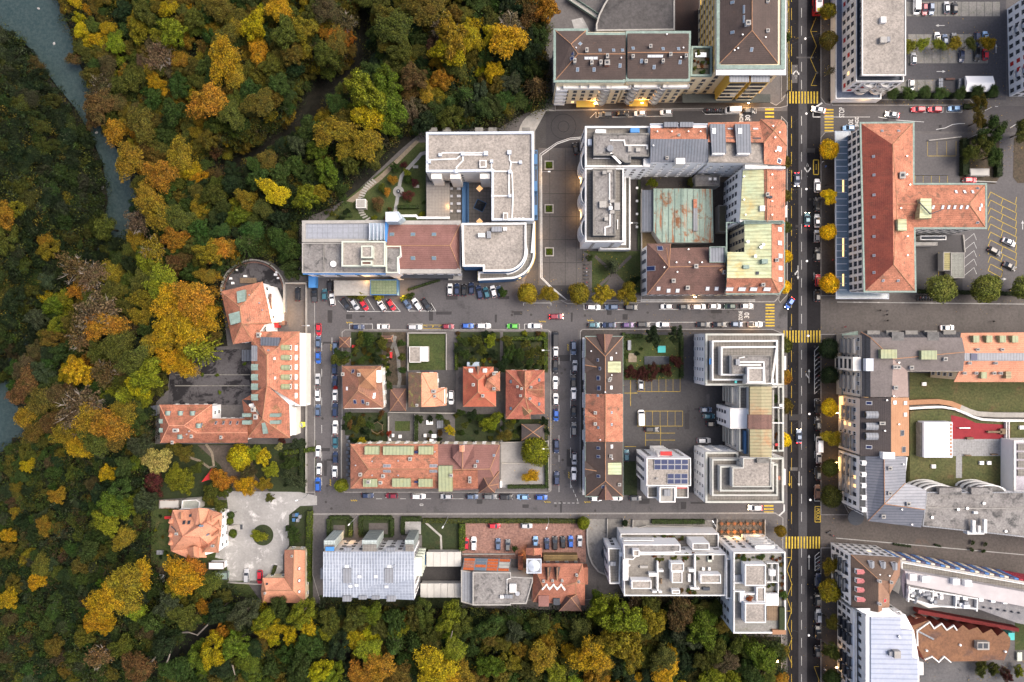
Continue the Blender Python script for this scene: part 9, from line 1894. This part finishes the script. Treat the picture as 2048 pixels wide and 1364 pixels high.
for i in range(4): 
    m=MB(); m.box(P(1274,376+i*26,.6),(.7,.7,.5)); single('ground_light',m,LAMP_W,'small pale square light box in the alley bed','light box','alley light boxes')
def simple(name,x0,y0,x1,y1,z0,z1,mat,label,cat,group=None):
    a,c=P(x0,y0,z1),P(x1,y1,z1); w_,l_=abs(c.x - a.x),abs(c.y - a.y); m=MB(); cx,cy=(a.x+c.x)/2,(a.y+c.y)/2
    m.box((cx,cy,(z0+z1)/2 - .05),(w_,l_,z1 - z0 - .1)); m.box((cx,cy,z1 - .05),(w_+.08,l_+.08,.1)); m.mat(1).box((cx,cy+l_/2,z1 - .12),(w_*.8,.12,.1)); single(name,m,[mat,STEEL],label,cat,group)
for x in (1882,1922): 
    for k in range(4): simple('waste_container',x - 4,157+k*6.6,x+4,162.6+k*6.6,0,1.4,METAL_D,'grey-blue waste container in the row %s' % ('left of the parked trailer' if x < 1900 else 'beside the white marquee'),'bin','waste containers')
for k,(x,y) in enumerate(((587,1031),(593,1030),(599,1034),(587,1040),(595,1041))): simple('recycling_bin',x - 2.6,y - 3,x+2.6,y+3,0,1.3,(METAL_D,BLUE,METAL_G,BLUE,METAL_G)[k],'recycling bin beside the villa forecourt','bin','recycling bins')
simple('logs',1892,156,1910,159,0,.6,T_RBROWN,'brown log pile between the waste containers','log pile')
for x,y in ((1945,1085),(1970,1088),(1943,1099),(1966,1102)): 
    o=link('planter_shrub',CROWNS['L'][0],None,P(x,y,.7),(0,0,x),PAL['green']); o.scale=(.75,.75,.75); reg(o,'small green planter bush in the group of four on the diagonal street','shrub','four street planters')
for i,(x0,y0,x1,y1) in enumerate(((1785,1087,1820,1092),(1868,1088,1880,1092))): hedge(x0,y0,x1,y1,.8,'dark green','%s dark green planter strip on the diagonal pedestrian street' % ('long' if i == 0 else 'short'),3)
# fountain, pergola, red sail, slides, playground
t=Thing('fountain','round fountain in the white path of the hospital garden','fountain',797,383); c=P(797,383); m=MB(); q=[(c.x+.75*math.cos(6.2832*k/16),c.y+.75*math.sin(6.2832*k/16)) for k in range(16)]; m.ring(q,inset(q,.15),0,.5); t.part('basin',m,CONC_D); m=MB(); m.prism(inset(q,.14),.4,.4,side=False); t.part('water',m,GLASS); m=MB(); m.tube([(c.x,c.y,.2),(c.x,c.y,.9)],.12,8); t.part('spout',m,LAMP_W)
m=MB(); V=[P(x,y,z) for x,y,z in ((403,964,3),(424,936,3.6),(423,958,2.8))]; m.add(V,[(0,1,2)]); m.add([v - Vector((0,0,.04)) for v in V],[(2,1,0)])
for v in V: m.mat(1).tube([(v.x,v.y,0),(v.x,v.y,v.z)],.05,5)
single('shade_sail',m,[REDP,STEEL],'bright red triangular shade sail among the trees of the school garden','shade sail')
m=MB(); c=P(757,854); q=[(c.x+12*K*math.cos(R(30+60*k)),c.y+12*K*math.sin(R(30+60*k))) for k in range(6)]
for k in range(6): a,b_=q[k],q[(k+1) % 6]; m.tube([(a[0],a[1],2.4),(b_[0],b_[1],2.4)],.09,4); m.tube([(a[0],a[1],0),(a[0],a[1],2.4)],.07,4)
single('pergola',m,WOOD,'hexagonal yellowish pergola frame in the garden south of the first villa','pergola')
simple('trampoline',1316,692,1331,705,.16,.8,TEAL,'turquoise trampoline on the lawn behind the row houses','trampoline'); simple('covered_pool',1289,713,1338,729,.16,.5,DARKW,'dark covered rectangular pool on the lawn behind the row houses','pool')
simple('play_hut',1256,681,1262,700,.16,1.6,METAL_G,'grey play tower on the west side of the playground lawn','play tower'); simple('sandpit',1257,707,1273,724,.16,.4,MATS['gravel_path'],'sandy pit at the west side of the playground lawn','sandpit')
for x,y,w_,h_ in ((490,552,6,3),(461,557,4,4),(465,566,5,4),(473,540,3,3),(551,549,6,4),(553,544,4,3),(556,556,4,3)): simple('cafe_table',x - w_/2,y - h_/2,x+w_/2,y+h_/2,.1,.8,LAMP_W,'small white table on the round school terrace','table','white terrace tables')
simple('bench',480,556,512,566,.05,.5,WOOD,'slatted bench group in the middle of the round terrace','bench')
for x,y in ((1013,708),(833,372),(831,333)): simple('garden_bench',x - 5,y - 2,x+5,y+3,0,.5,CONC,'pale stone bench in a garden near (%s)' % 'the hedge' if x > 900 else 'pale stone bench beside the white garden path','bench','garden benches')
for x,y,w_,h_ in ((859,845,13,8),(880,849,12,14),(850,871,5,6),(868,872,9,7),(863,881,8,5),(800,873,6,6),(786,871,4,6),(779,881,5,7)): simple('garden_table',x - w_/2,y - h_/2,x+w_/2,y+h_/2,.16,.9,LAMP_W if w_ != 12 else METAL_G,'white garden furniture on the paved courts behind the long terrace','table','court furniture')
for i in range(12): x,y=695+(i % 2)*2.5,875+i*7.5; simple('cafe_table',x - 2.3,y - 2.3,x+2.3,y+2.3,.17,.9,METAL_D,'small grey table in the row west of the long terrace','table','terrace row of tables')
simple('red_car_toy',780,704,784,716,.15,.8,REDP,'bright red garden object on the path by the second lawn','garden object'); simple('red_parasol',704,690,708,695,.15,2.2,REDP,'small red parasol on the lawn of the first villa','parasol'); simple('red_awning',549,644,556,655,0,3,REDP,'red awning at the school courtyard door','awning'); simple('brown_hut',556,642,569,650,0,2.4,T_RBROWN,'dark brown hut beside the red awning','hut')
simple('round_table_set',309,1150,327,1168,zt(315,1160),zt(315,1160)+.8,LAMP_W,'white furniture on the red terrace below the villa lawn','table'); simple('picnic_table',313,1101,325,1109,.05,.8,METAL_G,'grey picnic table on the villa lawn','table')
simple('red_bench',329,1033,341,1038,0,.8,REDP,'red bench on the west side of the villa','bench'); simple('turquoise_parasol',2017,1266,2029,1280,0,2.6,TEAL,'turquoise parasol at the east tip of the zigzag brown building','parasol'); simple('green_table',2035,1305,2044,1322,0,.8,PAR_G,'pale green table tennis table at the bottom right','table')
sheet('red_terrace',[(303,1140),(332,1128),(332,1150),(325,1172),(305,1168)],.01,SOIL)
for x0,y0,x1,y1 in ((484,700,505,722),): 
    for k in range(4): simple('solar_bench',x0+k*5.3,y0,x0+4.6+k*5.3,y1,0,1.2,METAL_D,'narrow grey frame in the row at the north of the school yard','frame','school yard frames')
for x,y in ((431,717),(435,750),(405,749),(489,728),(440,785)): 
    o=link('yard_shrub',CROWNS['L'][1],None,P(x,y,.5),(0,0,x),PAL['lime green']); o.scale=(.6,.9,.6); reg(o,'small green shrub growing on the dark school yard','shrub','school yard shrubs')
# curb of planter, turning circle marks
mk=bpy.data.objects['turning_place']
for r_,w_ in ((11,.12),(25,.12)): polymark(mk,[(1127+r_*math.cos(6.2832*k/20),253+r_*math.sin(6.2832*k/20)) for k in range(20)],w_,ASPH_D,.03,True)

# ================================================================== LABELS: make look-alikes tell apart by their place in the row
ORD='first second third fourth fifth sixth seventh eighth ninth tenth eleventh twelfth thirteenth fourteenth fifteenth sixteenth seventeenth eighteenth nineteenth twentieth'.split()
def finish_labels():
    by={}
    for o in REG: by.setdefault(o['label'],[]).append(o)
    for lab,L in by.items():
        if len(L) == 1: continue
        xs=[o.location.x for o in L]; ys=[o.location.y for o in L]; hor=max(xs) - min(xs) >= max(ys) - min(ys)
        L.sort(key=(lambda o: o.location.x) if hor else (lambda o: -o.location.y)); n=len(L)
        for i,o in enumerate(L):
            a,z_=('leftmost','rightmost') if hor else ('uppermost','lowest')
            if i == 0: s=a
            elif i == n - 1: s=z_
            elif i < n/2 or n > 40: s=ORD[i]+(' from the left' if hor else ' from the top') if i < 20 else None
            else: s=ORD[n - 1 - i]+(' from the right' if hor else ' from the bottom')
            words_=lab.split()
            if s is None: continue
            o['label']=' '.join(words_[:16 - len(s.split())])+', '+s
finish_labels()
print('objects',len(bpy.data.objects),'things',len(REG))
